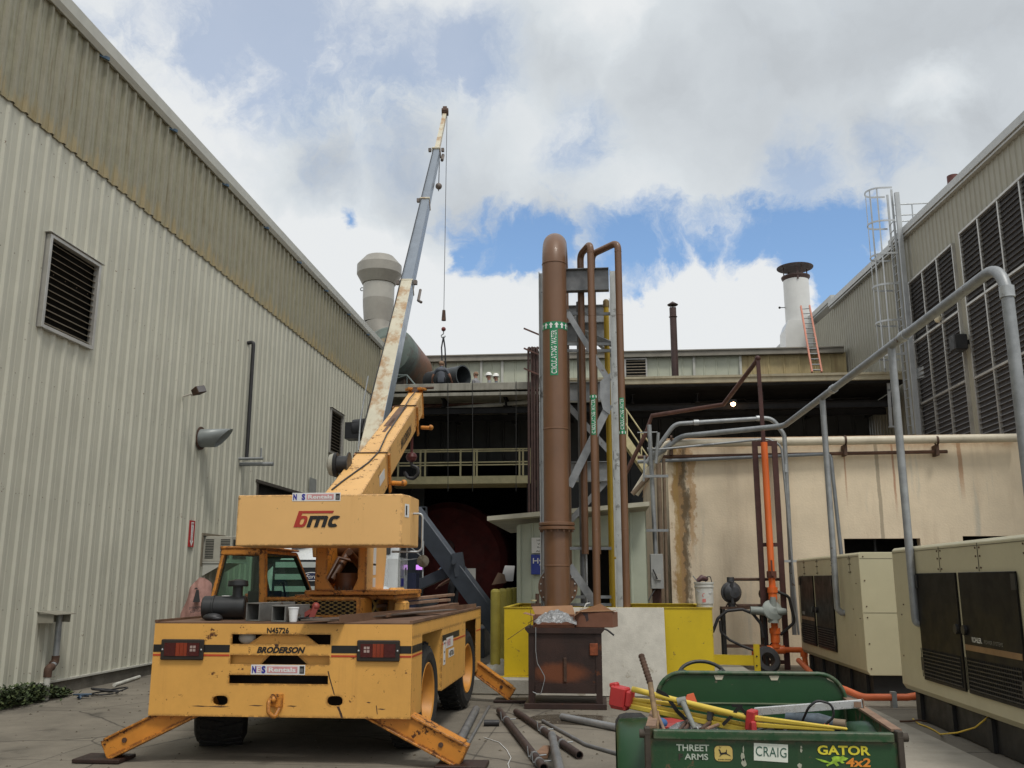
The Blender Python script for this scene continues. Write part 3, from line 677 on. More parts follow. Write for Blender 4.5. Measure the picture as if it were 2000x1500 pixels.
b = MB(); b.tube([(XL - .02, a.y - .1, c.z + .02), (XL + .55, a.y - .1, c.z + .02)], .03, 8); b.tube([(XL - .02, a.y, c.z - .09), (XL + .75, a.y, c.z - .09)], .045, 10); b.tube([(XL + .5, a.y - .1, c.z + .02), (XL + .5, a.y - .1, c.z + .25)], .02, 6); b.each('stub', m_galvd, t, 2)
# window air conditioner
y0, y1, z0, z1 = 17.9, 18.75, 1.97, 2.46
t = thing('air_conditioner', 'old beige window air conditioner unit bracketed out of the warehouse wall', 'air conditioner', (XL, 18.3, z0))
m_ac = mat('ac_beige', (.42, .41, .35), .5, dirt=.3, var=.08)
b = MB(); b.box(XL - .25, XL + .58, y0, y1, z0, z1); b.build('case', m_ac, t, bevel=.008)
b = MB(); b.box(XL + .05, XL + .22, y0 - .006, y0 - .002, z0 + .06, z1 - .05); b.box(XL + .585, XL + .588, y0 + .08, y1 - .08, z0 + .06, z1 - .06); b.box(XL + .36, XL + .55, y0 - .006, y0 - .002, z0 + .06, z1 - .05); g0 = b.build('grille', mat('dark_grille', (.04, .04, .035), .6), t)
b = MB()
for i in range(12):
    z = z0 + .08 + i * .032
    for q in ((.05, .22), (.36, .55)): b.box(XL + q[0], XL + q[1], y0 - .012, y0 - .006, z, z + .008)
b.build('grille_bars', m_ac, t)
b = MB()
for y in (y0 + .02, y1 - .06): b.prism([(0, 0), (.5, 0), (0, -.28)], (XL + .01, y, z0 - .003), (1, 0, 0), (0, 0, 1), (0, .02, 0))
b.box(XL, XL + .6, y0, y1, z0 - .03, z0 - .002); b.build('bracket', m_trim, t)
b = MB(); b.box(XL - .02, XL + .06, y0 - .16, y1 + .1, z1 + .01, z1 + .06); b.box(XL - .02, XL + .05, y0 - .16, y0 - .10, z0 - .1, z1 + .01); b.box(XL - .3, XL - .05, y0 - .1, y0 - .003, z0, z1); b.build('frame', m_lslat, t)
# fire extinguisher arrow sign
s1, s2 = P(371, 1016, X=XL + .04), P(371, 1068, X=XL + .04); ya, yb = s1.y, s1.y + .24; zc = (s1.z + s2.z) / 2; hh = s1.z - s2.z
t = thing('fire_sign', 'narrow red and white fire extinguisher arrow sign on the warehouse wall', 'sign', (XL + .04, (ya + yb) / 2, s2.z))
b = MB(); b.box(XL + .034, XL + .042, ya, yb, s2.z, s1.z); b.build('board', mat('sign_red', (.42, .02, .02), .4, var=.05), t)
b = MB(); w = (yb - ya); q = XL + .045
b.prism([(ya + w * .25, s1.z - .03), (ya + w * .75, s1.z - .03), (ya + w * .70, s1.z - .16), (ya + w * .66, s2.z + .12), (ya + w * .82, s2.z + .12), (ya + w * .5, s2.z + .012), (ya + w * .18, s2.z + .12), (ya + w * .34, s2.z + .12), (ya + w * .30, s1.z - .16)], (q, 0, 0), (0, 1, 0), (0, 0, 1), (.002, 0, 0)); b.build('arrow', m_wsign, t)
b = MB(); mred = mat('sign_dark_red', (.25, .01, .01), .4)
b.text('FIRE', (q + .005, ya + w * .5, s1.z - .07), (0, 1, 0), (0, 0, 1), w * .42, .035, bold=.02)
for i, chh in enumerate('EXTINGUISHER'): b.text(chh, (q + .005, ya + w * .5, s1.z - .125 - i * .025), (0, 1, 0), (0, 0, 1), w * (.05 if chh == 'I' else .13), .018, bold=.02)
b.build('lettering', mred, t)
# scupper box with drain pipe
a = P(66, 1200, X=XL + .03); c = P(112, 1216, X=XL + .03)
t = thing('drain_pipe', 'grey and white drain pipe dropping from a small rusty hood on the warehouse wall', 'drain pipe', (XL, 12.7, 0))
y0, y1, zt = 12.55, 12.98, 1.14
b = MB(); b.box(XL + .02, XL + .26, y0, y0 + .02, zt - .12, zt); b.box(XL + .02, XL + .26, y1 - .02, y1, zt - .12, zt); b.prism([(0, .03), (.30, -.01), (.30, -.0), (0, .04)], (XL + .02, y0 - .03, zt), (1, 0, 0), (0, 0, 1), (0, y1 - y0 + .06, 0)); b.build('hood', mat('hood_metal', (.25, .235, .19), .6, dirt=.4), t)
b = MB(); b.tube([(XL + .14, y1 - .08, zt), (XL + .14, y1 - .08, .53)], .042, 12); b.tube([(XL + .15, y1 - .09, .46), (XL + .24, y0 + .06, .42)], .038, 12); b.build('pipe', m_galvd, t)
b = MB(); b.bend([(XL + .14, y1 - .08, .56), (XL + .14, y1 - .08, .46), (XL + .16, y1 - .18, .455)], .052, .05, 12); b.bend([(XL + .225, y0 + .14, .425), (XL + .24, y0 + .03, .42), (XL + .24, y0 + .03, .30)], .054, .05, 12); b.each('elbow', m_rusty, t, 2)
b = MB(); b.tube([(XL + .24, y0 + .03, .33), (XL + .24, y0 + .03, 0)], .046, 12); b.build('pipe', mat('white_pvc', (.55, .55, .5), .5, dirt=.5), t)
# weeds
def leaves(name, cx, cy, lx, ly, h, n, m, seed, label, cat='weeds'):
    rn = random.Random(seed); b = MB()
    for i in range(n):
        x = cx + rn.gauss(0, .42) * lx; y = cy + rn.uniform(-1, 1) * ly
        e = max(.05, 1 - ((x - cx) / (lx * 1.3)) ** 2) * max(.1, 1 - ((y - cy) / (ly * 1.15)) ** 2)
        z = rn.random() ** .8 * h * e; L = rn.uniform(.03, .075); a = rn.uniform(0, 6.28); w = L * rn.uniform(.25, .45)
        d = V((math.cos(a), math.sin(a), rn.uniform(-.2, 1.0))).normalized(); s = d.cross(V((0, 0, 1))).normalized() * w; p = V((x, y, z))
        b.k = rn.choice((0, 0, 1, 2)); b.add([p, p + d * L * .5 + s, p + d * L, p + d * L * .5 - s], [(0, 1, 2, 3)])
    return tag(b.build(name, m), label, cat, kind='stuff')
mg = [mat('weed_green', (.040, .062, .020), .8, var=.3, vs=12), mat('weed_light', (.075, .10, .03), .8, var=.3, vs=12), mat('weed_dark', (.035, .05, .02), .8, var=.3)]
leaves('weeds', XL + .20, 11.95, .24, 1.15, .26, 3800, mg, 3, 'low green weeds growing along the warehouse kerb')
# debris by the wall
t = thing('pipe_offcut', 'short white pipe offcut lying beside the warehouse kerb', 'pipe', P(225, 1340, Z=0)); a = P(223, 1338, Z=.03); c = P(272, 1322, Z=.03); b = MB(); b.tube([a, c], .028, 10); b.build('pipe', mat('white_pvc', ()), t)
b = MB(); c = P(205, 1355, Z=.02)
for k in range(3):
    b.tube([c + V((math.cos(q * .5 + k) * (.16 + .05 * k) + .03 * k, math.sin(q * .5 + k) * (.22 - .04 * k), .01 + .01 * k + .05 * abs(math.sin(q * .25 * k)))) for q in range(13)], .011, 6)
tag(b.build('cable_coil', m_blk), 'small tangle of dark cable on the concrete near the warehouse wall', 'cable')
b = MB(); c = P(160, 1362, Z=.02); rn = random.Random(5)
b.tube([c + V((rn.uniform(-.12, .12), rn.uniform(-.12, .12), rn.uniform(0, .04))) for q in range(9)], .012, 6); tag(b.build('blue_scrap', mat('blue_scrap', (.08, .13, .2), .6)), 'small blue grey scrap on the concrete beside the green weeds', 'scrap')

# ================================================================== PIPE TOWER AND YELLOW CONTAINMENT BOX
m_yel = mat('yellow_paint', (.60, .44, .008), .5, var=.05, vs=2, dirt=.22, spots=(.22, .15, .04), spot_amt=.16, spot_scale=16, streak=(.42, .30, .02), streak_amt=.15, bump=.05, edge=.5)
m_pad = mat('grey_pad', (.33, .32, .28), .9, var=.12, dirt=.5, bump=.4)
b = MB(); b.box(-1.95, 2.3, 13.72, 17.2, 0, .225); tag(b.build('concrete_pad', m_pad, bevel=.02), 'raised grey concrete pad under the yellow containment box', 'concrete pad')
t = thing('containment_box', 'bright yellow open steel containment box around the feet of the brown pipes', 'containment box', (.1, 15, .23))
x0, x1, ya, yb, zt = -1.44, 1.60, 14.0, 16.4, 1.205
b = MB()
b.box(x0, x1, ya, ya + .012, .24, zt); b.box(x0, x1, yb, yb + .012, .24, zt); b.box(x0, x0 + .012, ya + .013, yb - .001, .24, zt); b.box(x1 - .012, x1, ya + .013, yb - .001, .24, zt); b.each('side_panel', m_yel, t)
b = MB(); b.box(x0 - .01, x1 + .01, ya - .012, ya + .06, zt, zt + .012); b.box(x0 - .01, x1 + .01, yb - .06, yb + .02, zt, zt + .012); b.box(x0 - .01, x0 + .07, ya + .061, yb - .061, zt, zt + .012); b.box(x1 - .07, x1 + .01, ya + .061, yb - .061, zt, zt + .012)
b.box(x0 - .06, x1 + .06, ya - .07, ya - .001, .226, .238); b.build('rim', m_yel, t)
YT = 14.35
tw = thing('pipe_tower', 'galvanised steel frame tower carrying the brown circulating water pipes', 'steel tower', (-.3, YT + .6, .3))
m_col = mat('zinc_column', (.54, .56, .55), .42, .35, var=.10, vs=5, spots=(.35, .36, .35), spot_amt=.3, spot_scale=6)
cl, cr = P(1060, 800, Y=YT).x, P(1211, 850, Y=YT).x
for x in (cl + .03, cr - .02):
    for y, zz in ((YT + .10, 6.55), (YT + 1.5, 6.5)):
        b = MB(); b.ibeam((x, y, .25), (x, y, zz), .17, .17, .012, up=(1, 0, 0)); b.box(x - .16, x + .16, y - .16, y + .16, .23, .25); b.build('column', m_col, tw)
zb1 = P(1150, 525, Y=YT).z; zb2 = P(1150, 568, Y=YT).z
m_dgal = mat('dark_galvanised', (.17, .175, .18), .5, .35, var=.2, vs=5)
for y, z in ((YT, zb1), (YT + 1.5, 6.4), (YT + .75, P(1150, 630, Y=YT + .75).z), (YT + 1.5, 5.0), (YT + 1.5, 3.6)):
    h = zb1 - zb2 if y == YT else .34
    b = MB(); b.ibeam((cl + .12, y + .02, z - h / 2), (cr - .12, y + .02, z - h / 2), .14, h, .012); b.build('beam', m_dgal if y == YT else m_galvd, tw)
b = MB()
def strap(u0, v0, u1, v1, y, w=.1, mm=None): b.beam(P(u0, v0, Y=y), P(u1, v1, Y=y), w, .012, up=(0, 1, 0))
strap(1108, 610, 1190, 745, YT + .0, .09); strap(1190, 790, 1112, 950, YT - .0, .12); strap(1112, 1105, 1170, 1190, YT, .12)
b.beam((cl, YT + 1.5, 2.2), (cr, YT + 1.5, 3.5), .1, .012, up=(0, 1, 0)); b.beam((cl, YT + 1.5, 5), (cr, YT + 1.5, 3.6), .1, .012, up=(0, 1, 0))
b.beam((cl, YT + .1, 6.25), (cr, YT + 1.4, 5.4), .08, .08); b.beam((cl, YT + 1.4, 6.2), (cr, YT + .2, 5.3), .08, .08)
b.each('brace', m_galvd, tw)
b = MB(); g1 = [P(*q, Y=YT - .03) for q in ((1192, 728), (1192, 810), (1178, 800), (1171, 770), (1172, 745))]
b.add([*g1, *[q + V((0, .012, 0)) for q in g1]], [(0,1,2,3,4),(9,8,7,6,5)] + [(i, i+5, (i+1)%5+5, (i+1)%5) for i in range(5)]); b.build('gusset', m_galvd, tw)
b = MB()
for v in (613, 672, 685, 1071, 1166, 1181):
    a, c = P(1108, v, Y=YT + .25), P(1194, v, Y=YT + .25); b.beam(a, c, .04, .045)
b.each('strut', m_galvd, tw)
# the pipes
m_brown = mat('brown_pipe_paint', (.165, .083, .042), .42, var=.07, vs=1.5, coat=.12, dirt=.2, streak=(.11, .06, .035), streak_amt=.15)
m_green = mat('label_green', (.012, .22, .095), .45, var=.04); m_wht = mat('label_white', (.78, .80, .78), .45, var=.03)
XP, YP = P(1081, 560, Y=13.9).x, 13.98 + .22
RP = .195
def pipe_label(b_g, b_w, cx, cy, r, z0, z1, body, ang, arrows=None, w=.10, th=.06, aw=6.28, ah=.12):
    """green band with lettering wrapped on the pipe; ang = direction the label faces"""
    def pt(a, z, rr): return V((cx + rr * math.cos(a), cy + rr * math.sin(a), z))
    def patch(b, a0, a1, za, zb, rr, n=8):
        for i in range(n):
            p, q = a0 + (a1 - a0) * i / n, a0 + (a1 - a0) * (i + 1) / n
            b.add([pt(p, za, rr), pt(q, za, rr), pt(q, zb, rr), pt(p, zb, rr)], [(0, 1, 2, 3)], True)
    patch(b_g, ang - w / r / 2, ang + w / r / 2, z0, z1, r + .003)
    tb = MB(); tb.text(body, (0, 0, 0), (1, 0, 0), (0, 1, 0), (z1 - z0) * .93, th, bold=.012)
    # letters read upwards: text x -> z, text y -> against the horizontal
    b_w.add([pt(ang - p.y / r, (z0 + z1) / 2 + p.x, r + .006) for p in tb.v], tb.f)
    if arrows is not None:
        patch(b_g, ang - aw / 2, ang + aw / 2, arrows, arrows + ah, r + .0035, 40 if aw > 3 else 12)
        n = max(3, int(aw * r / (ah * .72))); s = ah
        for i in range(n):
            a = ang - aw / 2 + aw * (i + .5) / n
            sh = [(-.30, .02), (0, .40), (.30, .02), (.12, .02), (.12, -.38), (-.12, -.38), (-.12, .02)]
            b_w.add([pt(a + x * s / r, arrows + ah / 2 + y * s, r + .007) for x, y in sh], [tuple(range(7))])
zt = P(1080, 457, Y=YP + .5).z - .02; za = P(1080, 634, Y=YP).z; zaa = P(1080, 648, Y=YP).z; zl = P(1080, 738, Y=YP).z
t = thing('water_pipe', 'thick brown circulating water pipe looping over the top left of the steel tower', 'pipe', (XP, YP, .3))
zc = zt - RP - .55
arc = [(XP, YP, .24), (XP, YP, zc)] + [(XP + .0, YP + .55 - .55 * math.cos(a), zc + .55 * math.sin(a)) for a in [math.pi * i / 14 for i in range(1, 14)]] + [(XP, YP + 1.1, zc), (XP, YP + 1.1, 1.5)]
b = MB(); b.tube(arc, RP, 32); b.build('pipe', m_brown, t)
b = MB(); zf = P(1086, 1026, Y=YP).z
for dz, rr in ((0, .275), (-.062, .275)): b.lathe([(RP, dz), (rr - .008, dz), (rr, dz - .006), (rr, dz - .044), (rr - .008, dz - .05), (RP, dz - .05)], (XP, YP, zf + .04), n=36)
for zz in (P(1086, 1105, Y=YP).z, P(1080, 517, Y=YP).z, 3.9): b.lathe([(RP, .012), (RP + .006, .006), (RP + .006, -.006), (RP, -.012)], (XP, YP, zz), n=36)
fz = P(1088, 1147, Y=YP).z
b.lathe([(RP * .9, 0), (.30, 0), (.30, .03), (RP * .9, .03)], (XP, YP + .16, fz), (0, 1, 0), n=36); b.lathe([(RP * .7, .032), (.30, .032), (.30, .06), (0, .06)], (XP, YP + .16, fz), (0, 1, 0), n=36)
b.build('flange', m_brown, t)
b = MB()
for i in range(16):
    a = i * math.pi / 8 + .1; c = V((XP + math.cos(a) * .245, YP + math.sin(a) * .245, zf - .075)); b.tube([c, c + V((0, 0, -.03))], .014, 6)
b.each('bolt', m_brown, t, 2)
b = MB()
for i in range(16):
    a = i * math.pi / 8 + .2; c = V((XP + math.cos(a) * .265, YP + .16, fz + math.sin(a) * .265)); b.tube([c, c + V((0, -.022, 0))], .013, 6)
b.each('bolt', mat('zinc_bolt', (.5, .5, .48), .4, .6), t, 2)
bg, bw = MB(), MB(); pipe_label(bg, bw, XP, YP, RP, zl, zaa, 'CIRCULATING WATER', R(270) - R(2), arrows=zaa, w=.125, th=.085, ah=za - zaa)
lb = bg.build('pipe_label', m_green, t); bw.build('lettering', m_wht, lb)
# two thin brown pipes
for (ub, vt, ut, back, vl0, vl1, nm) in ((1160, 478, 1141, -.17, 772, 850, 'thin brown pipe with a tight hooked top in front of the steel tower'), (1216, 476, 1190, -.42, 771, 848, 'thin brown pipe outside the right column with a wide hooked top')):
    yy = 14.1; x = P(ub, 850, Y=yy).x; z = P(ub - 8, vt, Y=yy + .2).z - .05; r = .0555
    t = thing('water_pipe', nm, 'pipe', (x, yy, .3))
    b = MB(); b.bend([(x, yy, .25), (x, yy, z), (x + back, yy + .42, z - .04), (x + back, yy + .42, 5.2), (x + back, yy + .42, 2.0)], r, .12, 20, 8); b.build('pipe', m_brown, t)
    b = MB(); [b.lathe([(r, -.006), (r + .004, 0), (r, .006)], (x, yy, q_)) for q_ in (2.35, 4.1, 5.7, z - .16)]; b.lathe([(r, .25), (.075, .25), (.075, .28), (r, .28)], (x, yy, 0)); b.lathe([(r, 0), (.08, 0), (.08, .02), (r, .02)], (x + back, yy + .42, 6.58)); b.build('collar', m_brown, t)
    z1_, z0_ = P(ub, vl0 + 7, Y=yy).z, P(ub, vl1 + (0 if ub < 1200 else -6), Y=yy).z
    bg, bw = MB(), MB(); pipe_label(bg, bw, x, yy, r, z0_, z1_, 'CIRCULATING WATER', R(270) - R(3), arrows=(z1_ if ub < 1200 else z0_ - .055), w=.072, th=.052, aw=2.6, ah=.055)
    lb = bg.build('pipe_label', m_green, t); bw.build('lettering', m_wht, lb)
# yellow gas pipe and thin grey risers
m_yp = mat('yellow_gas_paint', (.52, .34, .02), .45, var=.06, dirt=.1)
yy = YT + .5; a, c = P(1180, 588, Y=yy), P(1186, 700, Y=yy)
t = thing('gas_pipe', 'yellow gas riser pipe inside the steel tower', 'pipe', (c.x, yy, .3)); b = MB(); b.tube([(c.x, yy, .25), (c.x, yy, a.z - .05)], .045, 14); b.build('pipe', m_yp, t)
b = MB(); b.lathe([(0, .08), (.03, .075), (.05, .05), (.052, 0), (.052, -.06), (.045, -.06)], (c.x, yy, a.z - .05)); b.build('cap', mat('brass_cap', (.25, .18, .08), .5, .3), t)
b = MB(); b.tube([(c.x, yy, 1.95), (c.x + .09, yy, 1.95)], .02, 8); b.build('valve', m_yp, t)
for (u0, u1, r, mm, lb) in ((1131, 1138, .045, m_dgal, 'dark grey riser pipe inside the steel tower beside the thick brown pipe'), (1137, 1146, .014, m_galv, 'thin bright conduit running up inside the steel tower')):
    yy = YT + .35 if r > .02 else YT + .2; x = P((u0 + u1) / 2, 850, Y=yy).x; z = P(u0, 590, Y=yy).z; b = MB(); b.tube([(x, yy, .25), (x, yy, z)], r, 12)
    tag(b.build('riser_pipe', mm), lb, 'pipe')
# small vent hook & clutter by the tower foot
b = MB(); p = P(1140, 1190, Y=14.2); b.bend([p + V((0, 0, -.2)), p, p + V((.04, 0, .08)), p + V((.10, 0, .09))], .012, .04, 8); tag(b.build('vent_hook', m_wht), 'short thin white bent tube at the foot of the tower', 'tube')
t = thing('valve_fitting', 'small rusty valve fitting standing on the rim of the yellow box left of the tower', 'valve', P(1047, 1190, Y=14.05)); p = P(1047, 1183, Y=14.05)
b = MB(); b.box(p.x - .07, p.x + .07, p.y - .05, p.y + .05, 1.218, 1.27); b.lathe([(0, .14), (.03, .14), (.03, 0)], (p.x + .02, p.y, 1.27)); b.build('body', m_rusty, t); b = MB(); b.lathe([(.02, 0), (.05, 0), (.05, .02), (0, .02)], (p.x - .03, p.y, 1.30)); b.build('handwheel', m_cream, t)
# grey board leaning on the front of the box
m_board = mat('mottled_plywood', (.52, .50, .44), .85, var=.10, vs=5, dirt=.35, spots=(.36, .33, .27), spot_amt=.35, spot_scale=7, bump=.2)
b = MB(); xa_, xb_ = P(1048, 1190, Y=13.9).x, P(1297, 1190, Y=13.9).x
b.prism([(13.68, .01), (13.71, .01), (13.995, 1.215), (13.965, 1.215)], (xa_, -.03, 0), (0, 1, 0), (0, 0, 1), (xb_ - xa_, 0, 0)); tag(b.build('board', m_board, bevel=.004), 'pale mottled board leaning against the front of the yellow box', 'board')

# bundle of rusty brown pipes going up to the canopy edge
t = thing('pipe_bundle', 'bundle of thin dark rusty pipes rising past the canopy edge left of the tower', 'pipes', (-2.4, 30.4, 0))
for i, u in enumerate((1033, 1039, 1044, 1050)):
    y = 30.3; x = P(u, 900, Y=y).x; z = P(u, 678, Y=y).z
    b = MB(); b.bend([(x, y, 0.2), (x, y, z), (x + .1, y + .5, z + .05 * (i % 2)), (x + .1, y + .6, z - 1.2)], .042, .12, 8); b.build('pipe', mat('dark_bundle_pipe', (.045, .022, .018), .7, var=.3, vs=5), t)
b = MB(); x = P(1026, 682, Y=30.2).x
for z in (10.0, 9.3, 8.6): b.beam((x - .05, 30.2, z), (x + .5, 30.2, z - .25), .05, .05)
b.each('clamp', m_rpipe, t)

# ================================================================== GENERATORS
m_gen = mat('generator_cream', (.50, .46, .305), .42, var=.04, vs=1.5, dirt=.12, streak=(.36, .33, .22), streak_amt=.2, streak_scale=5)
m_gdoor = mat('tinted_door', (.010, .009, .008), .42, var=.2, vs=1.5, spec=.12)
m_gbrn = mat('tan_stripe', (.22, .12, .055), .4)
m_skid = mat('black_skid', (.012, .012, .012), .55)
def generator(y_near, y_far, label, door_at, hw):
    x0 = 3.60; w = 1.5; zt, zb = 1.99, .33
    t = thing('generator', label, 'generator', (x0 + w / 2, (y_near + y_far) / 2, 0), group='cream generators')
    b = MB(); b.prism([(x0 + .04, zb), (x0 + .0, zb + .06), (x0, zt - .03), (x0 + .03, zt), (x0 + w, zt), (x0 + w, zb)], (0, y_near, 0), (1, 0, 0), (0, 0, 1), (0, y_far - y_near, 0)); b.build('enclosure', m_gen, t, bevel=.006)
    b = MB(); b.box(x0 + .10, x0 + w - .1, y_near + .1, y_far - .12, .012, zb - .01)
    for i in range(5): 
        yy = y_near + .3 + i * (y_far - y_near - .7) / 4; b.box(x0 + .06, x0 + .099, yy, yy + .14, .012, zb - .02)
    b.build('skid', m_skid, t)
    # roof band, seams, screws
    b = MB(); n = 4; yl = y_far - y_near
    seams = [y_far - .0 - q for q in (.62, 1.62, 2.66, 3.7) if q < yl - .2]
    for s in seams: b.box(x0 - .004, x0 - .001, s - .006, s + .006, zt - .30, zt - .035)
    b.box(x0 - .004, x0 - .001, y_near + .01, y_far - .01, zt - .06, zt - .055); b.box(x0 + .01, x0 + w - .01, y_near - .003, y_near - .001, 1.16, 1.166); b.box(x0 + .01, x0 + w - .01, y_near - .003, y_near - .001, zt - .09, zt - .085)
    b.build('seam', mat('seam_shadow', (.10, .09, .06), .7), t)
    b = MB(); rn = random.Random(int(y_far * 10))
    for s in seams:
        for z in (zt - .08, zt - .16, zt - .27):
            for e in (-.05, .05): b.tube([(x0 - .008, s + e, z), (x0, s + e, z)], .010, 6)
    for z in (.42, .75, 1.1, 1.25, 1.6, 1.93):
        for xx in (x0 + .06, x0 + .62, x0 + 1.2): b.tube([(xx, y_near - .008, z), (xx, y_near, z)], .010, 6)
    for k in range(10): yy = rn.choice([y_far - rn.uniform(.1, .55), y_near + rn.uniform(.1, .5)]); b.tube([(x0 - .006, yy, rn.uniform(.5, 1.5)), (x0, yy, 1.0)][:1] + [(x0 - .0, yy, 1.0)], .001, 4) if False else b.tube([(x0 - .007, yy, 0.6 + .12 * k), (x0, yy, 0.6 + .12 * k)], .010, 6)
    b.each('screw', m_rusty, t, 2)
    for i, (a, c) in enumerate(door_at):
        d = MB(); d.box(x0 - .022, x0 - .002, a, c, .52, zt - .31); dd = d.build('door', m_gdoor, t, bevel=.004)
        s = MB(); zz = .56
        for k in range(8): s.box(x0 - .032, x0 - .022, a + .05, c - .05, zz + k * .038, zz + k * .038 + .01)
        for k in range(int((c - a) / .05)): s.box(x0 - .030, x0 - .023, a + .06 + k * .05, a + .063 + k * .05, .55, .86)
        s.build('mesh_grille', mat('grille_grey', (.045, .045, .045), .4, .5), dd)
        s = MB()
        for z in (.62, 1.52): s.box(x0 - .035, x0 - .0225, (c - .07) if i % 2 == 0 else a - .02, (c + .02) if i % 2 == 0 else a + .07, z, z + .14)
        s.each('hinge', mat('black_plastic', (.014, .014, .014), .45), dd); s = MB()
        s.tube([(x0 - .05, a + .06 if i % 2 == 0 else c - .06, 1.12), (x0 - .022, a + .06 if i % 2 == 0 else c - .06, 1.12)], .05, 10)
        s.build('latch', mat('black_plastic', ()), dd)
        if i == hw:
            s = MB(); s.box(x0 - .026, x0 - .0225, a + .02, c - .02, .93, .985); s.build('stripe', m_gbrn, dd)
            s = MB(); s.text('KOHLER.', (x0 - .026, c - .33 if i % 2 else c - .22, 1.04), (0, -1, 0), (0, 0, 1), .24 if i % 2 else .2, .05, bold=.02); s.build('lettering', mat('pale_ink', (.6, .6, .55), .4), dd)
            if i % 2:
                s = MB(); s.text('POWER SYSTEMS', (x0 - .026, c - .33 - .38, 1.035), (0, -1, 0), (0, 0, 1), .42, .035); s.build('lettering', mat('grey_ink', (.16, .16, .15), .4), dd)
    return t
# photo left is far: doors listed from far to near as (near edge, far edge)
gA = generator(13.55, 17.75, 'far cream generator with two dark doors beside the stucco wall', [(16.45, 17.5), (15.1, 16.3)], 0)
gB = generator(7.3, 12.02, 'near cream generator with dark doors running out of the right edge', [(9.95, 11.15), (8.55, 9.86)], 1)
b = MB(); b.text('K', (3.60 + .93, 13.545, 1.77), (1, 0, 0), (0, 0, 1), .12, .17, bold=.04); b.build('lettering', m_ink, gA)
# conduit poles to the generators
t = thing('conduit_run', 'big grey conduit bending overhead from the right across the yard to the stucco building', 'conduit', (3.6, 11, 1.1))
pA = P(1968, 581, X=3.60); r = .052
qe = P(1531, 832, X=3.46)
q = [V((3.60, pA.y, 1.4)), V((3.60, pA.y, P(1957, 500, Y=pA.y).z - .05)), qe, P(1330, 852, Y=18.7), P(1262, 905, Y=18.8)]
b = MB(); b.bend(q[:5], r, .38, 16, 10); b.build('conduit', m_galvd, t)
b = MB()
for s in (.28, .62): c = q[1].lerp(q[2], s); d = (q[2] - q[1]).normalized(); b.tube([c - d * .07, c + d * .07], r + .012, 16)
b.tube([(3.60, pA.y, pA.z), (3.60, pA.y, pA.z + .1)], r + .010, 16); b.each('coupling', m_galv, t, 2)
for (ut, ub, yy, lb) in ((1612, 1645, 14.55, 'left grey conduit post dropping from the overhead conduit to the far generator'), (1757, 1800, 11.2, 'right grey conduit post dropping from the overhead conduit to the near generator')):
    d = (q[1] - q[2]); s = (yy - q[2].y) / d.y; top = q[2] + d * s; x = 3.50
    vt = top.z - .02; x = top.x
    b = MB(); b.bend([(3.62, yy, 1.13), (3.56, yy, 1.13), (x, yy, 1.19), (x, yy, vt)], .045, .03, 14); tag(b.build('conduit_post', m_galvd), lb, 'conduit', 'conduit posts')
# second and third conduits along the wall top
t = thing('conduit_loop', 'grey conduit loop over the stucco wall top, dropping down beside the dark red frame', 'conduit', (2.5, 18.7, 0))
b = MB(); yy = 18.55
b.bend([P(1262, 905, Y=yy + .1), P(1318, 828, Y=yy), P(1508, 816, Y=yy), P(1532, 850, Y=yy), P(1552, 1240, Y=yy)], .045, .28, 12, 8)
b.bend([P(1265, 880, Y=yy - .1), P(1500, 857, Y=yy - .1), P(1526, 870, Y=yy - .1), P(1560, 1240, Y=yy - .1)], .022, .2, 8, 6); b.build('conduit', m_galvd, t)
b = MB()
for u, v in ((1360, 825), (1482, 817)): c = P(u, v, Y=yy); b.tube([c + V((-.05, 0, 0)), c + V((.05, 0, 0))], .056, 12)
c = P(1534, 915, Y=yy); b.tube([c + V((0, 0, .08)), c + V((0, 0, -.08))], .06, 10); c = P(1548, 1096, Y=yy - .05); b.box(c.x - .16, c.x + .10, c.y - .05, c.y + .14, c.z - .02, c.z + .02); b.each('coupling', m_galv, t, 2)
# pipes along the top of the stucco wall
t = thing('wall_pipe', 'fat cream pipe running along the top of the stucco wall', 'pipe', (5, 18.8, 4.2)); zc = P(1700, 859, Y=18.78).z
b = MB(); b.bend([(P(1240, 965, Y=18.9).x, 18.9, P(1240, 965, Y=18.9).z), P(1300, 868, Y=18.8), (1.9, 18.78, zc - .02), (8.2, 18.78, zc)], .085, .2, 16); b.build('pipe', mat('cream_pipe', (.62, .56, .44), .5, var=.08, dirt=.35, streak=(.4, .28, .16), streak_amt=.3), t)
b = MB()
for u in (1311, 1650, 1829):
    c = P(u, 860, Y=18.78); b.lathe([(.10, -.02), (.10, .02)], c, (1, 0, 0)); b.box(c.x - .03, c.x + .03, c.y - .02, 19.0, c.z - .30, c.z - .09)
b.each('bracket', m_rusty, t, 2)
t = thing('wall_pipe', 'thin rusty pipe under the fat cream pipe on the stucco wall', 'pipe', (4, 18.85, 4.0)); b = MB(); b.tube([P(1245, 893, Y=18.87), P(1850, 882, Y=18.87)], .035, 10); b.build('pipe', mat('rust_brown_pipe', (.11, .055, .035), .75, var=.3, vs=4), t)
t = thing('wall_conduit', 'blue grey conduit below the rusty pipe on the stucco wall, turned down at its end', 'conduit', (3, 18.85, 3.9)); b = MB(); b.bend([P(1245, 902, Y=18.86), P(1622, 886, Y=18.86), P(1645, 1100, Y=18.86)], .038, .12, 10); b.build('conduit', mat('blue_grey_conduit', (.22, .24, .26), .5, .3, var=.12, vs=6), t)
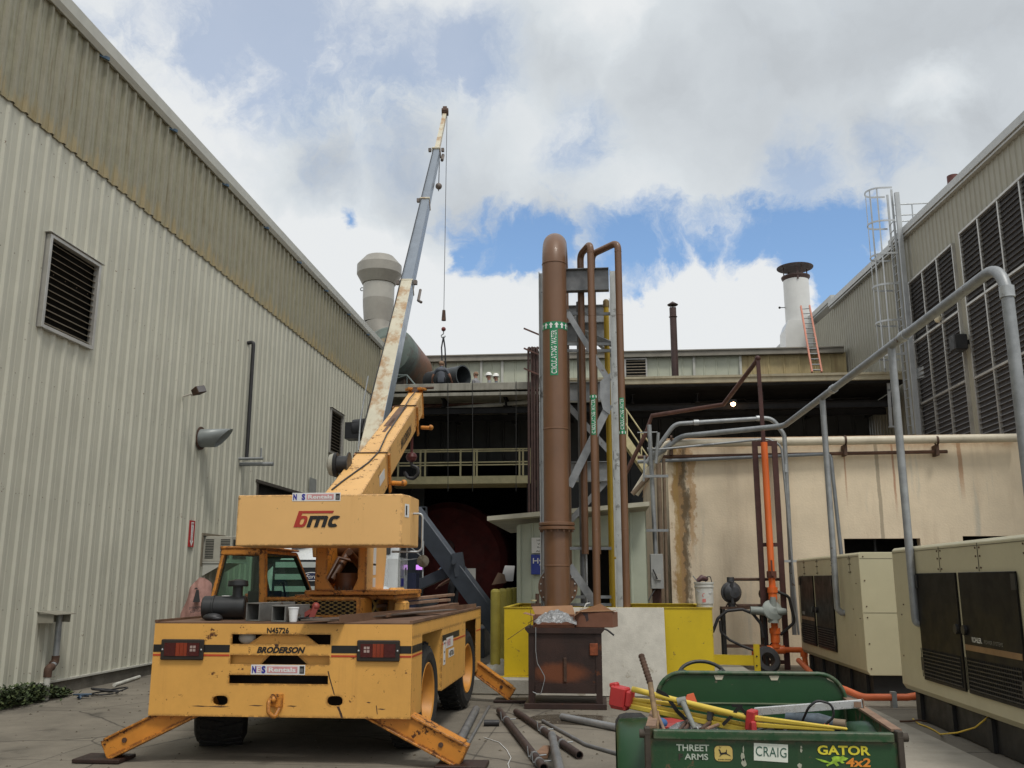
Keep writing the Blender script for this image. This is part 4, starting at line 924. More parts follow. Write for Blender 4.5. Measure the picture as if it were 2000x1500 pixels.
# conduit cluster at the corner of the stucco building
t = thing('conduit_cluster', 'cluster of upright conduits at the corner of the stucco building', 'conduits', (1.1, 18.4, 0))
b = MB()
for u0, v0, u1, v1, yy, r in ((1268, 830, 1281, 1085, 18.3, .045), (1286, 845, 1281, 905, 18.1, .032), (1259, 890, 1257, 940, 18.3, .02)): b.tube([P(u0, v0, Y=yy), P(u1, v1, Y=yy)], r, 10)
b.tube([P(1264, 876, Y=18.3), P(1285, 877, Y=18.3)], .02, 8); b.tube([P(1245, 845, Y=18.5), P(1284, 844, Y=18.5)], .012, 6); b.each('conduit', m_galvd, t, 2)
b = MB()
for u0, v0, u1, v1, yy, r in ((1286, 905, 1294, 1190, 18.55, .05), (1296, 895, 1303, 1190, 18.6, .035), (1268, 930, 1235, 965, 18.8, .05)): b.tube([P(u0, v0, Y=yy), P(u1, v1, Y=yy)], r, 10)
b.each('brown_conduit', mat('tan_brown_pipe', (.19, .135, .09), .6, var=.2, vs=4, dirt=.3), t, 2)
b = MB()
for v in (1036, 930): c = P(1285, v, Y=18.2); b.beam(c + V((-.25, 0, 0)), c + V((.2, 0, 0)), .05, .05)
b.each('strut', m_galvd, t)
b = MB(); x0_, z1_ = P(1270, 1082, Y=18.0).x, P(1270, 1082, Y=18.0).z; x1_, z0_ = P(1297, 1150, Y=18.0).x, P(1297, 1150, Y=18.0).z
t = thing('disconnect_switch', 'grey electrical disconnect box with a handle beside the right brown pipe', 'switch box', ((x0_ + x1_) / 2, 18, z0_)); b.box(x0_, x1_, 18, 18.25, z0_, z1_); b.build('case', mat('box_grey', (.36, .37, .36), .45, dirt=.2), t, bevel=.006)
b = MB(); b.box(x0_ + .10, x1_ - .05, 17.975, 17.998, z0_ + .16, z0_ + .28); b.build('plate', m_alu, t); b = MB(); b.tube([(x0_ + .04, 17.96, z0_ + .36), (x1_ - .12, 17.955, z0_ + .18)], .012, 6); b.build('handle', m_blk, t)
b = MB(); c = P(1278, 1190, Y=18.2); b.box(c.x - .03, c.x + .14, 18.2, 18.26, 0, z0_); b.build('post', m_rpipe, t)
b = MB(); b.bend([(x0_ + .08, 18.05, z0_), P(1268, 1170, Y=17.9), P(1262, 1195, Y=17.8)], .012, .1, 6); b.build('cable', m_blk, t)
# ================================================================== ORANGE GAS PIPE AND DARK RED FRAME
YO = 17.9
m_or = mat('orange_paint', (.78, .155, .028), .45, var=.06, vs=2, coat=.1); m_dred = mat('dark_red_steel', (.06, .018, .014), .6, var=.25, vs=4, dirt=.3)
t = thing('pipe_stand', 'tall dark red steel frame with a pole and diagonal arm holding the orange pipe', 'steel stand', (2.9, YO + .2, 0))
yy = YO + .12
fr = [P(1473, 862, Y=yy), P(1512, 862, Y=yy)]; xl = P(1484, 1050, Y=yy).x; xr = P(1523, 1050, Y=yy).x; ztp = fr[0].z
b = MB()
for x in (xl, xr): b.beam((x, yy, 0), (x, yy, ztp), .10, .06)
b.each('upright', m_dred, t)
b = MB()
for v in (866, 1064, 1293): z = P(1495, v, Y=yy).z; b.beam((xl + .051, yy, z), (xr - .051, yy, z), .05, .07 if v != 866 else .10)
b.each('cross_bar', m_dred, t)
b = MB(); pt_ = P(1480, 702, Y=yy); b.beam((pt_.x + .02, yy - .01, ztp - .15), (pt_.x + .0, yy - .01, pt_.z + .05), .07, .07); b.sphere((pt_.x, yy - .01, pt_.z + .02), .06, 8, 6); b.build('pole', m_dred, t)
b = MB(); b.tube([(pt_.x, yy - .01, pt_.z), P(1413, 790, Y=yy + 1.2), P(1273, 812, Y=yy + 1.6), P(1262, 845, Y=yy + 1.7), P(1222, 925, Y=yy + 2.0)], .045, 8); b.build('arm', m_rpipe, t)
xo = P(1500, 1000, Y=YO).x
t = thing('gas_pipe', 'bright orange vertical gas pipe with a cross piece and grey regulator', 'pipe', (xo, YO, 0)); r = .063
zt0, zr, zj = P(1488, 864, Y=YO).z, P(1514, 1160, Y=YO).z, P(1520, 1269, Y=YO).z
x = xo
b = MB(); b.tube([(x, YO, zt0), (x, YO, zj)], r, 16); xL, xR = P(1475, 1270, Y=YO).x, P(1570, 1270, Y=YO).x
b.bend([(xL - .01, YO, zj - .25), (xL, YO, zj), (xR, YO, zj), (xR + .02, YO, .05)], .05, .07, 12); b.build('pipe', m_or, t)
b = MB()
for v, rr, hh in ((1152, .095, .10), (1160, .08, .20), (1232, .10, .10), (1244, .085, .2), (1262, .09, .06)): c = P(1517, v, Y=YO); b.tube([(x, YO, c.z - hh / 2), (x, YO, c.z + hh / 2)], rr, 16)
b.tube([(x - .16, YO, zj), (x + .16, YO, zj)], .075, 12)
for xx in (xL, xR): b.tube([(xx, YO, zj - .12), (xx, YO, zj + .03)], .068, 12)
b.each('fitting', m_or, t, 2)
b = MB(); z = P(1510, 1122, Y=YO).z; b.tube([(x, YO, z - .06), (x, YO, z + .06)], .09, 12); b.tube([(x, YO - .09, z), (x, YO - .13, z)], .03, 8); b.beam((x - .01, YO - .11, z), (x - .01, YO - .11, z + .26), .03, .012); b.build('valve', mat('rusty_valve', (.14, .05, .03), .7, var=.3), t)
b = MB(); z = P(1514, 1194, Y=YO).z; c = V((x - .02, YO - .12, z))
b.lathe([(0, -.09), (.10, -.08), (.19, -.02), (.20, 0), (.19, .02), (.10, .07), (.03, .09), (0, .1)], c + V((-.02, 0, .02)), (.25, -.8, .35), n=20); b.tube([c + V((-.42, 0, .02)), c + V((-.1, 0, .0))], [.07, .08], 12); b.tube([c + V((.05, 0, 0)), c + V((.22, .0, .0))], [.09, .055], 10); b.tube([c + V((-.02, -.0, -.2)), c + V((-.0, 0, .26))], [.10, .05], 10)
b.build('regulator', mat('grey_cast_iron', (.27, .30, .28), .55, var=.1, dirt=.25), t)
b = MB(); b.bend([(x + .08, YO + .05, P(1520, 1155, Y=YO).z), (x + .3, YO + .05, P(1530, 1165, Y=YO).z), (x + .38, YO + .05, P(1538, 1215, Y=YO).z), (x + .1, YO + .02, P(1520, 1240, Y=YO).z)], .028, .12, 8); b.bend([(x + .1, YO + .15, P(1520, 1243, Y=YO).z), (x - .12, YO + .2, P(1500, 1268, Y=YO).z)], .02, .1, 8); b.each('hose', m_blk, t, 2)
# orange low line by the generators
t = thing('gas_line', 'orange pipe running low along the ground to the gap between the generators', 'pipe', (3.5, 13, .2))
b = MB(); b.bend([P(1560, 1290, Y=16.6), P(1600, 1330, Y=14.6), P(1650, 1347, Y=13.1), P(1685, 1362, Y=12.9), P(1772, 1362, Y=12.9), (4.6, 12.9, .25)], .045, .15, 12); b.build('pipe', mat('faded_orange', (.60, .14, .05), .55, dirt=.3), t)
b = MB(); c = P(1745, 1362, Y=12.9); b.box(c.x - .03, c.x + .03, c.y - .05, c.y + .05, 0, c.z + .07); b.build('bracket', m_galvd, t)
# yellow angle frame
t = thing('yellow_frame', 'low yellow painted steel angle frame beside the orange pipe', 'steel frame', (2.4, 16, 0)); yy = 16.0
a, c = P(1392, 1288, Y=yy), P(1478, 1290, Y=yy); c2, c3 = P(1478, 1270, Y=yy), P(1473, 1312, Y=yy)
b = MB(); b.beam(a, c, .06, .16); b.build('bar', m_yel, t); b = MB(); b.beam(V((c.x, yy - .04, 0)), V((c.x, yy - .04, c2.z + .1)), .10, .02); b.build('upright', m_yel, t)
b = MB(); 
for v in (1282, 1300): q_ = P(1478, v, Y=yy - .055); b.lathe([(0, .006), (.014, .006), (.014, 0)], q_, (0, -1, 0), n=8)
b.build('bolt_hole', m_ink, t)
# diaphragm pump on its stand
t = thing('pump', 'round grey diaphragm pump on a dark steel stand by the stucco wall', 'pump', (2.4, 18, 0)); yy = 18.1
c = P(1428, 1157, Y=yy); m_pump = mat('pump_grey', (.075, .078, .085), .45, .3, var=.2, vs=9)
b = MB(); b.lathe([(0, -.17), (.10, -.16), (.17, -.09), (.185, -.03), (.20, -.025), (.20, .025), (.185, .03), (.17, .09), (.10, .16), (0, .17)], c, (.3, -.95, 0), n=28); b.tube([c + V((0, 0, .18)), c + V((0, 0, .28))], .07, 12); b.tube([c + V((0, -.12, -.2)), c + V((0, -.16, .2))], .03, 8); b.tube([c + V((0, 0, -.28)), c + V((0, 0, -.18))], .07, 12); b.build('body', m_pump, t)
b = MB(); b.tube([c + V((0, 0, .24)), c + V((.95, 0, .24))], .028, 8); b.tube([c + V((.1, 0, -.25)), c + V((.75, 0, -.25))], .04, 10); b.each('pipe', m_rusty, t, 2)
b = MB(); c2 = P(1495, 1160, Y=yy); b.lathe([(0, -.06), (.11, -.06), (.13, 0), (.11, .06), (0, .06)], c2, (0, 1, 0), n=16); b.build('gauge', m_rusty, t)
b = MB(); zt1 = P(1410, 1187, Y=yy).z; xa_, xb_ = P(1408, 1187, Y=yy).x, P(1492, 1187, Y=yy).x
b.beam((xa_, yy, zt1), (xb_, yy, zt1), .35, .04); b.build('table_top', m_rusty, t)
for x in (xa_ + .03, xb_ - .03):
    for y in (yy - .16, yy + .2):
        b = MB(); b.beam((x, y, 0), (x, y, zt1 - .021), .05, .05); b.build('leg', m_skid, t)
b = MB(); b.beam((xa_ + .05, yy - .16, .42), (xb_ - .05, yy - .16, .42), .05, .06); b.beam((c.x - .12, yy, zt1), c + V((0, 0, -.1)), .04, .02); b.beam((c.x + .12, yy, zt1), c + V((0, 0, -.1)), .04, .02); b.each('brace', m_rusty, t)
b = MB(); h = [P(u, v, Y=yy - .3) for u, v in ((1392, 1235), (1402, 1208), (1420, 1193), (1450, 1190), (1470, 1198), (1486, 1218), (1490, 1245))]; b.bend(h, .028, .1, 8); h = [P(u, v, Y=yy - .35) for u, v in ((1406, 1212), (1408, 1235), (1425, 1250), (1450, 1262), (1472, 1270))]; b.bend(h, .024, .1, 8); tag(b.build('hose', m_blk), 'black hose looping over the pump stand down to the orange pipe', 'hose')
b = MB(); c = P(1497, 1290, Y=17.2); b.lathe([(.2, -.1), (.24, -.05), (.24, .05), (.2, .1), (.12, .1), (.12, -.1), (.2, -.1)], c, (.2, -1, .3), n=20); tag(b.build('hose_coil', m_blk), 'small black rubber coil at the foot of the dark red frame', 'hose')
# bucket
c = P(1376, 1197, Y=14.2); zb = 1.22; rr = .12
t = thing('bucket', 'dirty white plastic bucket full of tools on the corner of the yellow box', 'bucket', (c.x, 14.12, zb))
m_bkt = mat('dirty_white_plastic', (.60, .60, .56), .4, dirt=.4, var=.05, streak=(.3, .3, .28), streak_amt=.3)
b = MB(); b.lathe([(0, .0), (.115, 0), (.135, .28), (.145, .285), (.145, .30), (.137, .30), (.137, .33), (.147, .335), (.147, .36), (.135, .36), (.13, .05)], (c.x, 14.12, zb), n=28); b.build('body', m_bkt, t)
b = MB(); b.text('O', (c.x - .02, 14.12 - .130, zb + .17), (1, 0, 0), (0, -.05, 1), .05, .06, bold=.02); b.box(c.x - .045, c.x + .005, 14.12 - .131, 14.12 - .129, zb + .07, zb + .12); b.build('label', mat('faded_red', (.55, .16, .14), .6), t)
b = MB(); b.bend([(c.x - .13, 14.12, zb + .32), (c.x - .11, 14.02, zb + .22), (c.x + .10, 13.99, zb + .20), (c.x + .13, 14.12, zb + .32)], .004, .05, 6); b.build('handle', m_galv, t)
t2 = thing('hand_tool', 'dark red grinder lying in the top of the white bucket', 'tool', (c.x, 14.12, zb + .3)); b = MB(); b.tube([(c.x - .10, 14.10, zb + .37), (c.x - .03, 14.1, zb + .42), (c.x + .05, 14.14, zb + .40)], [.03, .045, .035], 10); b.build('body', mat('tool_maroon', (.08, .03, .03), .5), t2)
b = MB(); b.bend([(c.x + .02, 14.1, zb + .36), (c.x + .05, 14.1, zb + .44), (c.x + .10, 14.12, zb + .44), (c.x + .12, 14.12, zb + .33)], .007, .04, 6); b.build('cord', m_blk, t2)
b = MB(); b.beam((c.x - .05, 14.1, zb + .3), (c.x - .16, 14.08, zb + .45), .02, .012); tag(b.build('steel_bar', m_galvd), 'flat steel bar leaning out of the left of the white bucket', 'tool')
# beyond the containment box: bollards
m_bol = mat('bollard_yellow', (.36, .31, .06), .6, var=.12, vs=4, dirt=.4)
pr = None
for i, (u, v, y) in enumerate(((968, 1149, 16.0), (982, 1144, 17.1), (994, 1140, 18.3), (1003, 1138, 19.5), (1010, 1137, 20.6))):
    x = P(u, v, Y=y).x; z = 1.46
    lb = ['nearest and brightest yellow bollard in the row before the shed', 'second yellow bollard from the front in the row before the shed', 'middle yellow bollard of the row before the shed', 'fourth yellow bollard, olive in the shade before the shed', 'farthest yellow bollard, mostly hidden by the shed corner'][i]
    b = MB(); b.lathe([(.085, 0), (.085, z - .05), (.07, z - .015), (.03, z), (0, z)], (x, y, 0), n=20); tag(b.build('bollard', m_bol), lb, 'bollard', 'yellow bollards by the shed')
b = MB(); c = P(975, 1125, Y=21.5); b.prism([(-.17, -.2), (.17, -.15), (.12, .04), (-.03, .08)], c, (1, 0, 0), (0, .2, 1), (0, .02, 0)); tag(b.build('cardboard_sheet', mat('dark_card', (.14, .085, .055), .8)), 'torn piece of brown cardboard standing behind the bollards', 'cardboard')
b = MB(); c = P(990, 1118, Y=21.8); b.prism([(-.15, -.2), (.15, -.2), (.18, .15), (-.05, .16)], c, (1, 0, 0), (0, .3, 1), (0, .02, 0)); tag(b.build('paper_sheet', mat('dull_white', (.4, .4, .4), .8)), 'crumpled white sheet beside the cardboard behind the bollards', 'paper')
# boiler tank
t = thing('tank', 'huge dark red round ended tank in the shadow of the open bay', 'tank', (-5.2, 38, 0)); c = P(872, 1140, Y=37.6)
b = MB(); b.lathe([(0, -.0), (.8, .04), (1.6, .16), (2.2, .40), (2.45, .70), (2.5, 1.0), (2.5, 5)], (c.x, c.y - .5, 2.3), (0, 1, 0), n=48); b.build('shell', mat('dark_red_tank', (.10, .014, .012), .8, var=.3, vs=1.5, dirt=.4), t)
b = MB()
for x in (-1.0, 1.0): b.beam((c.x + x, c.y + .6, 0), (c.x + x, c.y + .6, .8), .2, .5)
b.each('saddle', m_dark, t); b = MB(); b.lathe([(.3, 0), (.3, -.14), (0, -.16)], (c.x + .1, c.y - .5, 2.9), (0, 1, 0), n=20); b.build('manway', m_dred, t)
b = MB(); q_ = P(917, 1124, Y=24); b.box(q_.x - .16, q_.x + .16, q_.y - .02, q_.y, q_.z - .18, q_.z + .18); t = tag(b.build('notice_board', mat('dim_white', (.32, .32, .30), .6)), 'small white notice board in front of the dark red tank', 'sign')
# rusty stand with boxes
YR = 12.35; xl, xr = P(1032, 1300, Y=YR).x, P(1176, 1300, Y=YR).x
m_rcab = mat('burnt_brown_steel', (.030, .013, .009), .6, var=.35, vs=2.5, spots=(.10, .035, .015), spot_amt=.25, spot_scale=6, bump=.15)
def rcab(N, L, pos, c, mix, rng, noise, stretched):
    vd = N.new('ShaderNodeVectorMath'); vd.operation = 'MULTIPLY_ADD'; L.new(pos, vd.inputs[0]); vd.inputs[1].default_value = (1 / .42, 0, 1 / .15); vd.inputs[2].default_value = (-((xl + xr) / 2 - .06) / .42, 0, -.44 / .15)
    ln = N.new('ShaderNodeVectorMath'); ln.operation = 'LENGTH'; L.new(vd.outputs[0], ln.inputs[0])
    a = N.new('ShaderNodeMath'); a.operation = 'MULTIPLY_ADD'; L.new(noise(pos, 9, 7, .7), a.inputs[0]); a.inputs[1].default_value = .55; L.new(ln.outputs['Value'], a.inputs[2])
    return mix(rng(a.outputs[0], .75, 1.35, .75, 0), c, (.19, .055, .016))
m_rbody = mat('heat_rusted_steel', (.030, .013, .009), .6, var=.35, vs=2.5, spots=(.10, .035, .015), spot_amt=.25, spot_scale=6, bump=.15, extra=rcab)
t = thing('steel_cabinet', 'rusty dark brown steel cabinet with a flared top edge standing on the concrete', 'cabinet', ((xl + xr) / 2, YR + .35, 0))
b = MB(); zt = .93; b.box(xl, xr, YR, YR + .7, .19, zt); b.build('body', m_rbody, t, bevel=.006)
b = MB(); b.prism([(xl - .0, zt + .002), (xl - .04, zt + .05), (xl - .04, zt + .07), (xr + .04, zt + .07), (xr + .04, zt + .05), (xr, zt + .002)], (0, YR - .035, 0), (1, 0, 0), (0, 0, 1), (0, .77, 0)); b.build('top', m_rcab, t)
for x in (xl + .001, xr - .08):
    b = MB(); b.box(x, x + .08, YR - .012, YR - .001, .07, zt - .001); b.box(x, x + .08, YR - .011, YR + .06, 0.07, .188); b.build('leg', m_rcab, t)
b = MB(); b.box(xl - .05, xr + .05, YR - .06, YR + .72, .001, .068); b.build('base', m_rcab, t, bevel=.004)
b = MB(); b.box(xl + .09, xr - .09, YR - .03, YR - .002, .192, .31); b.build('kick_plate', m_rcab, t)
b = MB(); b.box((xl + xr) / 2 - .02, (xl + xr) / 2 + .02, YR - .035, YR - .002, .33, .63); b.build('latch_bar', m_rusty, t, bevel=.006)
b = MB(); b.box(xr - .155, xr - .05, YR - .03, YR - .001, .66, .81); b.build('switch_cover', mat('heat_rust', (.22, .055, .018), .7, var=.35, vs=18), t, bevel=.006)
b = MB(); p0 = V((xl + .1, YR - .04, zt + .08)); b.bend([p0, p0 + V((0, -.02, -.3)), p0 + V((.02, -.02, -.45)), p0 + V((.12, -.02, -.62)), p0 + V((.06, -.03, -.84)), p0 + V((-.04, -.02, -.8))], .006, .1, 6); tag(b.build('wire', m_galvd), 'thin pale wire hanging down the front of the rusty cabinet', 'wire')
m_card = mat('cardboard', (.33, .185, .10), .85, var=.1, vs=3, dirt=.3); m_card2 = mat('cardboard_dark', (.20, .09, .055), .85, var=.15, vs=3, dirt=.3)
# open box
zc = zt + .07
t = thing('cardboard_box', 'open cardboard box holding a clear plastic bag on the left of the rusty cabinet', 'box', (xl + .3, YR + .3, zc))
b = MB(); x0_, x1_, y0_, y1_, h = xl + .06, xl + .60, YR + .02, YR + .45, .15
for q_ in ((x0_, x1_, y0_, y0_ + .008), (x0_, x1_, y1_ - .008, y1_), (x0_, x0_ + .008, y0_ + .009, y1_ - .009), (x1_ - .008, x1_, y0_ + .009, y1_ - .009)): b.box(*q_, zc + .001, zc + (h * .25 if q_[3] == y0_ + .008 else h))
b.box(x0_ + .009, x1_ - .009, y0_ + .009, y1_ - .009, zc + .001, zc + .01); b.build('box_side', m_card2, t)
b = MB(); b.beam((x0_, (y0_ + y1_) / 2, zc + h), (x0_ - .13, (y0_ + y1_) / 2, zc + h + .03), .40, .006); b.beam((x1_, (y0_ + y1_) / 2, zc + h), (x1_ + .08, (y0_ + y1_) / 2, zc + h + .06), .40, .006); b.prism([(x0_, 0), (x1_, 0), (x1_ - .04, .14), (x0_ - .05, .12)], (0, y1_, zc + h), (1, 0, 0), (0, .5, .85), (0, -.004, .003)); b.build('flap', m_card, t)
m_bag = mat('plastic_film', (.22, .225, .23), .2, var=.35, vs=14, spots=(.5, .52, .54), spot_amt=.35, spot_scale=20, bump=.8, bscale=30)
b = MB(); rn = random.Random(2); n = 20; mm_ = 10; cx_, cy_ = (x0_ + x1_) / 2 + .02, (y0_ + y1_) / 2 - .1
vs = [(cx_ + (j / n - .5) * .56, cy_ + (i / mm_ - .5) * .34, zc + .05 + .17 * math.sin(math.pi * (j + .5) / (n + 1)) ** .8 * math.sin(math.pi * (i + .4) / (mm_ + .8)) + rn.uniform(-.014, .014)) for i in range(mm_ + 1) for j in range(n + 1)]
b.add(vs, [(i * (n + 1) + j, i * (n + 1) + j + 1, (i + 1) * (n + 1) + j + 1, (i + 1) * (n + 1) + j) for i in range(mm_) for j in range(n)]); tag(b.build('plastic_bag', m_bag), 'crumpled clear plastic bag bulging out of the open cardboard box', 'bag')
t = thing('cardboard_box', 'closed brown cardboard box on the right end of the rusty cabinet top', 'box', (xr - .1, YR + .3, zc)); Mx = frame_mat((xr - .06, YR + .28, zc + .002), R(-12))
b = MB(Mx); b.box(-.25, .25, -.17, .17, 0, .19); b.build('body', m_card2, t, bevel=.004); b = MB(Mx); b.beam((-.25, -.10, .195), (.26, -.06, .21), .2, .006); b.prism([(-.26, .19), (.24, .19), (.05, .30)], (0, .0, 0), (1, 0, 0), (0, 0, 1), (0, .006, 0)); b.build('flap', m_card, t)
b = MB(Mx); b.prism([(-.16, .18), (-.08, .18), (-.07, .09), (-.10, .07), (-.12, .14)], (0, -.171, 0), (1, 0, 0), (0, 0, 1), (0, -.001, 0)); b.build('dark_smudge', mat('smudge', (.05, .035, .035), .8), t)
b = MB(); p0 = V((xr - .04, YR, zc - .01)); b.bend([p0, p0 + V((.1, -.01, .0)), p0 + V((.2, 0, -.08))], .012, .1, 8); tag(b.build('black_strap', m_blk), 'short black strap sticking out from under the closed cardboard box', 'strap')
b = MB()
for dx, dz, dx2 in ((.02, .22, .0), (-.06, .12, .08), (.0, .1, -.3)): b.tube([(xl + .03, YR, zc), (xl + .03 + dx / 2 , YR - .01, zc + dz / 2), (xl + .03 + dx2, YR, zc + dz if dx2 > -.2 else zc - .15)], .004, 5)
tag(b.build('bent_wire', m_rusty), 'stiff rusty wires sticking up at the left end of the rusty cabinet', 'wire')
# ------------------------------------------------------------------ pipes on the ground
m_gp = mat('dull_grey_pipe', (.19, .195, .20), .5, .3, var=.2, vs=6, dirt=.3)
def gpipe(a, c, r, m, label, hollow=True, extra=None, name='loose_pipe', mid=None, z=None):
    z = r if z is None else z
    p, q = P(*a, Z=z), P(*c, Z=z); t = thing(name, label, 'pipe', p, 0, 'loose pipes and rods on the concrete')
    pts = [p] + ([P(*k, Z=z) for k in mid] if mid else []) + [q]
    b = MB(); b.bend(pts, r, .3, 14, caps=False); d0 = (pts[1] - p).normalized(); d1 = (q - pts[-2]).normalized()
    b.lathe([(r, 0), (r * .8, 0), (r * .8, .05)], p, d0, n=14); b.lathe([(r, 0), (r * .8, 0), (r * .8, .05)], q, -d1, n=14); b.build('pipe', m, t)
    b = MB(); b.lathe([(r * .8, .05), (0, .05)], p, d0, n=14); b.lathe([(r * .8, .05), (0, .05)], q, -d1, n=14); b.build('bore', m_black, t)
    if extra:
        b = MB()
        for s in extra: k = p.lerp(q, s); d = (q - p).normalized(); b.tube([k - d * .02, k + d * .02], r + .006, 12); w = d.cross(V((0, 0, 1))); b.tube([k + V((0, 0, r * .3)) - w * (r + .07), k + w * (r + .02), k + w * (r + .03) + V((0, 0, .09))], .007, 5)
        b.each('clamp', m_galvd, t, 4)
    return t
gpipe((896, 1450), (930, 1385), .045, m_gp, 'grey pipe with a pale threaded end lying beside the crane wheel')
gpipe((913, 1455), (955, 1380), .016, m_gp, 'thin dull rod lying next to the grey pipe by the crane wheel', name='loose_rod')
gpipe((975, 1388), (1062, 1500), .038, mat('brown_loose_pipe', (.06, .04, .035), .6, .2, var=.3, vs=6), 'long dark rusty pipe with clamps lying across the concrete, left of the pair', extra=(.22, .85, .93))
gpipe((1008, 1390), (1132, 1475), .037, mat('brown_loose_pipe', ()), 'long dark rusty pipe lying across the concrete with its open end to the right', extra=(.5, .78))
gpipe((1078, 1436), (1095, 1510), .040, m_gp, 'short grey pipe lying over the open ended rusty pipe', z=.11)
gpipe((1060, 1408), (1240, 1482), .018, m_gp, 'thin bent grey conduit lying on the concrete in front of the cart', mid=[(1145, 1455)], name='loose_conduit')
gpipe((1098, 1400), (1250, 1430), .04, m_galvd, 'galvanised pipe lying in the wet patch beside the cabinet')
gpipe((945, 1412), (975, 1412), .035, m_blk, 'short black pipe nipple lying beside the front outrigger foot', name='pipe_nipple')
gpipe((955, 1318), (990, 1283), .06, mat('pale_grey_pipe', (.34, .34, .31), .7, dirt=.4, var=.1), 'upper pale grey pipe of the pair behind the crane front corner', z=.18)
gpipe((958, 1332), (992, 1300), .06, mat('pale_grey_pipe', ()), 'lower pale grey pipe of the pair behind the crane front corner', z=.06)
c = P(1064, 1475, Z=0); b = MB(); b.prism([(-.06, -.2), (.06, -.2), (.02, .22), (-.05, .2)], (c.x, c.y, .003), (1, 0, 0), (.1, 1, 0), (0, 0, .05)); tag(b.build('wood_block', mat('worn_wood', (.24, .14, .085), .85, var=.2, vs=9, dirt=.3), bevel=.004), 'reddish wedge of wood lying between the loose pipes', 'wood block')
b = MB(); pts = [P(u, v, Z=.006) for u, v in ((945, 1440), (975, 1450), (990, 1465), (998, 1480), (992, 1492), (996, 1505))]; b.bend(pts, .004, .2, 5); tag(b.build('wire', m_wsign), 'thin white wire lying on the concrete by the crane', 'wire')
# scattered grit
b = MB(); rn = random.Random(8)
for i in range(650):
    x = rn.uniform(-7.3, 3.2); y = rn.uniform(7.6, 15.5) if rn.random() < .7 else rn.uniform(12, 17)
    s = rn.uniform(.006, .02); a = rn.uniform(0, 3); b.add([(x + math.cos(a + k * 1.57) * s * rn.uniform(.5, 1.3), y + math.sin(a + k * 1.57) * s * rn.uniform(.5, 1.3), .001) for k in range(4)] + [(x, y, s * .8)], [(0, 1, 4), (1, 2, 4), (2, 3, 4), (3, 0, 4)])
tag(b.build('grit', mat('dark_grit', (.10, .085, .06), .9, var=.4, vs=20)), 'small dark grit and chips scattered over the concrete yard', 'grit', kind='stuff')
# ================================================================== YELLOW MOBILE CRANE
m_cy = mat('crane_yellow', (.74, .39, .090), .48, var=.06, vs=1.8, spots=(.10, .035, .014), spot_amt=.16, spot_scale=26, streak=(.42, .18, .05), streak_amt=.25, streak_scale=6, dirt=.16, bump=.06, edge=.9)
m_co = mat('crane_orange', (.60, .235, .03), .5, var=.10, vs=3, spots=(.07, .028, .012), spot_amt=.34, spot_scale=22, dirt=.3, edge=.95)
m_cw = mat('counterweight_yellow', (.80, .475, .18), .45, var=.04, vs=1.2, spots=(.12, .05, .02), spot_amt=.02, spot_scale=24, streak=(.56, .28, .08), streak_amt=.22, streak_scale=3, dirt=.06, edge=.8)
m_deck = mat('worn_deck_brown', (.155, .085, .05), .7, var=.3, vs=4, spots=(.30, .14, .04), spot_amt=.12, spot_scale=8, dirt=.4)
m_rub = mat('tyre_rubber', (.020, .020, .019), .85, var=.3, vs=9, dirt=.3, bump=.3, bscale=40)
m_stripe = mat('black_stripe', (.013, .012, .011), .5); m_red = mat('red_stripe', (.50, .06, .02), .5)
cr = thing('mobile_crane', 'yellow four wheeled deck crane with lowered boom and big rear counterweight box', 'crane', (-2.89, 10.8, 0))
XA, XB, YR0, ZB, ZT = -4.09, -1.69, 8.4, .41, 1.215
def xz(u, v, y=YR0): p = P(u, v, Y=y); return p.x, p.z
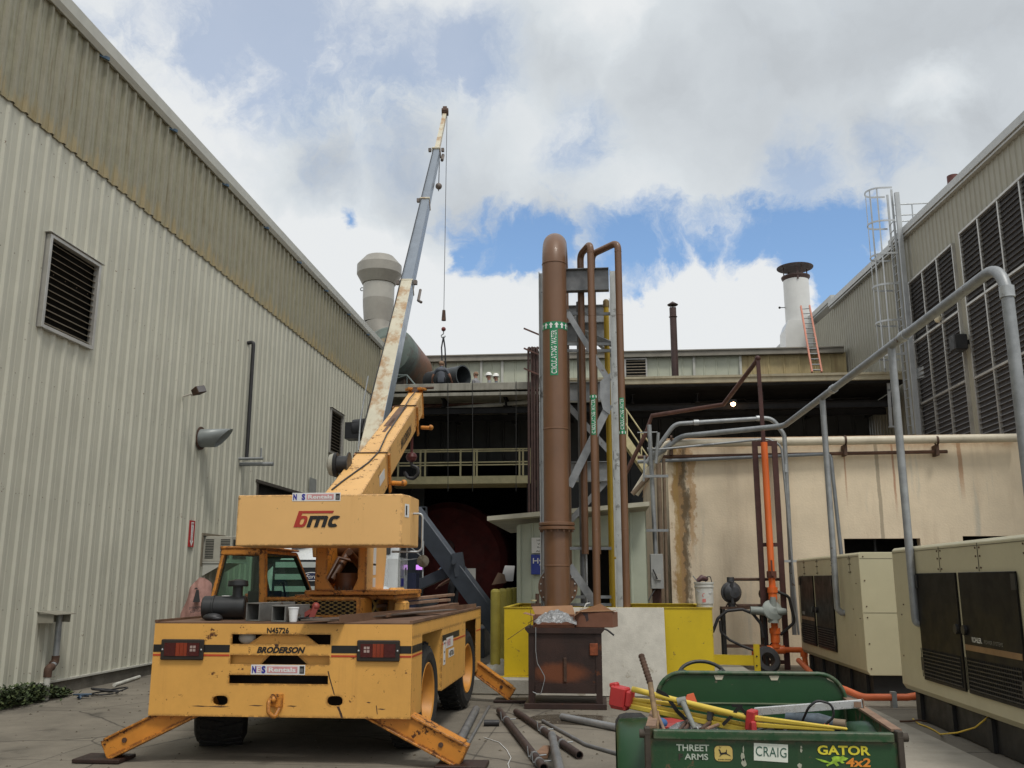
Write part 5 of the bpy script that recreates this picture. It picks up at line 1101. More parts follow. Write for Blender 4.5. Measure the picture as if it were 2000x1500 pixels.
def holed_plate(b, x0, x1, z0, z1, y, t, rects, ovals):
    xs = sorted({x0, x1} | {r[0] for r in rects} | {r[1] for r in rects} | {o[0] - o[2] * 1.4 for o in ovals} | {o[0] + o[2] * 1.4 for o in ovals})
    zs = sorted({z0, z1} | {r[2] for r in rects} | {r[3] for r in rects} | {o[1] - o[3] * 1.6 for o in ovals} | {o[1] + o[3] * 1.6 for o in ovals})
    for a, c in zip(xs, xs[1:]):
        for d, e in zip(zs, zs[1:]):
            mx, mz = (a + c) / 2, (d + e) / 2
            if any(r[0] < mx < r[1] and r[2] < mz < r[3] for r in rects): continue
            if any(abs(mx - o[0]) < o[2] * 1.4 and abs(mz - o[1]) < o[3] * 1.6 for o in ovals): continue
            b.quad((a, y, d), (c, y, d), (c, y, e), (a, y, e))
    for r in rects:
        for q in (((r[0], r[2]), (r[1], r[2])), ((r[1], r[2]), (r[1], r[3])), ((r[1], r[3]), (r[0], r[3])), ((r[0], r[3]), (r[0], r[2]))):
            (xa, za), (xb, zb) = q; b.quad((xa, y, za), (xb, y, zb), (xb, y + t, zb), (xa, y + t, za))
    for ox, oz, rx, rz in ovals:
        n = 32; A, B = rx * 1.4, rz * 1.6
        inn = []; out = []
        for i in range(n):
            an = 2 * math.pi * i / n; c, s_ = math.cos(an), math.sin(an)
            inn.append((ox + rx * math.copysign(abs(c) ** .75, c), oz + rz * math.copysign(abs(s_) ** .75, s_)))
            k = min(A / max(1e-6, abs(c)), B / max(1e-6, abs(s_))); out.append((ox + k * c, oz + k * s_))
        for i in range(n):
            j = (i + 1) % n; b.quad((out[i][0], y, out[i][1]), (out[j][0], y, out[j][1]), (inn[j][0], y, inn[j][1]), (inn[i][0], y, inn[i][1]))
            b.quad((inn[i][0], y, inn[i][1]), (inn[j][0], y, inn[j][1]), (inn[j][0], y + t, inn[j][1]), (inn[i][0], y + t, inn[i][1]))
        # corners of the frame cell
        for sx in (-1, 1):
            for sz in (-1, 1):
                near = [o for o in out if (o[0] - ox) * sx > A * .7 and (o[1] - oz) * sz > B * .7]
S1 = [(*[xz(453, 1239)[0], xz(646, 1239)[0]], xz(550, 1258.5)[1], xz(550, 1239)[1]), (xz(450, 1280)[0], xz(644, 1280)[0], xz(550, 1298)[1], xz(550, 1280)[1]), (xz(447, 1319)[0], xz(641, 1319)[0], xz(550, 1336)[1], xz(550, 1319)[1])]
OV = [(*xz(430, 1368), .070, .042), (*xz(654, 1369), .070, .042)]
b = MB(); holed_plate(b, XA, XB, ZB, ZT, YR0, .02, S1, OV)
b.quad((XA, YR0, ZB), (XB, YR0, ZB), (XB, YR0 + .25, ZB), (XA, YR0 + .25, ZB)); b.build('rear_panel', m_cy, cr)
b = MB(); b.box(XA + .15, XB - .15, YR0 + .35, YR0 + .40, .45, 1.19); b.box(XA + .8, XB - .8, YR0 + .41, 13.0, .55, 1.1); b.build('chassis', mat('greasy_black', (.02, .015, .01), .7, var=.3), cr)
b = MB(); sx0, sx1 = S1[0][0], S1[0][1]; W = sx1 - sx0
b.prism([(sx0 + W * .12, S1[0][2] - .02), (sx0 + W * .3, S1[0][3] + .0), (sx0 + W * .72, S1[0][3] + .0), (sx0 + W * .88, S1[0][2] - .02)], (0, YR0 + .06, 0), (1, 0, 0), (0, 0, 1), (0, .02, 0))
b.prism([(sx0 - .02, S1[1][2] - .02), (sx0 + W * .27, S1[1][2] - .02), (sx0 + W * .40, S1[1][3] + .02), (sx0 - .02, S1[1][3] + .02)], (0, YR0 + .061, 0), (1, 0, 0), (0, 0, 1), (0, .02, 0))
b.prism([(sx0 + W * .78, S1[1][2] - .02), (sx1 + .02, S1[1][2] - .02), (sx1 + .02, S1[1][3] + .02), (sx0 + W * .62, S1[1][3] + .02)], (0, YR0 + .062, 0), (1, 0, 0), (0, 0, 1), (0, .02, 0)); b.each('inner_gusset', m_cy, cr)
b = MB(); b.sphere((sx0 + .10, YR0 + .12, S1[0][2] + .05), .085, 14, 8, (1, .5, .7)); tag(b.build('jug', m_bkt), 'translucent white jug behind the top left slot of the crane rear panel', 'jug')
b = MB()
def crack(b, pts, w):
    q = [P(u, v, Y=YR0) for u, v in pts]
    for i, (a, c) in enumerate(zip(q, q[1:])): b.add([(a.x - w, YR0 - .0012, a.z), (a.x + w, YR0 - .0012, a.z), (c.x + w * .8, YR0 - .0012, c.z), (c.x - w * .8, YR0 - .0012, c.z)], [(0, 1, 2, 3)])
crack(b, [(641, 1311), (644, 1325), (649, 1342), (653, 1357)], .006); crack(b, [(660, 1380), (665, 1392), (668, 1402)], .012); crack(b, [(735, 1378), (737, 1395)], .004); crack(b, [(388, 1253), (389, 1256)], .03); crack(b, [(540, 1258), (541, 1263)], .02)
for u, v, w in ((390, 1379, .08), (425, 1380, .12), (500, 1378, .07), (570, 1379, .05), (720, 1372, .02), (745, 1385, .04)): x, z = xz(u, v); b.add([(x - w, YR0 - .0012, z), (x - w * .2, YR0 - .0012, z + .005), (x + w, YR0 - .0012, z + .001), (x + w * .3, YR0 - .0012, z - .006)], [(3, 2, 1, 0)])
b.build('rust_crack', m_rusty, cr)
# tow hook
b = MB(); c = V((*[xz(538, 1376)[0]], YR0, xz(538, 1376)[1])); b.box(c.x - .035, c.x + .07, YR0 - .03, YR0 - .001, c.z - .02, c.z + .09); b.bend([c + V((-.02, -.03, .07)), c + V((-.03, -.10, .03)), c + V((-.02, -.12, -.05)), c + V((.03, -.10, -.10)), c + V((.05, -.04, -.03))], .020, .04, 8); b.sphere(c + V((0, -.06, .05)), .03, 8, 6); b.build('tow_hook', m_co, cr)
# stripes and lettering on the rear
def rect_on(b, u0, v0, u1, v1, y, dy=-.003): x0, z1 = xz(u0, v0, y); x1, z0 = xz(u1, v1, y); b.box(x0, x1, y + dy, y - .0008, z0, z1)
b = MB(); zz0, zz1 = xz(310, 1273)[1], xz(310, 1258.5)[1]
for x0, x1 in ((XA + .003, S1[0][0] - .012), (S1[0][1] + .012, XB - .003)): b.box(x0, x1, YR0 - .003, YR0 - .0008, zz0, zz1)
b.each('black_stripe', m_stripe, cr); b = MB()
for x0, x1 in ((XA + .003, S1[0][0] - .012), (S1[0][1] + .012, XB - .003)): b.box(x0, x1, YR0 - .003, YR0 - .0008, zz0 - .035, zz0 - .018)
b.each('red_stripe', m_red, cr)
b = MB(); x, z = xz(543, 1231.5); b.text('N45726', (x, YR0 - .003, z), (1, 0, 0), (0, 0, 1), .205, .052, bold=.03); b.build('lettering', m_stripe, cr)
b = MB(); x, z = xz(549, 1269.5); b.text('BRODERSON', (x, YR0 - .003, z), (1, 0, 0), (0, 0, 1), .45, .056, shear=.3, bold=.05); b.build('lettering', m_stripe, cr)
m_pink = mat('faded_pink', (.62, .30, .31), .5, var=.12, vs=20); m_navy = mat('decal_blue', (.02, .02, .28), .5)
def rental_sticker(cx, cz, y, w, h, worn):
    b = MB(); b.box(cx - w / 2, cx + w / 2, y - .003, y - .001, cz - h / 2, cz + h / 2); st_ = b.build('sticker', mat('sticker_white', (.72, .72, .72), .45, var=.04), cr)
    b = MB(); b.box(cx - w * .20, cx + w * .36, y - .0045, y - .0031, cz - h * .33, cz + h * .33); b.box(cx - w * .42, cx - w * .32, y - .0045, y - .0031, cz - h * .33, cz + h * .33) if not worn else None; b.build('pink_patch', m_pink, st_)
    b = MB(); b.text('N', (cx - w * .44, y - .006, cz), (1, 0, 0), (0, 0, 1), w * .075, h * .72, bold=.05); b.text('S', (cx - w * .265, y - .006, cz), (1, 0, 0), (0, 0, 1), w * .075, h * .76, bold=.05); b.build('lettering', m_navy, st_)
    b = MB(); b.text('E', (cx - w * .36, y - .006, cz), (1, 0, 0), (0, 0, 1), w * .06, h * .55, bold=.03) if not worn else None; b.text('Rentals', (cx + w * .08, y - .006, cz), (1, 0, 0), (0, 0, 1), w * .5, h * .46, bold=.03); b.build('lettering', m_wsign, st_)
    b = MB(); b.box(cx + w * .40, cx + w * .485, y - .0045, y - .0031, cz - h * .38, cz + h * .38); b.build('black_patch', m_stripe, st_)
    b = MB(); b.text('III', (cx + w * .44, y - .006, cz - h * .05), (1, 0, 0), (0, 0, 1), w * .05, h * .4); b.build('lettering', mat('grey_ink2', (.3, .3, .3), .5), st_)
x, z = xz(543, 1308); rental_sticker(x, z, YR0, .50, .085, False)
# tail lights
m_lensr = mat('red_lens', (.065, .005, .005), .15, var=.15, vs=30, coat=.5); m_lenso = mat('amber_lens', (.24, .032, .010), .15, coat=.5); m_housing = mat('black_rubber_trim', (.022, .016, .012), .6, dirt=.3)
for (u0, v0, u1, v1, fl) in ((318, 1248, 398, 1289, 0), (699, 1250, 781, 1292, 1)):
    x0, z1 = xz(u0, v0); x1, z0 = xz(u1, v1); b = MB(); b.box(x0, x1, YR0 - .03, YR0 - .001, z0, z1); tl = b.build('tail_light', m_housing, cr, bevel=.008)
    w = (x1 - x0); h_ = z1 - z0; a0 = x0 + w * .09; cells = [(0, .32, 'r'), (.33, .44, 'o'), (.45, .55, 'o'), (.56, .65, 'o'), (.66, 1, 'r')]
    if fl: cells = [(0, .34, 'r'), (.35, .45, 'o'), (.46, .56, 'o'), (.57, .66, 'o'), (.67, 1, 'r')]
    for p0, p1, k in cells:
        b = MB(); b.box(a0 + w * .82 * p0, a0 + w * .82 * p1, YR0 - .036, YR0 - .0305, z0 + h_ * .2, z1 - h_ * .17); b.build('lens', m_lensr if k == 'r' else m_lenso, tl)
    b = MB(); q0 = .74 if not fl else .10
    for i in range(2):
        for j in range(2): b.box(a0 + w * .82 * (q0 + i * .09), a0 + w * .82 * (q0 + i * .09 + .07), YR0 - .038, YR0 - .0362, z0 + h_ * (.42 + j * .16), z0 + h_ * (.54 + j * .16))
    b.build('clear_lens', mat('clear_lens', (.4, .3, .27), .2), tl)
    b = MB()
    for x in (x0 + w * .045, x1 - w * .045): b.sphere((x, YR0 - .031, z0 + h_ * .5), .010, 8, 5)
    b.each('screw', m_galv, tl)
# sides
def yat(u, X): return P(u, 1240, X=X).y
m_cs = m_cy
for sx, X in ((1, XB), (-1, XA)):
    i0, i1 = (X - .012 * sx, X)
    ye = 13.2
    b = MB(); b.box(i0, i1, YR0 + .001, ye, 1.10, ZT); b.build('deck_rail', m_cy, cr)
    yw = [YR0 + .001, yat(825, XB), yat(864, XB), yat(909, XB), yat(930, XB), ye]
    b = MB(); b.box(i0, i1, yw[0], yw[1], ZB, 1.099); b.build('side_panel', m_cy, cr)
    b = MB(); b.box(i0, i1, yw[2], yw[3], .47, 1.099); b.box(i0 - .3 * sx, i0, yw[2], yw[2] + .02, .47, 1.099); b.box(i0 - .3 * sx, i0, yw[3] - .02, yw[3], .47, 1.099); b.build('side_panel', m_cy, cr)
    b = MB(); b.box(i0, i1, yw[4], yw[5], ZB, 1.099); b.build('side_panel', m_cy, cr)
    for a, c in ((yw[0], yw[1]), (yw[2], yw[2] + (yw[3] - yw[2]) * .7)):
        b = MB(); b.box(i1 - .0, i1 + .003 * sx, a + .01, c - .01, zz0, zz1); b.build('black_stripe', m_stripe, cr)
    for a, c in ((yw[0], yw[1]), (yw[2], yw[3]), (yw[4], yw[5])):
        b = MB(); b.box(i1, i1 + .003 * sx, a + .01, c - .01, zz0 - .035, zz0 - .018); b.build('red_stripe', m_red, cr)
print('crane side Y', yw)
b = MB(); y0_ = yw[2]; q = XB + .0032
b.box(q - .002, q, y0_ + .07, y0_ + .20, .72, .97); b.box(q - .002, q, y0_ + .25, y0_ + .72, .88, .99); b.box(q - .002, q, y0_ + .42, y0_ + .80, .77, .855); b.build('sticker', mat('sticker_white', ()), cr)
b = MB(); b.text('NES', (q + .002, y0_ + .42, .935), (0, 1, 0), (0, 0, 1), .22, .07, bold=.04); b.build('lettering', m_pink, cr)
b = MB(); b.text('45726', (q + .002, y0_ + .61, .81), (0, 1, 0), (0, 0, 1), .30, .055, bold=.03); b.text('I I I', (q + .002, y0_ + .135, .85), (0, 0, 1), (0, -1, 0), .2, .05); b.build('lettering', m_stripe, cr)
b = MB(); b.box(XB - .30, XB - .14, yw[2] + .4, yw[2] + .9, 1.0, 1.05); b.build('latch', m_cream, cr)
# deck
b = MB(); b.box(XA + .001, XB - .001, YR0 + .001, 13.2, ZT + .001, ZT + .012); b.build('deck', m_deck, cr); b = MB(); b.box(XA, XB, 13.2, 13.22, ZB, ZT); b.build('front_panel', m_cy, cr)
b = MB(); b.beam((XB - .01, YR0, ZT + .02), (XB - .01, 13.2, ZT + .02), .03, .025); b.beam((XA + .01, YR0, ZT + .02), (XA + .01, 13.2, ZT + .02), .03, .025); b.each('deck_edge', m_deck, cr)
# wheels
def wheel(x, y, out, steer=0.0, r=.50, w=.30):
    Mx = M.Translation(V((x, y, r))) @ M.Rotation(steer, 4, 'Z')
    b = MB(Mx); o = out
    b.lathe([(.30, o * .0), (.33, o * .015), (.40, o * .025), (.455, o * .0), (.475, -o * .03), (r - .012, -o * .055), (r - .012, -o * (w - .055)), (.475, -o * (w - .03)), (.40, -o * (w + .01)), (.30, -o * w)], (0, 0, 0), (1, 0, 0), n=48)
    for i in range(30):
        a = 2 * math.pi * i / 30
        for s in (0, 1):
            aa = a + s * math.pi / 30; c, d = math.cos(aa), math.sin(aa); t2 = V((0, -d, c)); n2 = V((0, c, d)); xm = -o * (w / 2 + (-.0 if s == 0 else 0))
            p0 = n2 * (r - .008) + V((-o * (.03 if s == 0 else w - .03), 0, 0)); p1 = n2 * (r - .008) + t2 * .05 + V((-o * (w * .55 if s == 0 else w * .45), 0, 0)); b.beam(p0, p1, .035, .022, up=n2)
    ty = b.build('wheel', m_rub, cr)
    b = MB(Mx); b.lathe([(.305, o * .004), (.295, o * .012), (.28, -o * .0), (.265, -o * .05), (.25, -o * .10), (.13, -o * .13), (.12, -o * .10), (0, -o * .10)], (0, 0, 0), (1, 0, 0), n=40); rm = b.build('rim', mat('rim_orange', (.56, .25, .04), .5, var=.12, vs=5, dirt=.25, spots=(.10, .04, .015), spot_amt=.1), ty)
    b = MB(Mx)
    for i in range(8): a = 2 * math.pi * i / 8; b.tube([(-o * .115, math.cos(a) * .17, math.sin(a) * .17), (-o * .09, math.cos(a) * .17, math.sin(a) * .17)], .016, 6)
    b.each('wheel_nut', m_rusty, ty, 2)
yr_, yf_ = (yw[1] + yw[2]) / 2, (yw[3] + yw[4]) / 2
wheel(XB - .05, yr_, 1, R(-2)); wheel(XB - .05, yf_, 1, R(-4)); wheel(XA + .07, yr_ - .10, -1, R(20), w=.46); wheel(XA + .05, yf_, -1)
b = MB(); b.tube([(XA + .4, yr_, .5), (XB - .4, yr_, .5)], .09, 12); b.sphere((-2.89, yr_, .5), .2, 14, 8); b.tube([(XA + .4, yf_, .5), (XB - .4, yf_, .5)], .09, 12); b.build('axle', m_skid, cr)
# outriggers
def outrigger(top, foot, w, h, flip):
    b = MB(); b.beam(top, foot, w, h, up=(0, 0, 1)); b.beam(V(top) + V((0, 0, h * .5 + .012)), V(foot) + V((0, 0, h * .5 + .012)), w + .05, .02); b.beam(V(top) + V((0, 0, -h * .5 - .012)), V(foot) + V((0, 0, -h * .5 - .012)), w + .05, .02); o = b.build('outrigger', m_co, cr, bevel=.004)
    b = MB(); f = V(foot); b.box(f.x - .24, f.x + .20, f.y - .16, f.y + .16, .006, .04); b.build('foot', m_rcab, o, bevel=.006)
    b = MB(); c = V(top).lerp(V(foot), .80); b.lathe([(0, .014), (.022, .014), (.022, 0)], c + V((0, -w / 2 - .0, 0)), (0, -1, 0), n=12); b.build('pin', m_rusty, o)
outrigger((-3.55, 8.55, .56), (-4.50, 8.50, .10), .14, .17, 0); outrigger((-2.23, 8.55, .58), (-1.22, 8.50, .10), .14, .19, 1)
outrigger((-1.95, 13.0, .60), (-1.22, 12.98, .10), .14, .16, 1); outrigger((-3.8, 13.0, .60), (-4.6, 12.98, .10), .14, .16, 0)
# counterweight
cwx0, cwx1 = P(463, 1000, Y=8.95).x, P(785, 1000, Y=8.95).x; cz1, cz0 = P(620, 966, Y=8.95).z, P(620, 1066, Y=8.95).z
cxr = P(805, 1000, Y=9.25).x; Yc = 8.95
poly = [(cwx0, Yc), (cwx1, Yc), (cxr, Yc + .22), (cxr, Yc + .65), (cwx0 - .03, Yc + .65)]
b = MB(); b.prism(poly, (0, 0, cz0), (1, 0, 0), (0, 1, 0), (0, 0, cz1 - cz0)); cw = b.build('counterweight', m_cw, cr, bevel=.012, seg=2)
b = MB(); x, z = P(617, 1014, Y=Yc).x, P(617, 1014, Y=Yc).z
x0, z1 = P(584, 998, Y=Yc).x, P(584, 998, Y=Yc).z; x1 = P(657, 998, Y=Yc).x; z0 = P(575, 1030, Y=Yc).z; yy = Yc - .004
H_ = z1 - z0; sk = .30
def sh_(px, pz): return (px + (pz - z0) * sk, yy, pz)
# long red bar over the letters with the b's stem
W_ = x1 - x0
b.add([sh_(x0 - .048, z0), sh_(x0 - .005, z0), sh_(x0 - .005, z1 - .0), sh_(x0 - .048, z1)], [(0, 1, 2, 3)]); b.add([sh_(x0 - .0045, z1 - .024), sh_(x1 - .075, z1 - .024), sh_(x1 - .07, z1), sh_(x0 - .0045, z1)], [(0, 1, 2, 3)])
n = 20
def ring(cx, cz, rx, rz, th, a0=0, a1=360, k=24):
    vs = []
    for i in range(k + 1):
        a = R(a0 + (a1 - a0) * i / k); c, s_ = math.cos(a), math.sin(a); c = math.copysign(abs(c) ** .7, c); s_ = math.copysign(abs(s_) ** .7, s_)
        vs += [sh_(cx + rx * c, cz + rz * s_), sh_(cx + (rx - th) * c, cz + (rz - th * .85) * s_)]
    b.add(vs, [(2 * i, 2 * i + 1, 2 * i + 3, 2 * i + 2) for i in range(k)])
yy -= .001; ring(x0 + .020, z0 + H_ * .35, .050, H_ * .35, .031); b.build('logo', mat('logo_red', (.40, .035, .02), .45), cw)
b = MB(); yy -= .001; lx = x0 + .084; hh = H_ * .70; W2 = (x1 - x0 - .13)
def bar(a, c, d=0, e=None): b.add([sh_(a, z0 + d), sh_(c, z0 + d), sh_(c, z0 + (e or hh)), sh_(a, z0 + (e or hh))], [(0, 1, 2, 3)])
th = .038
bar(lx, lx + th); bar(lx + .075, lx + .075 + th, 0, hh * .93); bar(lx + .150, lx + .150 + th, 0, hh * .88); bar(lx + th + .0005, lx + .0745, hh - .036, hh); bar(lx + .075 + th + .0005, lx + .1495, hh - .036, hh); b.add([sh_(lx + .15, z0 + hh * .88), sh_(lx + .188, z0 + hh * .88), sh_(lx + .172, z0 + hh), sh_(lx + .15, z0 + hh)], [(0, 1, 2, 3)]); b.add([sh_(lx + .075, z0 + hh * .93), sh_(lx + .113, z0 + hh * .93), sh_(lx + .113, z0 + hh), sh_(lx + .075, z0 + hh)], [(0, 1, 2, 3)])
ring(lx + .262, z0 + hh / 2, .058, hh / 2, .038, 45, 315); b.build('lettering', m_stripe, cw)
x, z = P(618, 970.5, Y=Yc).x, P(618, 970.5, Y=Yc).z; rental_sticker(x, z, Yc, .49, .082, True)
b = MB(); a = V((cxr, Yc + .35, cz1 - .17)); b.bend([a, a + V((.10, 0, 0)), (cxr + .10, Yc + .35, cz0 - .02), (cxr + .06, Yc + .35, cz0 - .05), (cxr - .2, Yc + .3, cz0 - .05)], .011, .05, 8); b.build('grab_rail', m_galv, cw)
b = MB(); e1_, e2_ = V((cwx1, Yc, 0)), V((cxr, Yc + .22, 0)); d_ = (e2_ - e1_).normalized(); nn = V((d_.y, -d_.x, 0)) * .003; o_ = e1_.lerp(e2_, .55) + nn
b.beam(o_ + V((0, 0, cz1 - .22)), o_ + V((0, 0, cz1 - .09)), .11, .002, up=(nn.x, nn.y, 0)); b.build('warning_decal', m_wsign, cw)
b = MB(); b.beam(o_ + nn * 1.3 + d_ * -.02 + V((0, 0, cz1 - .20)), o_ + nn * 1.3 + d_ * -.02 + V((0, 0, cz1 - .11)), .03, .002, up=(nn.x, nn.y, 0)); b.build('decal_print', m_stripe, cw)
# turret
tz0, tz1 = 1.50, cz0 + .02
b = MB(); b.box(-3.13, -2.15, 9.75, 11.2, tz0 - .05, tz0); b.box(-3.3, -2.2, 9.95, 11.4, tz0 - .10, tz0 - .051); b.build('turret_base', m_co, cr, bevel=.006)
side = [(9.75, tz0 + .001), (9.72, 2.0), (9.72, 2.30), (10.3, 2.55), (11.0, 2.2), (11.05, 1.9), (10.55, 1.75), (10.45, tz0 + .001)]
tL0, tL1, tR0, tR1 = [P(u, 1110, Y=9.72).x for u in (617, 645, 700, 716)]; yE = P(754, 1110, X=tR1).y
side = [(9.75, tz0 + .001), (9.72, 2.0), (9.72, 2.30), (10.3, 2.55), (yE, 2.2), (yE, tz0 + .35), (yE - .1, tz0 + .001)]
for x in (tL0, tR1 - .03): b = MB(); b.prism(side, (x, 0, 0), (0, 1, 0), (0, 0, 1), (.03, 0, 0)); b.build('turret_plate', m_co if x < -2.9 else m_cw, cr, bevel=.004)
b = MB(); b.prism([(tL0, tz0), (tL1 + .06, tz0), (tL1 - .03, tz0 + .12), (tL1 - .03, 2.0), (tL0, 2.0)], (0, 9.70, 0), (1, 0, 0), (0, 0, 1), (0, .018, 0)); b.prism([(tR1, tz0), (tR0 - .05, tz0), (tR0, tz0 + .12), (tR0, 2.0), (tR1, 2.0)], (0, 9.70, 0), (1, 0, 0), (0, 0, 1), (0, .018, 0)); b.each('turret_flange', m_co, cr, bevel=.003)
b = MB()
for z, h in ((1.86, .10), (1.72, .06), (1.58, .05)): b.box(tR1 + .001, tR1 + .003, 10.0, 10.12, z - h, z + h)
b.each('decal', m_wsign, cr)
b = MB(); b.tube([(-3.08, 10.5, 1.95), (-2.52, 10.5, 1.95)], .11, 14); b.tube([(-2.95, 10.1, 1.6), (-2.75, 10.7, 2.2)], .05, 10); b.tube([(-2.7, 9.9, 1.9), (-2.62, 10.6, 1.6)], .04, 10); b.tube([(-2.75, 10.05, tz0), (-2.75, 10.05, 1.68)], .13, 14); b.tube([(-2.98, 9.95, 1.55), (-2.9, 10.2, 1.85), (-2.6, 10.2, 1.78)], .02, 8); b.build('slew_machinery', mat('greasy_orange', (.10, .04, .015), .5, var=.4, vs=6, dirt=.5), cr)
b = MB(); b.box(tL0 + .04, tR1 - .04, 10.55, 10.57, tz0, 2.3); b.build('machinery_backing', m_black, cr)  # black sheet added to stand in for the shade inside the turret
b = MB()
for i in range(11): b.lathe([(.022, 0), (.001, .05)], (-3.0 + i * .045, 9.82, tz0), n=6)
b.build('gear_teeth', m_rusty, cr)
# engine hood with mesh grille
hx0, hx1, hy, hz = P(515, 1190, Y=9.5).x, P(702, 1190, Y=9.5).x, 9.5, P(600, 1166, Y=9.5).z
b = MB(); b.box(hx0, hx1, hy + .04, 10.9, ZT + .012, hz - .012); b.build('engine_hood', m_co, cr, bevel=.01)
b = MB(); b.quad((hx0 + .02, hy + .038, ZT + .03), (hx1 - .02, hy + .038, ZT + .03), (hx1 - .02, hy + .038, hz - .04), (hx0 + .02, hy + .038, hz - .04)); b.build('grille_void', m_black, cr)
b = MB()
for q in ((hx0, hx1, hz - .03, hz), (hx0, hx0 + .03, ZT + .013, hz - .031), (hx1 - .035, hx1, ZT + .013, hz - .031), (hx0 + .031, hx1 - .036, ZT + .013, ZT + .04)): b.box(q[0], q[1], hy, hy + .03, q[2], q[3])
fr_ = b.build('grille_frame', m_co, cr)
b = MB(); zt_, zb_2 = hz - .03, ZT + .04
def diamond(b, fx, x0, x1, z0, z1, pw, ph, r=.0024):
    ks = int((x1 - x0) / pw) + 3; sl = ph / pw
    for s in (-1, 1):
        for k in range(-ks, ks * 2):
            xa = x0 + k * pw; pts = []
            # line z = z0 + s*sl*(x-xa) (+h if s<0)
            for x in (x0, x1):
                pts.append((x, z0 + s * sl * (x - xa)))
            (xa1, za1), (xb1, zb1) = pts
            def clip(x1_, y1_, x2_, y2_):
                out = [(x1_, y1_), (x2_, y2_)]
                for lim, sgn in ((z0, 1), (z1, -1)):
                    (p1, p2) = out
                    i1 = (p1[1] - lim) * sgn >= 0; i2 = (p2[1] - lim) * sgn >= 0
                    if not i1 and not i2: return None
                    if i1 != i2:
                        t = (lim - p1[1]) / (p2[1] - p1[1]); m_ = (p1[0] + (p2[0] - p1[0]) * t, lim)
                        out = [p1, m_] if i1 else [m_, p2]
                return out
            c_ = clip(xa1, za1, xb1, zb1)
            if c_ and math.dist(*c_) > .01: b.tube([fx(*c_[0]), fx(*c_[1])], r, 4, caps=False)
diamond(b, lambda x, z: (x, hy + .012, z), hx0 + .03, hx1 - .035, zb_2, zt_, .085, .040); b.build('mesh', mat('mesh_yellow', (.50, .33, .10), .5), fr_)
b = MB(); xs_ = hx1 + .003; yc_, zc_ = P(732, 1187, X=hx1).y, (ZT + hz) / 2 + .005; b.add([(xs_, yc_ + .15 * math.cos(a), zc_ + .105 * math.sin(a)) for a in [i * math.pi / 16 for i in range(32)]], [tuple(range(32))]); rv = b.build('round_vent', m_black, cr); b = MB()
for s in (-1, 1):
    for k in range(-5, 6):
        o = k * .05; hw = math.sqrt(max(0, .15 ** 2 - (o * .75) ** 2)) * .72
        if hw > .03: b.tube([(xs_ + .004, yc_ + o * .7 - hw, zc_ - s * hw * .62 + s * o * .2), (xs_ + .004, yc_ + o * .7 + hw, zc_ + s * hw * .62 + s * o * .2)], .0035, 4)
b.build('mesh', mat('mesh_yellow', ()), rv)
ta, tb, tc, td = P(757, 1148, Y=10.4), P(777, 1148, Y=10.4), P(768, 1174, Y=10.2), P(793, 1174, Y=10.2); b = MB(); b.box(ta.x, tb.x, 10.4, 10.8, ZT + .012, ta.z); b.box(tc.x, td.x, 10.2, 10.399, ZT + .012, tc.z); b.build('side_tank', m_cy, cr, bevel=.02)
# operator cab
def cabpt(u, v, Y=9.7): return P(u, v, Y=Y)
A_tl, A_bl, A_tr, A_br = cabpt(437, 1078), cabpt(414, 1180), cabpt(513, 1079), cabpt(528, 1180)
zc1 = A_tl.z; zb0 = ZT + .02
xl0, xl1, xr0, xr1 = A_tl.x, A_tl.x - .10, A_tr.x, A_tr.x + .06
rear = [V((xl1, 9.65, zb0)), V((xr1, 9.65, zb0)), V((xr0, 9.72, zc1)), V((xl0, 9.72, zc1))]
yft, yfb = P(577, 1081, X=xr0).y, P(622, 1160, X=xr1).y
front = [V((xl1, yfb, zb0)), V((xr1, yfb, zb0)), V((xr0, yft, zc1)), V((xl0, yft, zc1))]
b = MB(); e = .05
def bm(p, q, w=.045, h=.045): b.beam(p, q, w, h)
bm(rear[0], rear[3]); bm(rear[1], rear[2], .075, .06); bm(front[0], front[3]); bm(front[1], front[2]); bm(rear[3] + V((-.03, 0, .0)), rear[2] + V((.03, 0, 0)), .06, .07); bm(front[3], front[2]); bm(rear[0], rear[1], .06, .06); bm(rear[1], front[1]); bm(rear[0], front[0]); bm(rear[2], front[2]); bm(rear[3], front[3])
cb_ = b.each('cab_frame', m_co, cr, bevel=.008)
b = MB(); b.add([rear[3] + V((-.04, -.04, .03)), rear[2] + V((.04, -.04, .03)), front[2] + V((.04, .04, .03)), front[3] + V((-.04, .04, .03)), rear[3] + V((-.04, -.04, .06)), rear[2] + V((.04, -.04, .06)), front[2] + V((.04, .04, .05)), front[3] + V((-.04, .04, .05))], [(0,3,2,1),(4,5,6,7),(0,1,5,4),(1,2,6,5),(2,3,7,6),(3,0,4,7)]); b.build('cab_roof', m_co, cr, bevel=.01)
m_glass = bpy.data.materials.new('green_tinted_glass'); m_glass.use_nodes = True; gN, gL = m_glass.node_tree.nodes, m_glass.node_tree.links
gN.remove(gN['Principled BSDF']); g1_ = gN.new('ShaderNodeBsdfTransparent'); g1_.inputs[0].default_value = (.56, .76, .66, 1); g2_ = gN.new('ShaderNodeBsdfGlossy'); g2_.inputs['Roughness'].default_value = .03
g4_ = gN.new('ShaderNodeMixShader'); g4_.inputs[0].default_value = .07; gL.new(g1_.outputs[0], g4_.inputs[1]); gL.new(g2_.outputs[0], g4_.inputs[2]); gL.new(g4_.outputs[0], gN['Material Output'].inputs[0]); m_seal = mat('window_rubber', (.012, .011, .01), .7)
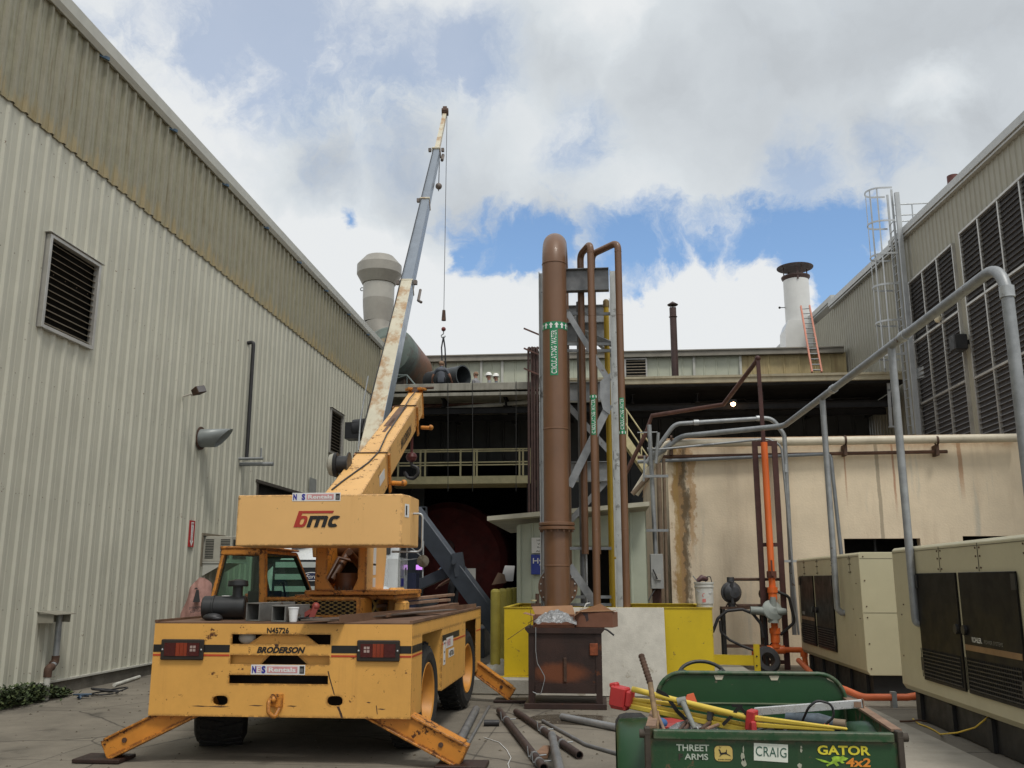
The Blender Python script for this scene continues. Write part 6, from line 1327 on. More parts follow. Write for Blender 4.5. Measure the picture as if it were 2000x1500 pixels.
def pane(c4, name='window'):
    cc = sum(c4, V()) / 4; nrm_ = (c4[1] - c4[0]).cross(c4[3] - c4[0]).normalized() * .005
    ins = [p.lerp(cc, .085) for p in c4]; ou = [p.lerp(cc, .02) for p in c4]
    b = MB(); b.add(ins, [(0, 1, 2, 3)]); o = b.build(name, m_glass, cr)
    b = MB(); P1, P2 = [p - nrm_ * 4 for p in ou], [p - nrm_ * 4 for p in ins]; P3, P4 = [p + nrm_ * 4 for p in ou], [p + nrm_ * 4 for p in ins]
    for i in range(4): j = (i + 1) % 4; b.quad(P1[i], P1[j], P2[j], P2[i]); b.quad(P3[i], P3[j], P4[j], P4[i]); b.quad(P2[i], P2[j], P4[j], P4[i])
    b.build('seal', m_seal, o)
pane(rear); pane([rear[1], front[1], front[2], rear[2]]); pane([front[0], rear[0], rear[3], front[3]]); pane(front[::-1])
b = MB(); b.box(xl0 + .1, xl0 + .35, 10.2, 10.6, zb0, zb0 + .25); b.tube([(xr0 - .1, 10.9, zb0), (xr0 - .14, 10.8, zb0 + .35)], .012, 6); b.build('seat', m_skid, cr)
# boom
B0, B1 = V((-3.09, 11, 2.66)), V((-3.45, 17, 5.16)); bd = (B1 - B0).normalized(); bu = bd.cross(V((0, 0, 1))).cross(bd).normalized(); br_ = bd.cross(bu).normalized()
def bx_section(b, p, q, w, h, w2=None, h2=None): hh2 = h if h2 is None else h2; b.add([*[c + br_ * (i * ww / 2) - bu * (0 if j else H2) for c, ww, H2 in ((p, w, h), (q, w2 or w, hh2)) for i, j in ((-1, 0), (1, 0), (1, 1), (-1, 1))]], [(0,1,2,3),(4,7,6,5),(0,4,5,1),(1,5,6,2),(2,6,7,3),(3,7,4,0)])
j1, j2, j3 = on_line(B0, B1, 884), on_line(B0, B1, 792), on_line(B0, B1, 764)
b0 = B0 - bd * .75
m_boom = mat('boom_yellow', (.76, .44, .15), .5, var=.06, vs=1.5, edge=.8, spots=(.13, .05, .02), spot_amt=.30, spot_scale=20, streak=(.4, .2, .08), streak_amt=.15, dirt=.15)
print('boom joints', j1, j2, j3)
b = MB(); bx_section(b, b0, j1, .47, .56, .43, .50); s1_ = b.build('boom_section', m_boom, cr, bevel=.014, seg=2)
b = MB(); bx_section(b, j1 - bu * .012 + bd * .001, j2 - bu * .012, .39, .46, .36, .44); s2_ = b.build('boom_section', m_boom, cr, bevel=.012)
b = MB(); bx_section(b, j2 - bu * .05 + bd * .001, j3 - bu * .03, .28, .42, .26, .42); s3_ = b.build('boom_section', m_boom, cr, bevel=.01)
b = MB()
for j, w, h in ((j1, .46, .54), (j2, .40, .50)):
    for sgn in (-1, 1): c = j + br_ * sgn * (w / 2 + .012) - bu * .02; b.beam(c, c - bu * h * 1.05, .10, .03, up=br_)
b.each('collar', m_co, cr, bevel=.006)
b = MB()
for j, w, h in ((j1, .46, .54), (j2, .40, .50)): c = j - bd * .03 + bu * .006; b.beam(c - br_ * w / 2, c + br_ * w / 2, .05, .012)
b.each('collar_strip', m_rusty, cr)
b = MB()
for j, h in ((j1, .56), (j2, .5)): c = j + br_ * .27 - bu * h * .8; b.tube([c, c + br_ * .16 - bd * .03], .035, 10); b.sphere(c + br_ * .17, .05, 8, 6)
b.each('roller', m_co, cr, 3)
hd = j3 + bd * .12
b = MB(); bx_section(b, j3 - bu * .03 + bd * .001, hd + bu * .0, .30, .50, .26, .56)
for sgn in (-1, 1): b.beam(hd + br_ * sgn * .17 + bd * .02, hd + br_ * sgn * .08 - bd * .15 + bu * .06, .10, .05)
b.build('boom_head', m_co, cr, bevel=.01)
b = MB(); b.tube([hd - br_ * .16 + bu * .03, hd + br_ * .34 + bu * .04], .025, 8); b.tube([hd - bu * .08 - br_ * .07, hd - bu * .08 + br_ * .07], .12, 16); b.build('head_sheave', m_rusty, cr)
b = MB(); rn = random.Random(4); pts = [on_line(B0, B1, v) for v in (958, 940, 905, 884, 850, 810, 780, 766)]; offs = [-.16, -.10, .06, .10, .04, .03, .0, .02]
b.bend([p + br_ * o + bu * .012 for p, o in zip(pts, offs)], .011, .3, 6); b.build('hydraulic_hose', m_blk, cr)
b = MB(); c0, c1 = B0.lerp(j2, .08), j2
for p, q, w in ((.52, .98, .14), (.40, .7, .05)): b.beam(j1.lerp(j2, p) - br_ * .05 + bu * -.009, j1.lerp(j2, q) - br_ * .02 + bu * -.009, w, .006, up=bu)
b.build('worn_strip', m_deck, cr)
# lettering on the right side of the middle section
c = j1.lerp(j2, .62) + br_ * (.375 / 2 + .009) - bu * .25
b = MB(); b.text('BRODERSON', c, bd, bu, 1.15, .16, shear=.25, bold=.03); b.build('lettering', m_stripe, cr)
b = MB(); c = j1 - bd * .5 + br_ * (.44 / 2 + .004) - bu * .22; b.beam(c - bd * .2, c + bd * .2, .14, .003, up=br_); b.build('sticker', m_wsign, cr)
# hose reel beside the boom and hook underneath
c = P(668, 908, Y=12.0); b = MB(); b.lathe([(0, -.10), (.16, -.10), (.17, -.06), (.12, -.055), (.12, .08), (.17, .085), (.17, .10), (0, .10)], c, br_, n=28); b.build('hose_reel', m_blk, cr); b = MB(); b.lathe([(.16, -.102), (.14, -.16), (.08, -.19), (0, -.20)], c, br_, n=28); b.build('reel_cover', m_ac, cr)
c = j2 - bu * .5 + br_ * .12 - bd * .1
b = MB(); b.tube([c, c + V((0, 0, -.35))], .025, 8); b.lathe([(0, .1), (.08, .06), (.1, 0), (.08, -.06), (0, -.1)], c + V((.0, 0, -.40)), n=14); b.build('hook_block', mat('dark_red_block', (.10, .02, .02), .5), cr)
b = MB(); cc = c + V((0, 0, -.64)); b.bend([cc + V((0, 0, .16)), cc + V((0, 0, .1)), cc + V((.11, 0, .05)), cc + V((.13, 0, -.05)), cc + V((.05, 0, -.14)), cc + V((-.06, 0, -.12)), cc + V((-.12, 0, -.02))], .03, .06, 10); b.build('hook', m_blk, cr)

# ------------------------------------------------------------------ things lying on the crane deck
ZD = ZT + .013
c = P(440, 1185, Y=8.95); c.z = ZD + .115
t = thing('air_cleaner', 'black cylindrical air cleaner canister with a mushroom cap on the crane deck', 'air cleaner', (c.x, c.y, ZD))
m_can = mat('black_plastic_can', (.016, .017, .018), .42, var=.2, vs=8)
b = MB(); ax = V((1, .18, 0)).normalized(); b.lathe([(0, -.21), (.10, -.21), (.11, -.20), (.11, -.12), (.117, -.115), (.117, -.10), (.11, -.095), (.112, .19), (.10, .20), (0, .20)], c, ax, n=32); b.build('canister', m_can, t)
b = MB(); q_ = c + ax * .11; b.lathe([(.05, .08), (.05, .20), (.095, .20), (.10, .215), (.095, .255), (.03, .268), (0, .27)], q_, (0, 0, 1), n=24); b.build('cap', m_can, t); b = MB(); b.box(c.x - .02, c.x + .05, c.y - .05, c.y + .02, c.z + .108, c.z + .114); b.build('label', m_wsign, t)
b = MB(); q_ = P(415, 1207, Y=8.75); b.sphere((q_.x, q_.y, ZD + .03), .085, 14, 8, (1.1, .8, .45)); b.sphere((q_.x + .04, q_.y - .02, ZD + .02), .06, 12, 6, (1.2, .8, .4)); tag(b.build('rag', m_blk), 'flat black rag lying in front of the black canister on the crane deck', 'rag')
m_sq = mat('square_tube_steel', (.20, .20, .19), .5, .4, var=.2, vs=8, spots=(.12, .07, .04), spot_amt=.2)
for (u0, u1, v0, v1, yy, Lh, lb) in ((476, 510, 1183, 1216, 8.62, .5, 'left square steel tube lying end on at the rear edge of the crane deck'), (528, 559, 1184, 1216, 8.47, .42, 'right square steel tube lying end on beside the foam cup')):
    x0 = P(u0, 1200, Y=yy).x; x1 = P(u1, 1200, Y=yy).x; s = (x1 - x0); w = .012
    t = thing('square_tube', lb, 'steel tube', ((x0 + x1) / 2, yy, ZD)); Mx = frame_mat(((x0 + x1) / 2, yy, ZD), R(-22 if yy > 8.5 else -14)); b = MB(Mx); h = s / 2
    b.box(-h, h, 0, Lh, 0.001, w); b.box(-h, h, 0, Lh, s - w, s); b.box(-h, -h + w, 0, Lh, w, s - w); b.box(h - w, h, 0, Lh, w, s - w); b.build('tube', m_sq, t, bevel=.003)
    b = MB(Mx); b.box(-h + w, h - w, Lh * .55, Lh * .56, w, s - w); b.build('dark_inside', m_black, t)
x = P(573, 1200, Y=8.47).x; t = thing('foam_cup', 'white foam cup standing on the rear edge of the crane deck', 'cup', (x, 8.47, ZD)); b = MB(); b.lathe([(0, .002), (.032, .002), (.034, .01), (.046, .122), (.050, .124), (.050, .134), (.044, .134), (.040, .06), (0, .05)], (x, 8.47, ZD), n=28); b.build('cup_body', mat('foam_white', (.80, .81, .82), .6, var=.02), t)
b = MB(); rn = random.Random(6); q_ = P(598, 1207, Y=8.75)
for i in range(6): b.tube([(q_.x + rn.uniform(-.13, .13), q_.y + rn.uniform(-.08, .1), ZD + rn.uniform(.01, .03)) for _ in range(5)], .012, 6)
tag(b.build('chain_heap', m_blk), 'heap of black chain and straps beside the foam cup', 'chain')
b = MB(); q_ = P(613, 1197, Y=8.8); b.beam((q_.x - .03, 8.8, ZD + .02), (q_.x + .01, 8.82, ZD + .14), .06, .05); b.sphere((q_.x + .01, 8.82, ZD + .13), .04, 8, 6); b.beam((q_.x - .12, 8.78, ZD + .03), (q_.x - .03, 8.8, ZD + .09), .04, .04); tag(b.build('red_shackle', mat('dull_red', (.25, .04, .03), .5, dirt=.3)), 'dark red rigging clamp on the crane deck in front of the mesh grille', 'clamp')
# long steel angles and boards on the right of the deck
t = thing('steel_angle', 'long rusty steel angle bar lying along the right side of the crane deck', 'steel bar', (-2.2, 10, ZD)); a, c = P(665, 1222, Y=8.33), P(935, 1178, Y=12.9); a = V((a.x, 8.30, ZD + .035)); c = V((c.x, 12.6, ZD + .035))
b = MB(); b.beam(a, c, .012, .07); b.beam(a + V((-.06, 0, -.029)), c + V((-.06, 0, -.029)), .11, .010); b.build('bar', m_deck, t)
t = thing('steel_strip', 'flat grey steel strip with a pointed end on top of the crane deck', 'steel strip', (-2.6, 9.5, ZD)); a = V((P(590, 1226, Y=8.31).x, 8.32, ZD + .02)); b = MB(); b.prism([(-.02, 0), (.25, -.02), (1.0, 2.6), (.9, 2.62)], a, (1, 0, 0), (0, 1, .006), (0, 0, .012)); b.build('strip', mat('worn_grey_steel', (.16, .13, .11), .45, .4, var=.2, vs=6), t)
m_plk = mat('old_plank', (.24, .15, .10), .85, var=.25, vs=7, dirt=.4)
for i, (x0, y0, x1, y1, z, w, lb) in enumerate(((-2.62, 9.6, -2.05, 12.5, .09, .10, 'weathered plank on the crane deck beside the steel angle'), (-2.35, 10.9, -2.05, 12.9, .15, .08, 'short pale plank lying on top of the other boards on the crane deck'), (-2.18, 9.3, -1.98, 12.7, .03, .12, 'dark board lying flat next to the right deck edge'))):
    b = MB(); b.beam((x0, y0, ZD + z), (x1, y1, ZD + z + .03), w, .035); tag(b.build('plank', m_plk if i != 2 else m_deck, bevel=.004), lb, 'plank')
# dusty pink sack with print
c = P(380, 1215, Y=9.15); nb = P(381, 1216, Y=17.0); t = thing('extinguisher_cover', 'faded pink fire extinguisher cover with dark printing, hanging on the warehouse wall', 'cover', nb)
Ms = M.Translation(nb) @ M.Rotation(R(12), 4, 'Z') @ M.Scale(1.86, 4) @ M.Translation(-V((c.x, 9.15, ZD)))
b = MB(Ms); nx, nz = 14, 12; vs = []; rn = random.Random(9)
for k in range(2):
    for i in range(nz + 1):
        z = i / nz
        for j in range(nx + 1):
            xx = j / nx * 2 - 1; wd = .145 * (1 - .30 * z ** 2 + .06 * math.sin(z * 7)); hgt = .44 * (1 - .14 * xx * xx - .10 * (xx < -.2) * abs(xx))
            th_ = .075 * (1 - abs(xx) ** 3) * (1 - z ** 3 * .8); dy = (-th_ if k == 0 else th_) + .012 * math.sin(9 * xx + 6 * z) + .008 * math.sin(23 * z + 3 * xx) * (1 - abs(xx))
            vs.append((c.x + xx * wd + z * .02, 9.15 + dy + z * .05, ZD + z * hgt))
N_ = (nx + 1) * (nz + 1); fs = []
for k in range(2):
    for i in range(nz):
        for j in range(nx): q = k * N_ + i * (nx + 1) + j; fs.append((q, q + 1, q + nx + 2, q + nx + 1) if k == 0 else (q, q + nx + 1, q + nx + 2, q + 1))
b.add(vs, fs, True); b.build('bag_body', mat('dusty_pink', (.36, .20, .17), .8, var=.12, vs=12, dirt=.15, bump=.4, bscale=14), t)
b = MB(Ms); yy = 9.05; cx_ = c.x + .02
b.prism([(-.035, 0), (.035, 0), (.012, .12), (-.012, .12)], (cx_, yy, ZD + .20), (1, 0, 0), (0, .12, 1), (0, -.002, 0)); b.prism([(-.03, 0), (.01, 0), (-.01, .02)], (cx_ - .005, yy + .015, ZD + .325), (1, 0, 0), (0, .12, 1), (0, -.002, 0)); b.text('EXTINGUISHER', (cx_ + .01, yy - .006, ZD + .15), (1, 0, .12), (0, 0, 1), .15, .024, bold=.02); b.text('KEEP CLEAR', (cx_ + .01, yy - .008, ZD + .115), (1, 0, .12), (0, 0, 1), .12, .024, bold=.02); b.build('print', m_ink, t)
# ================================================================== BOOM TRUCK BEHIND THE YELLOW CRANE
m_white = mat('truck_white', (.66, .69, .70), .25, var=.03, coat=.4, dirt=.08)
m_chr = mat('grille_bright', (.50, .54, .52), .35, .4, var=.1)
m_tdark = mat('truck_black', (.012, .013, .016), .4)
m_slate = mat('slate_blue_steel', (.055, .065, .082), .5, .2, var=.12, vs=3, dirt=.2)
TX, TY = P(621, 1130, Y=14.4).x, 14.4
tk = thing('boom_truck', 'white boom truck with a long telescopic boom raised high over the rear building', 'boom truck', (TX, TY + 5, 0))
MB.DEF = M.Translation(V((TX, TY, 0))) @ M.Rotation(R(6.5), 4, 'Z') @ M.Translation(V((-TX, -TY, 0)))
b = MB(); sec = [(TY, 1.02, 1.50, 1.62), (TY + .25, 1.06, 1.90, 2.02), (TY + 1.1, 1.08, 2.06, 2.16), (TY + 1.9, 1.10, 2.14, 2.20)]
vs = []
for y, hw, zs, zt in sec:
    for x, z in ((-hw * .80, 0.95), (-hw * .80, zs * .92), (-hw * .66, zs), (-hw * .3, zt), (hw * .3, zt), (hw * .66, zs), (hw * .80, zs * .92), (hw * .80, .95)): vs.append((TX + x, y, z))
fs = [(7, 6, 5, 4, 3, 2, 1, 0)]
for i in range(3):
    for j in range(7): fs.append((i * 8 + j, i * 8 + j + 1, (i + 1) * 8 + j + 1, (i + 1) * 8 + j))
b.add(vs, fs, True); b.build('hood', m_white, tk)
# fenders with wheel arches
for sx in (-1, 1):
    b = MB(); cyy = TY + .98; n = 20; rings = ((1.12, .56), (1.14, .60), (1.13, .70), (1.06, .79), (.92, .84), (.60, .86)); nr = len(rings)
    vs = [(TX + sx * x, cyy - r * math.cos(math.pi * i / n), .50 + r * 1.22 * math.sin(math.pi * i / n)) for i in range(n + 1) for x, r in rings]
    b.add(vs, [(i * nr + j, i * nr + j + 1, (i + 1) * nr + j + 1, (i + 1) * nr + j) for i in range(n) for j in range(nr - 1)], True); b.build('fender', m_white, tk)
    b = MB(); b.lathe([(0, 0), (.28, .02), (.50, .0), (.50, .26), (0, .26)], (TX + sx * 1.10, cyy, .5), (-sx, 0, 0), n=32); b.build('wheel', m_rub, tk)
    b = MB(); b.box(TX + sx * .72, TX + sx * 1.0, TY - .03, TY + .1, 1.12, 1.40); hl = b.build('headlight', m_chr, tk, bevel=.02)
    b = MB(); b.box(TX + sx * .76, TX + sx * .96, TY - .045, TY - .031, 1.16, 1.36); b.build('lens', mat('lamp_glass', (.55, .6, .6), .1, .3), hl)
    b = MB(); b.box(TX + sx * 1.005, TX + sx * 1.13, TY - .0, TY + .15, 1.12, 1.40); b.build('turn_signal', mat('signal_orange', (.55, .10, .03), .3), tk, bevel=.015)
b = MB(); b.box(TX - .70, TX + .70, TY - .04, TY - .005, 1.02, 1.92); gr = b.build('grille', m_tdark, tk)
b = MB()
for i in range(5): z = 1.06 + i * .185; b.box(TX - .66, TX + .66, TY - .058, TY - .041, z, z + .085)
b.each('grille_bar', m_chr, gr)
oc = P(608, 1126, Y=TY - .07)
b = MB(); b.add([(oc.x + .16 * math.cos(a), TY - .062, oc.z + .068 * math.sin(a)) for a in [i * math.pi / 16 for i in range(32)]], [tuple(range(32))]); b.build('badge_rim', m_wsign, gr)
b = MB(); b.add([(oc.x + .145 * math.cos(a), TY - .064, oc.z + .056 * math.sin(a)) for a in [i * math.pi / 16 for i in range(32)]], [tuple(range(32))]); b.build('badge', mat('badge_navy', (.012, .02, .07), .3), gr)
b = MB(); b.text('Ford', (oc.x, TY - .066, oc.z), (1, 0, 0), (0, 0, 1), .19, .065, shear=.4); b.build('lettering', m_wsign, gr)
b = MB(); b.box(TX - 1.12, TX + 1.12, TY - .22, TY - .06, .55, .90); b.build('bumper', m_white, tk, bevel=.02); b = MB(); b.box(oc.x - .02, oc.x + .16, TY - .24, TY - .221, .96 - .02, 1.06); b.build('license_plate', m_wsign, tk)
b = MB(); cx0, cx1 = TX - 1.02, TX + 1.06; b.prism([(TY + 1.9, .9), (TY + 1.9, 1.98), (TY + 2.45, 2.78), (TY + 3.7, 2.82), (TY + 3.7, .9)], (cx0, 0, 0), (0, 1, 0), (0, 0, 1), (cx1 - cx0, 0, 0)); b.build('cab', m_white, tk, bevel=.03, seg=2)
b = MB(); b.quad((cx0 + .15, TY + 1.93, 2.06), (cx1 - .15, TY + 1.93, 2.06), (cx1 - .2, TY + 2.38, 2.70), (cx0 + .2, TY + 2.38, 2.70)); b.build('windshield', m_tdark, tk)
dx = cx1 + .004
b = MB(); b.prism([(TY + 2.15, 2.02), (TY + 2.52, 2.62), (TY + 3.2, 2.62), (TY + 3.2, 2.02)], (dx, 0, 0), (0, 1, 0), (0, 0, 1), (.004, 0, 0)); b.build('side_window', m_tdark, tk)
b = MB(); b.prism([(TY + 2.0, 1.0), (TY + 2.0, 2.0), (TY + 3.3, 2.0), (TY + 3.3, 1.0)], (dx, 0, 0), (0, 1, 0), (0, 0, 1), (.012, 0, 0)); dr = b.build('door', m_white, tk, bevel=.006)
b = MB(); b.box(dx + .0135, dx + .016, TY + 2.25, TY + 2.75, 1.50, 1.64); b.build('door_sign', m_navy, dr); b = MB(); b.box(dx + .0135, dx + .016, TY + 2.25, TY + 2.75, 1.68, 1.80); b.build('faded_sign', mat('faded_violet', (.26, .26, .38), .5, var=.3, vs=30), dr); b = MB(); b.box(dx + .0135, dx + .02, TY + 3.05, TY + 3.2, 1.70, 1.84); b.build('door_handle', m_tdark, dr)
b = MB(); mr_ = V((cx1 + .42, TY + 2.1, 2.0)); b.tube([(cx1, TY + 2.2, 1.95), mr_, (cx1, TY + 2.2, 2.35)], .014, 6); b.tube([mr_ + V((0, 0, -.35)), mr_ + V((0, 0, .3))], .014, 6); b.build('mirror_arm', m_galv, tk); b = MB(); b.lathe([(0, -.02), (.11, -.01), (.11, .02), (0, .04)], mr_ + V((0, -.02, -.06)), (0, -1, .1), n=16); b.build('mirror', mat('mirror_brown', (.12, .10, .07), .2, .4), tk)
b = MB(); b.box(TX - .45, TX + .45, TY + 1.2, TY + 12, .65, .95); b.build('frame', m_tdark, tk); b = MB(); b.box(TX - 1.2, TX + 1.2, TY + 4.0, TY + 12, .98, 1.12); b.build('bed', m_slate, tk)
b = MB(); b.box(TX + 1.0, TX + 1.22, TY + 3.8, TY + 4.6, .5, 1.75); b.build('side_box', mat('dark_blue_box', (.012, .018, .05), .4), tk)
for yy in (TY + 8.2, TY + 9.5):
    for sx in (-1, 1): b = MB(); b.lathe([(0, 0), (.28, .04), (.50, .0), (.50, .5), (0, .5)], (TX + sx * 1.18, yy, .5), (-sx, 0, 0), n=28); b.build('wheel', m_rub, tk)
b = MB(); b.lathe([(.45, 0), (.5, .3), (.42, .8), (.42, 1.8), (0, 1.8)], (TX, TY + 6.7, 1.12), n=24); b.build('pedestal', m_slate, tk)
MB.DEF = None
b = MB(); q_ = P(820, 1108, Y=TY + 5); b.box(q_.x - .08, q_.x + .08, q_.y - .01, q_.y, q_.z - .05, q_.z + .05); b.build('lit_display', mat('violet_display', (.55, .22, .75), .5, emit=1.1), tk)
# outrigger frame
b = MB(); yy = TY + 5.6
b.beam(P(806, 1000, Y=yy), P(1000, 1262, Y=yy - .6), .28, .36, up=(0, 0, 1)); b.build('outrigger', m_slate, tk, bevel=.01)
b = MB(); p_, q_ = P(900, 1105, Y=yy - .1), P(780, 1160, Y=yy); b.beam(p_, q_, .16, .22, up=(0, 0, 1)); b.build('outrigger_link', m_slate, tk, bevel=.008)
b = MB(); b.beam(P(900, 1125, Y=yy - .35), P(893, 1080, Y=yy - .35), .22, .18, up=(0, 1, 0)); b.tube([P(886, 1098, Y=yy - .5), P(886, 1098, Y=yy + .2)], .05, 10); b.build('pivot', m_slate, tk)
b = MB(); b.beam(P(812, 1160, Y=yy + .4), P(812, 992, Y=yy + .4), .28, .28, up=(0, 1, 0)); b.beam(P(836, 1060, Y=yy + .4), P(828, 992, Y=yy + .4), .10, .2, up=(0, 1, 0)); b.box(P(803, 992, Y=yy + .4).x, P(833, 992, Y=yy + .4).x, yy + .3, yy + .5, P(803, 998, Y=yy + .4).z, P(803, 990, Y=yy + .4).z); b.build('stabiliser_frame', m_slate, tk)
# the long boom
L0 = P(726, 846, Y=20.0); L1 = P(868.5, 214, Y=34.0); ld = (L1 - L0).normalized(); L00 = L0 - ld * 2.6
lr = ld.cross(V((0, 0, 1))).normalized(); lu = lr.cross(ld).normalized()
def lsec(b, p, q, w, h, w2=None, h2=None, off=0.0): b.add([*[c + lr * (i * ww / 2) - lu * ((0 if j else H2) + off) for c, ww, H2 in ((p, w, h), (q, w2 or w, h2 or h)) for i, j in ((-1, 0), (1, 0), (1, 1), (-1, 1))]], [(0,1,2,3),(4,7,6,5),(0,4,5,1),(1,5,6,2),(2,6,7,3),(3,7,4,0)])
def rustw(N, L, pos, c, mix, rng, noise, stretched):
    c = mix(rng(noise(stretched(2.2, .16), 1.0, 8, .7), .45, .62, 0, .85), c, (.36, .20, .08)); return mix(rng(noise(stretched(4.5, .12), 1.0, 8, .75), .60, .70, 0, .85), c, (.13, .06, .035))
m_lw = mat('rusty_white_boom', (.56, .52, .40), .5, var=.08, vs=2, extra=rustw, bump=.1)
m_lb = mat('blue_grey_boom', (.22, .255, .30), .4, .3, var=.08, vs=2)
m_lb2 = mat('blue_grey_boom_side', (.27, .32, .38), .35, .3, var=.08, vs=2)
k1, k2, k3 = on_line(L0, L1, 546), on_line(L0, L1, 386), on_line(L0, L1, 288)
b = MB(); lsec(b, L00, k1, .41, .56, .34, .50); s_ = b.build('boom_section', m_lb2, tk, bevel=.012)
b = MB(); b.add([*[c + lr * x + lu * .004 for c, ww in ((L00, .40), (k1, .33)) for x in (-ww / 2, ww / 2)]], [(0, 1, 3, 2)]); b.build('top_plate', m_lw, s_)
b = MB(); b.add([*[c + lr * x + lu * (.004 - 0) - lu * .0 for c, ww in ((L00, .41), (k1, .34)) for x in (-ww / 2 - .004,)] + [c - lr * (ww / 2 + .004) - lu * h for c, ww, h in ((L00, .41, .55), (k1, .34, .49))]], [(0, 1, 3, 2)]); b.build('side_plate', m_lw, s_)
b = MB(); lsec(b, k1 - ld * .02, k2, .31, .44, .29, .41, .03); b.build('boom_section', m_lb, tk, bevel=.01)
b = MB(); lsec(b, k2 - ld * .02, k3, .26, .37, .25, .35, .05); b.build('boom_section', m_lb, tk, bevel=.01)
b = MB(); lsec(b, k3 - ld * .02, L1, .17, .20, .15, .18, .10); jib = b.build('jib', m_lw, tk)
b = MB(); b.tube([L1 - lr * .12 - lu * .1, L1 + lr * .14 - lu * .1], .16, 14); b.beam(L1 - ld * .1 - lu * .05, L1 + ld * .2, .16, .16); b.build('jib_sheave', m_rusty, tk)
b = MB()
for k, w, h in ((k1, .37, .53), (k2, .33, .47), (k3, .32, .43)):
    lsec(b, k - ld * .04, k + ld * .02, w, h, off=-.015)
b.each('collar', m_lw, tk)
b = MB()
for k, w in ((k1, .42), (k2, .36), (k3, .40)):
    for s in ((1, -1) if k is not k2 else (-1,)): c = k + lr * s * (w / 2 + .04) - lu * .1; b.box(c.x - .05, c.x + .05, c.y - .06, c.y + .06, c.z - .06, c.z + .06)
c = k1 + lr * .36 - lu * .4; b.tube([c + ld * .1, c - ld * .5, c - ld * .6 + lr * .1], .04, 8); c = k3 + lr * .24 - lu * .3; b.tube([c, c - ld * .5], .06, 8); c = on_line(L0, L1, 338) + lr * .26 - lu * .5; b.sphere(c, .12, 10, 7)
b.each('boom_fitting', mat('dark_fitting', (.14, .115, .10), .5, var=.3), tk)
b = MB(); c = k3.lerp(k2, .55) + lr * .2 - lu * .45; b.tube([k3 + lr * .1 - lu * .4, c + lr * .05 - lu * .2], .018, 5); b.tube([L0 - lr * .215 + lu * .02, on_line(L0, L1, 560) - lr * .15 + lu * .02, k2 - lr * .12 + lu * .0, k3 - lr * .1 - lu * .03], .014, 5); b.each('boom_cable', m_blk, tk, 2)
b = MB(); c = P(692, 843, Y=20.6); b.box(c.x - .17, c.x + .17, c.y - .2, c.y + .2, c.z - .19, c.z + .19); b.lathe([(.2, -.12), (.24, -.1), (.24, .16), (.2, .18), (0, .18)], c + V((.1, 0, .05)), (1, 0, .1), n=20); b.box(c.x + .1, c.x + .45, c.y - .06, c.y + .06, c.z - .06, c.z + .06); b.build('winch', m_tdark, tk)
b = MB(); c = P(728, 854, Y=20.0); b.tube([P(700, 880, Y=19.6), P(704, 820, Y=20.4), P(719, 735, Y=22.2)], .018, 6); b.build('side_cable', m_galvd, tk)
# hoist line, ball, hook, sling
tip = L1 + V((.10, 0, -.12)); yl = tip.y; zb_ = P(863, 636, Y=yl).z
b = MB(); b.tube([tip, (tip.x, yl, zb_ + .55)], .013, 6); b.build('hoist_line', mat('steel_rope', (.10, .10, .11), .5, .4), tk)
b = MB(); zk = zb_; b.tube([(tip.x, yl, zk + .62), (tip.x, yl, zk + .2)], [.06, .09], 8); b.build('rope_socket', m_rusty, tk)
b = MB(); b.sphere((tip.x, yl, P(863, 643, Y=yl).z), .085 * 1.05, 16, 10); b.build('overhaul_ball', mat('ball_red', (.16, .03, .025), .5), tk)
zk = P(863, 655, Y=yl).z; b = MB(); b.bend([(tip.x, yl, zk + .16), (tip.x, yl, zk + .06), (tip.x - .09, yl, zk), (tip.x - .06, yl, zk - .09), (tip.x + .03, yl, zk - .10), (tip.x + .07, yl, zk - .02)], .022, .04, 8); b.build('hook', m_galvd, tk)
b = MB()
for s in (-1, 1): b.tube([(tip.x, yl, zk - .06), (tip.x + .06 * s, yl + .05 * s, zk - .5), (tip.x + .05 * s + .05, yl + .1 * s, P(863, 712, Y=yl).z - .2)], .03, 6)
b.build('sling', m_tdark, tk)
# ================================================================== ON THE REAR ROOF
ZRF = 8.27
m_duct = mat('grey_duct', (.40, .385, .345), .45, .15, var=.06, vs=1, streak=(.30, .26, .2), streak_amt=.3, streak_scale=2)
m_duct2 = mat('darker_duct', (.30, .285, .25), .5, .15, var=.06, streak=(.22, .19, .15), streak_amt=.3, streak_scale=2)
t = thing('exhaust_stack', 'beige flared exhaust stack with a mushroom cap behind the boom', 'exhaust stack', (-9.0, 37, ZRF))
Yd = 36.5
def zr(v): return P(738, v, Y=Yd).z
cx_ = P(740, 560, Y=Yd).x; wr = lambda a, c: (P(c, 560, Y=Yd).x - P(a, 560, Y=Yd).x) / 2
b = MB(); b.lathe([(0, zr(500)), (.60, zr(503)), (.92, zr(519)), (.94, zr(520)), (.94, zr(537)), (.70, zr(556)), (.64, zr(556))], (cx_ - .0, Yd, 0), n=40); b.build('cap', m_duct2, t)
b = MB(); b.lathe([(.64, zr(556)), (.66, zr(557)), (.655, zr(587))], (cx_, Yd, 0), n=40); b.build('upper_pipe', m_duct, t)
b = MB(); b.lathe([(.655, zr(587)), (.64, zr(600)), (.58, zr(630))], (cx_, Yd, 0), n=40); b.build('cone', m_duct2, t)
b = MB(); pts = [V((cx_, Yd, zr(630))), V((cx_ + .05, Yd, zr(650))), V((cx_ + .5, Yd, zr(672))), V((cx_ + 1.3, Yd, zr(690)))]; b.tube(pts, [.58, .58, .55, .5], 28); b.build('elbow', m_duct2, t)
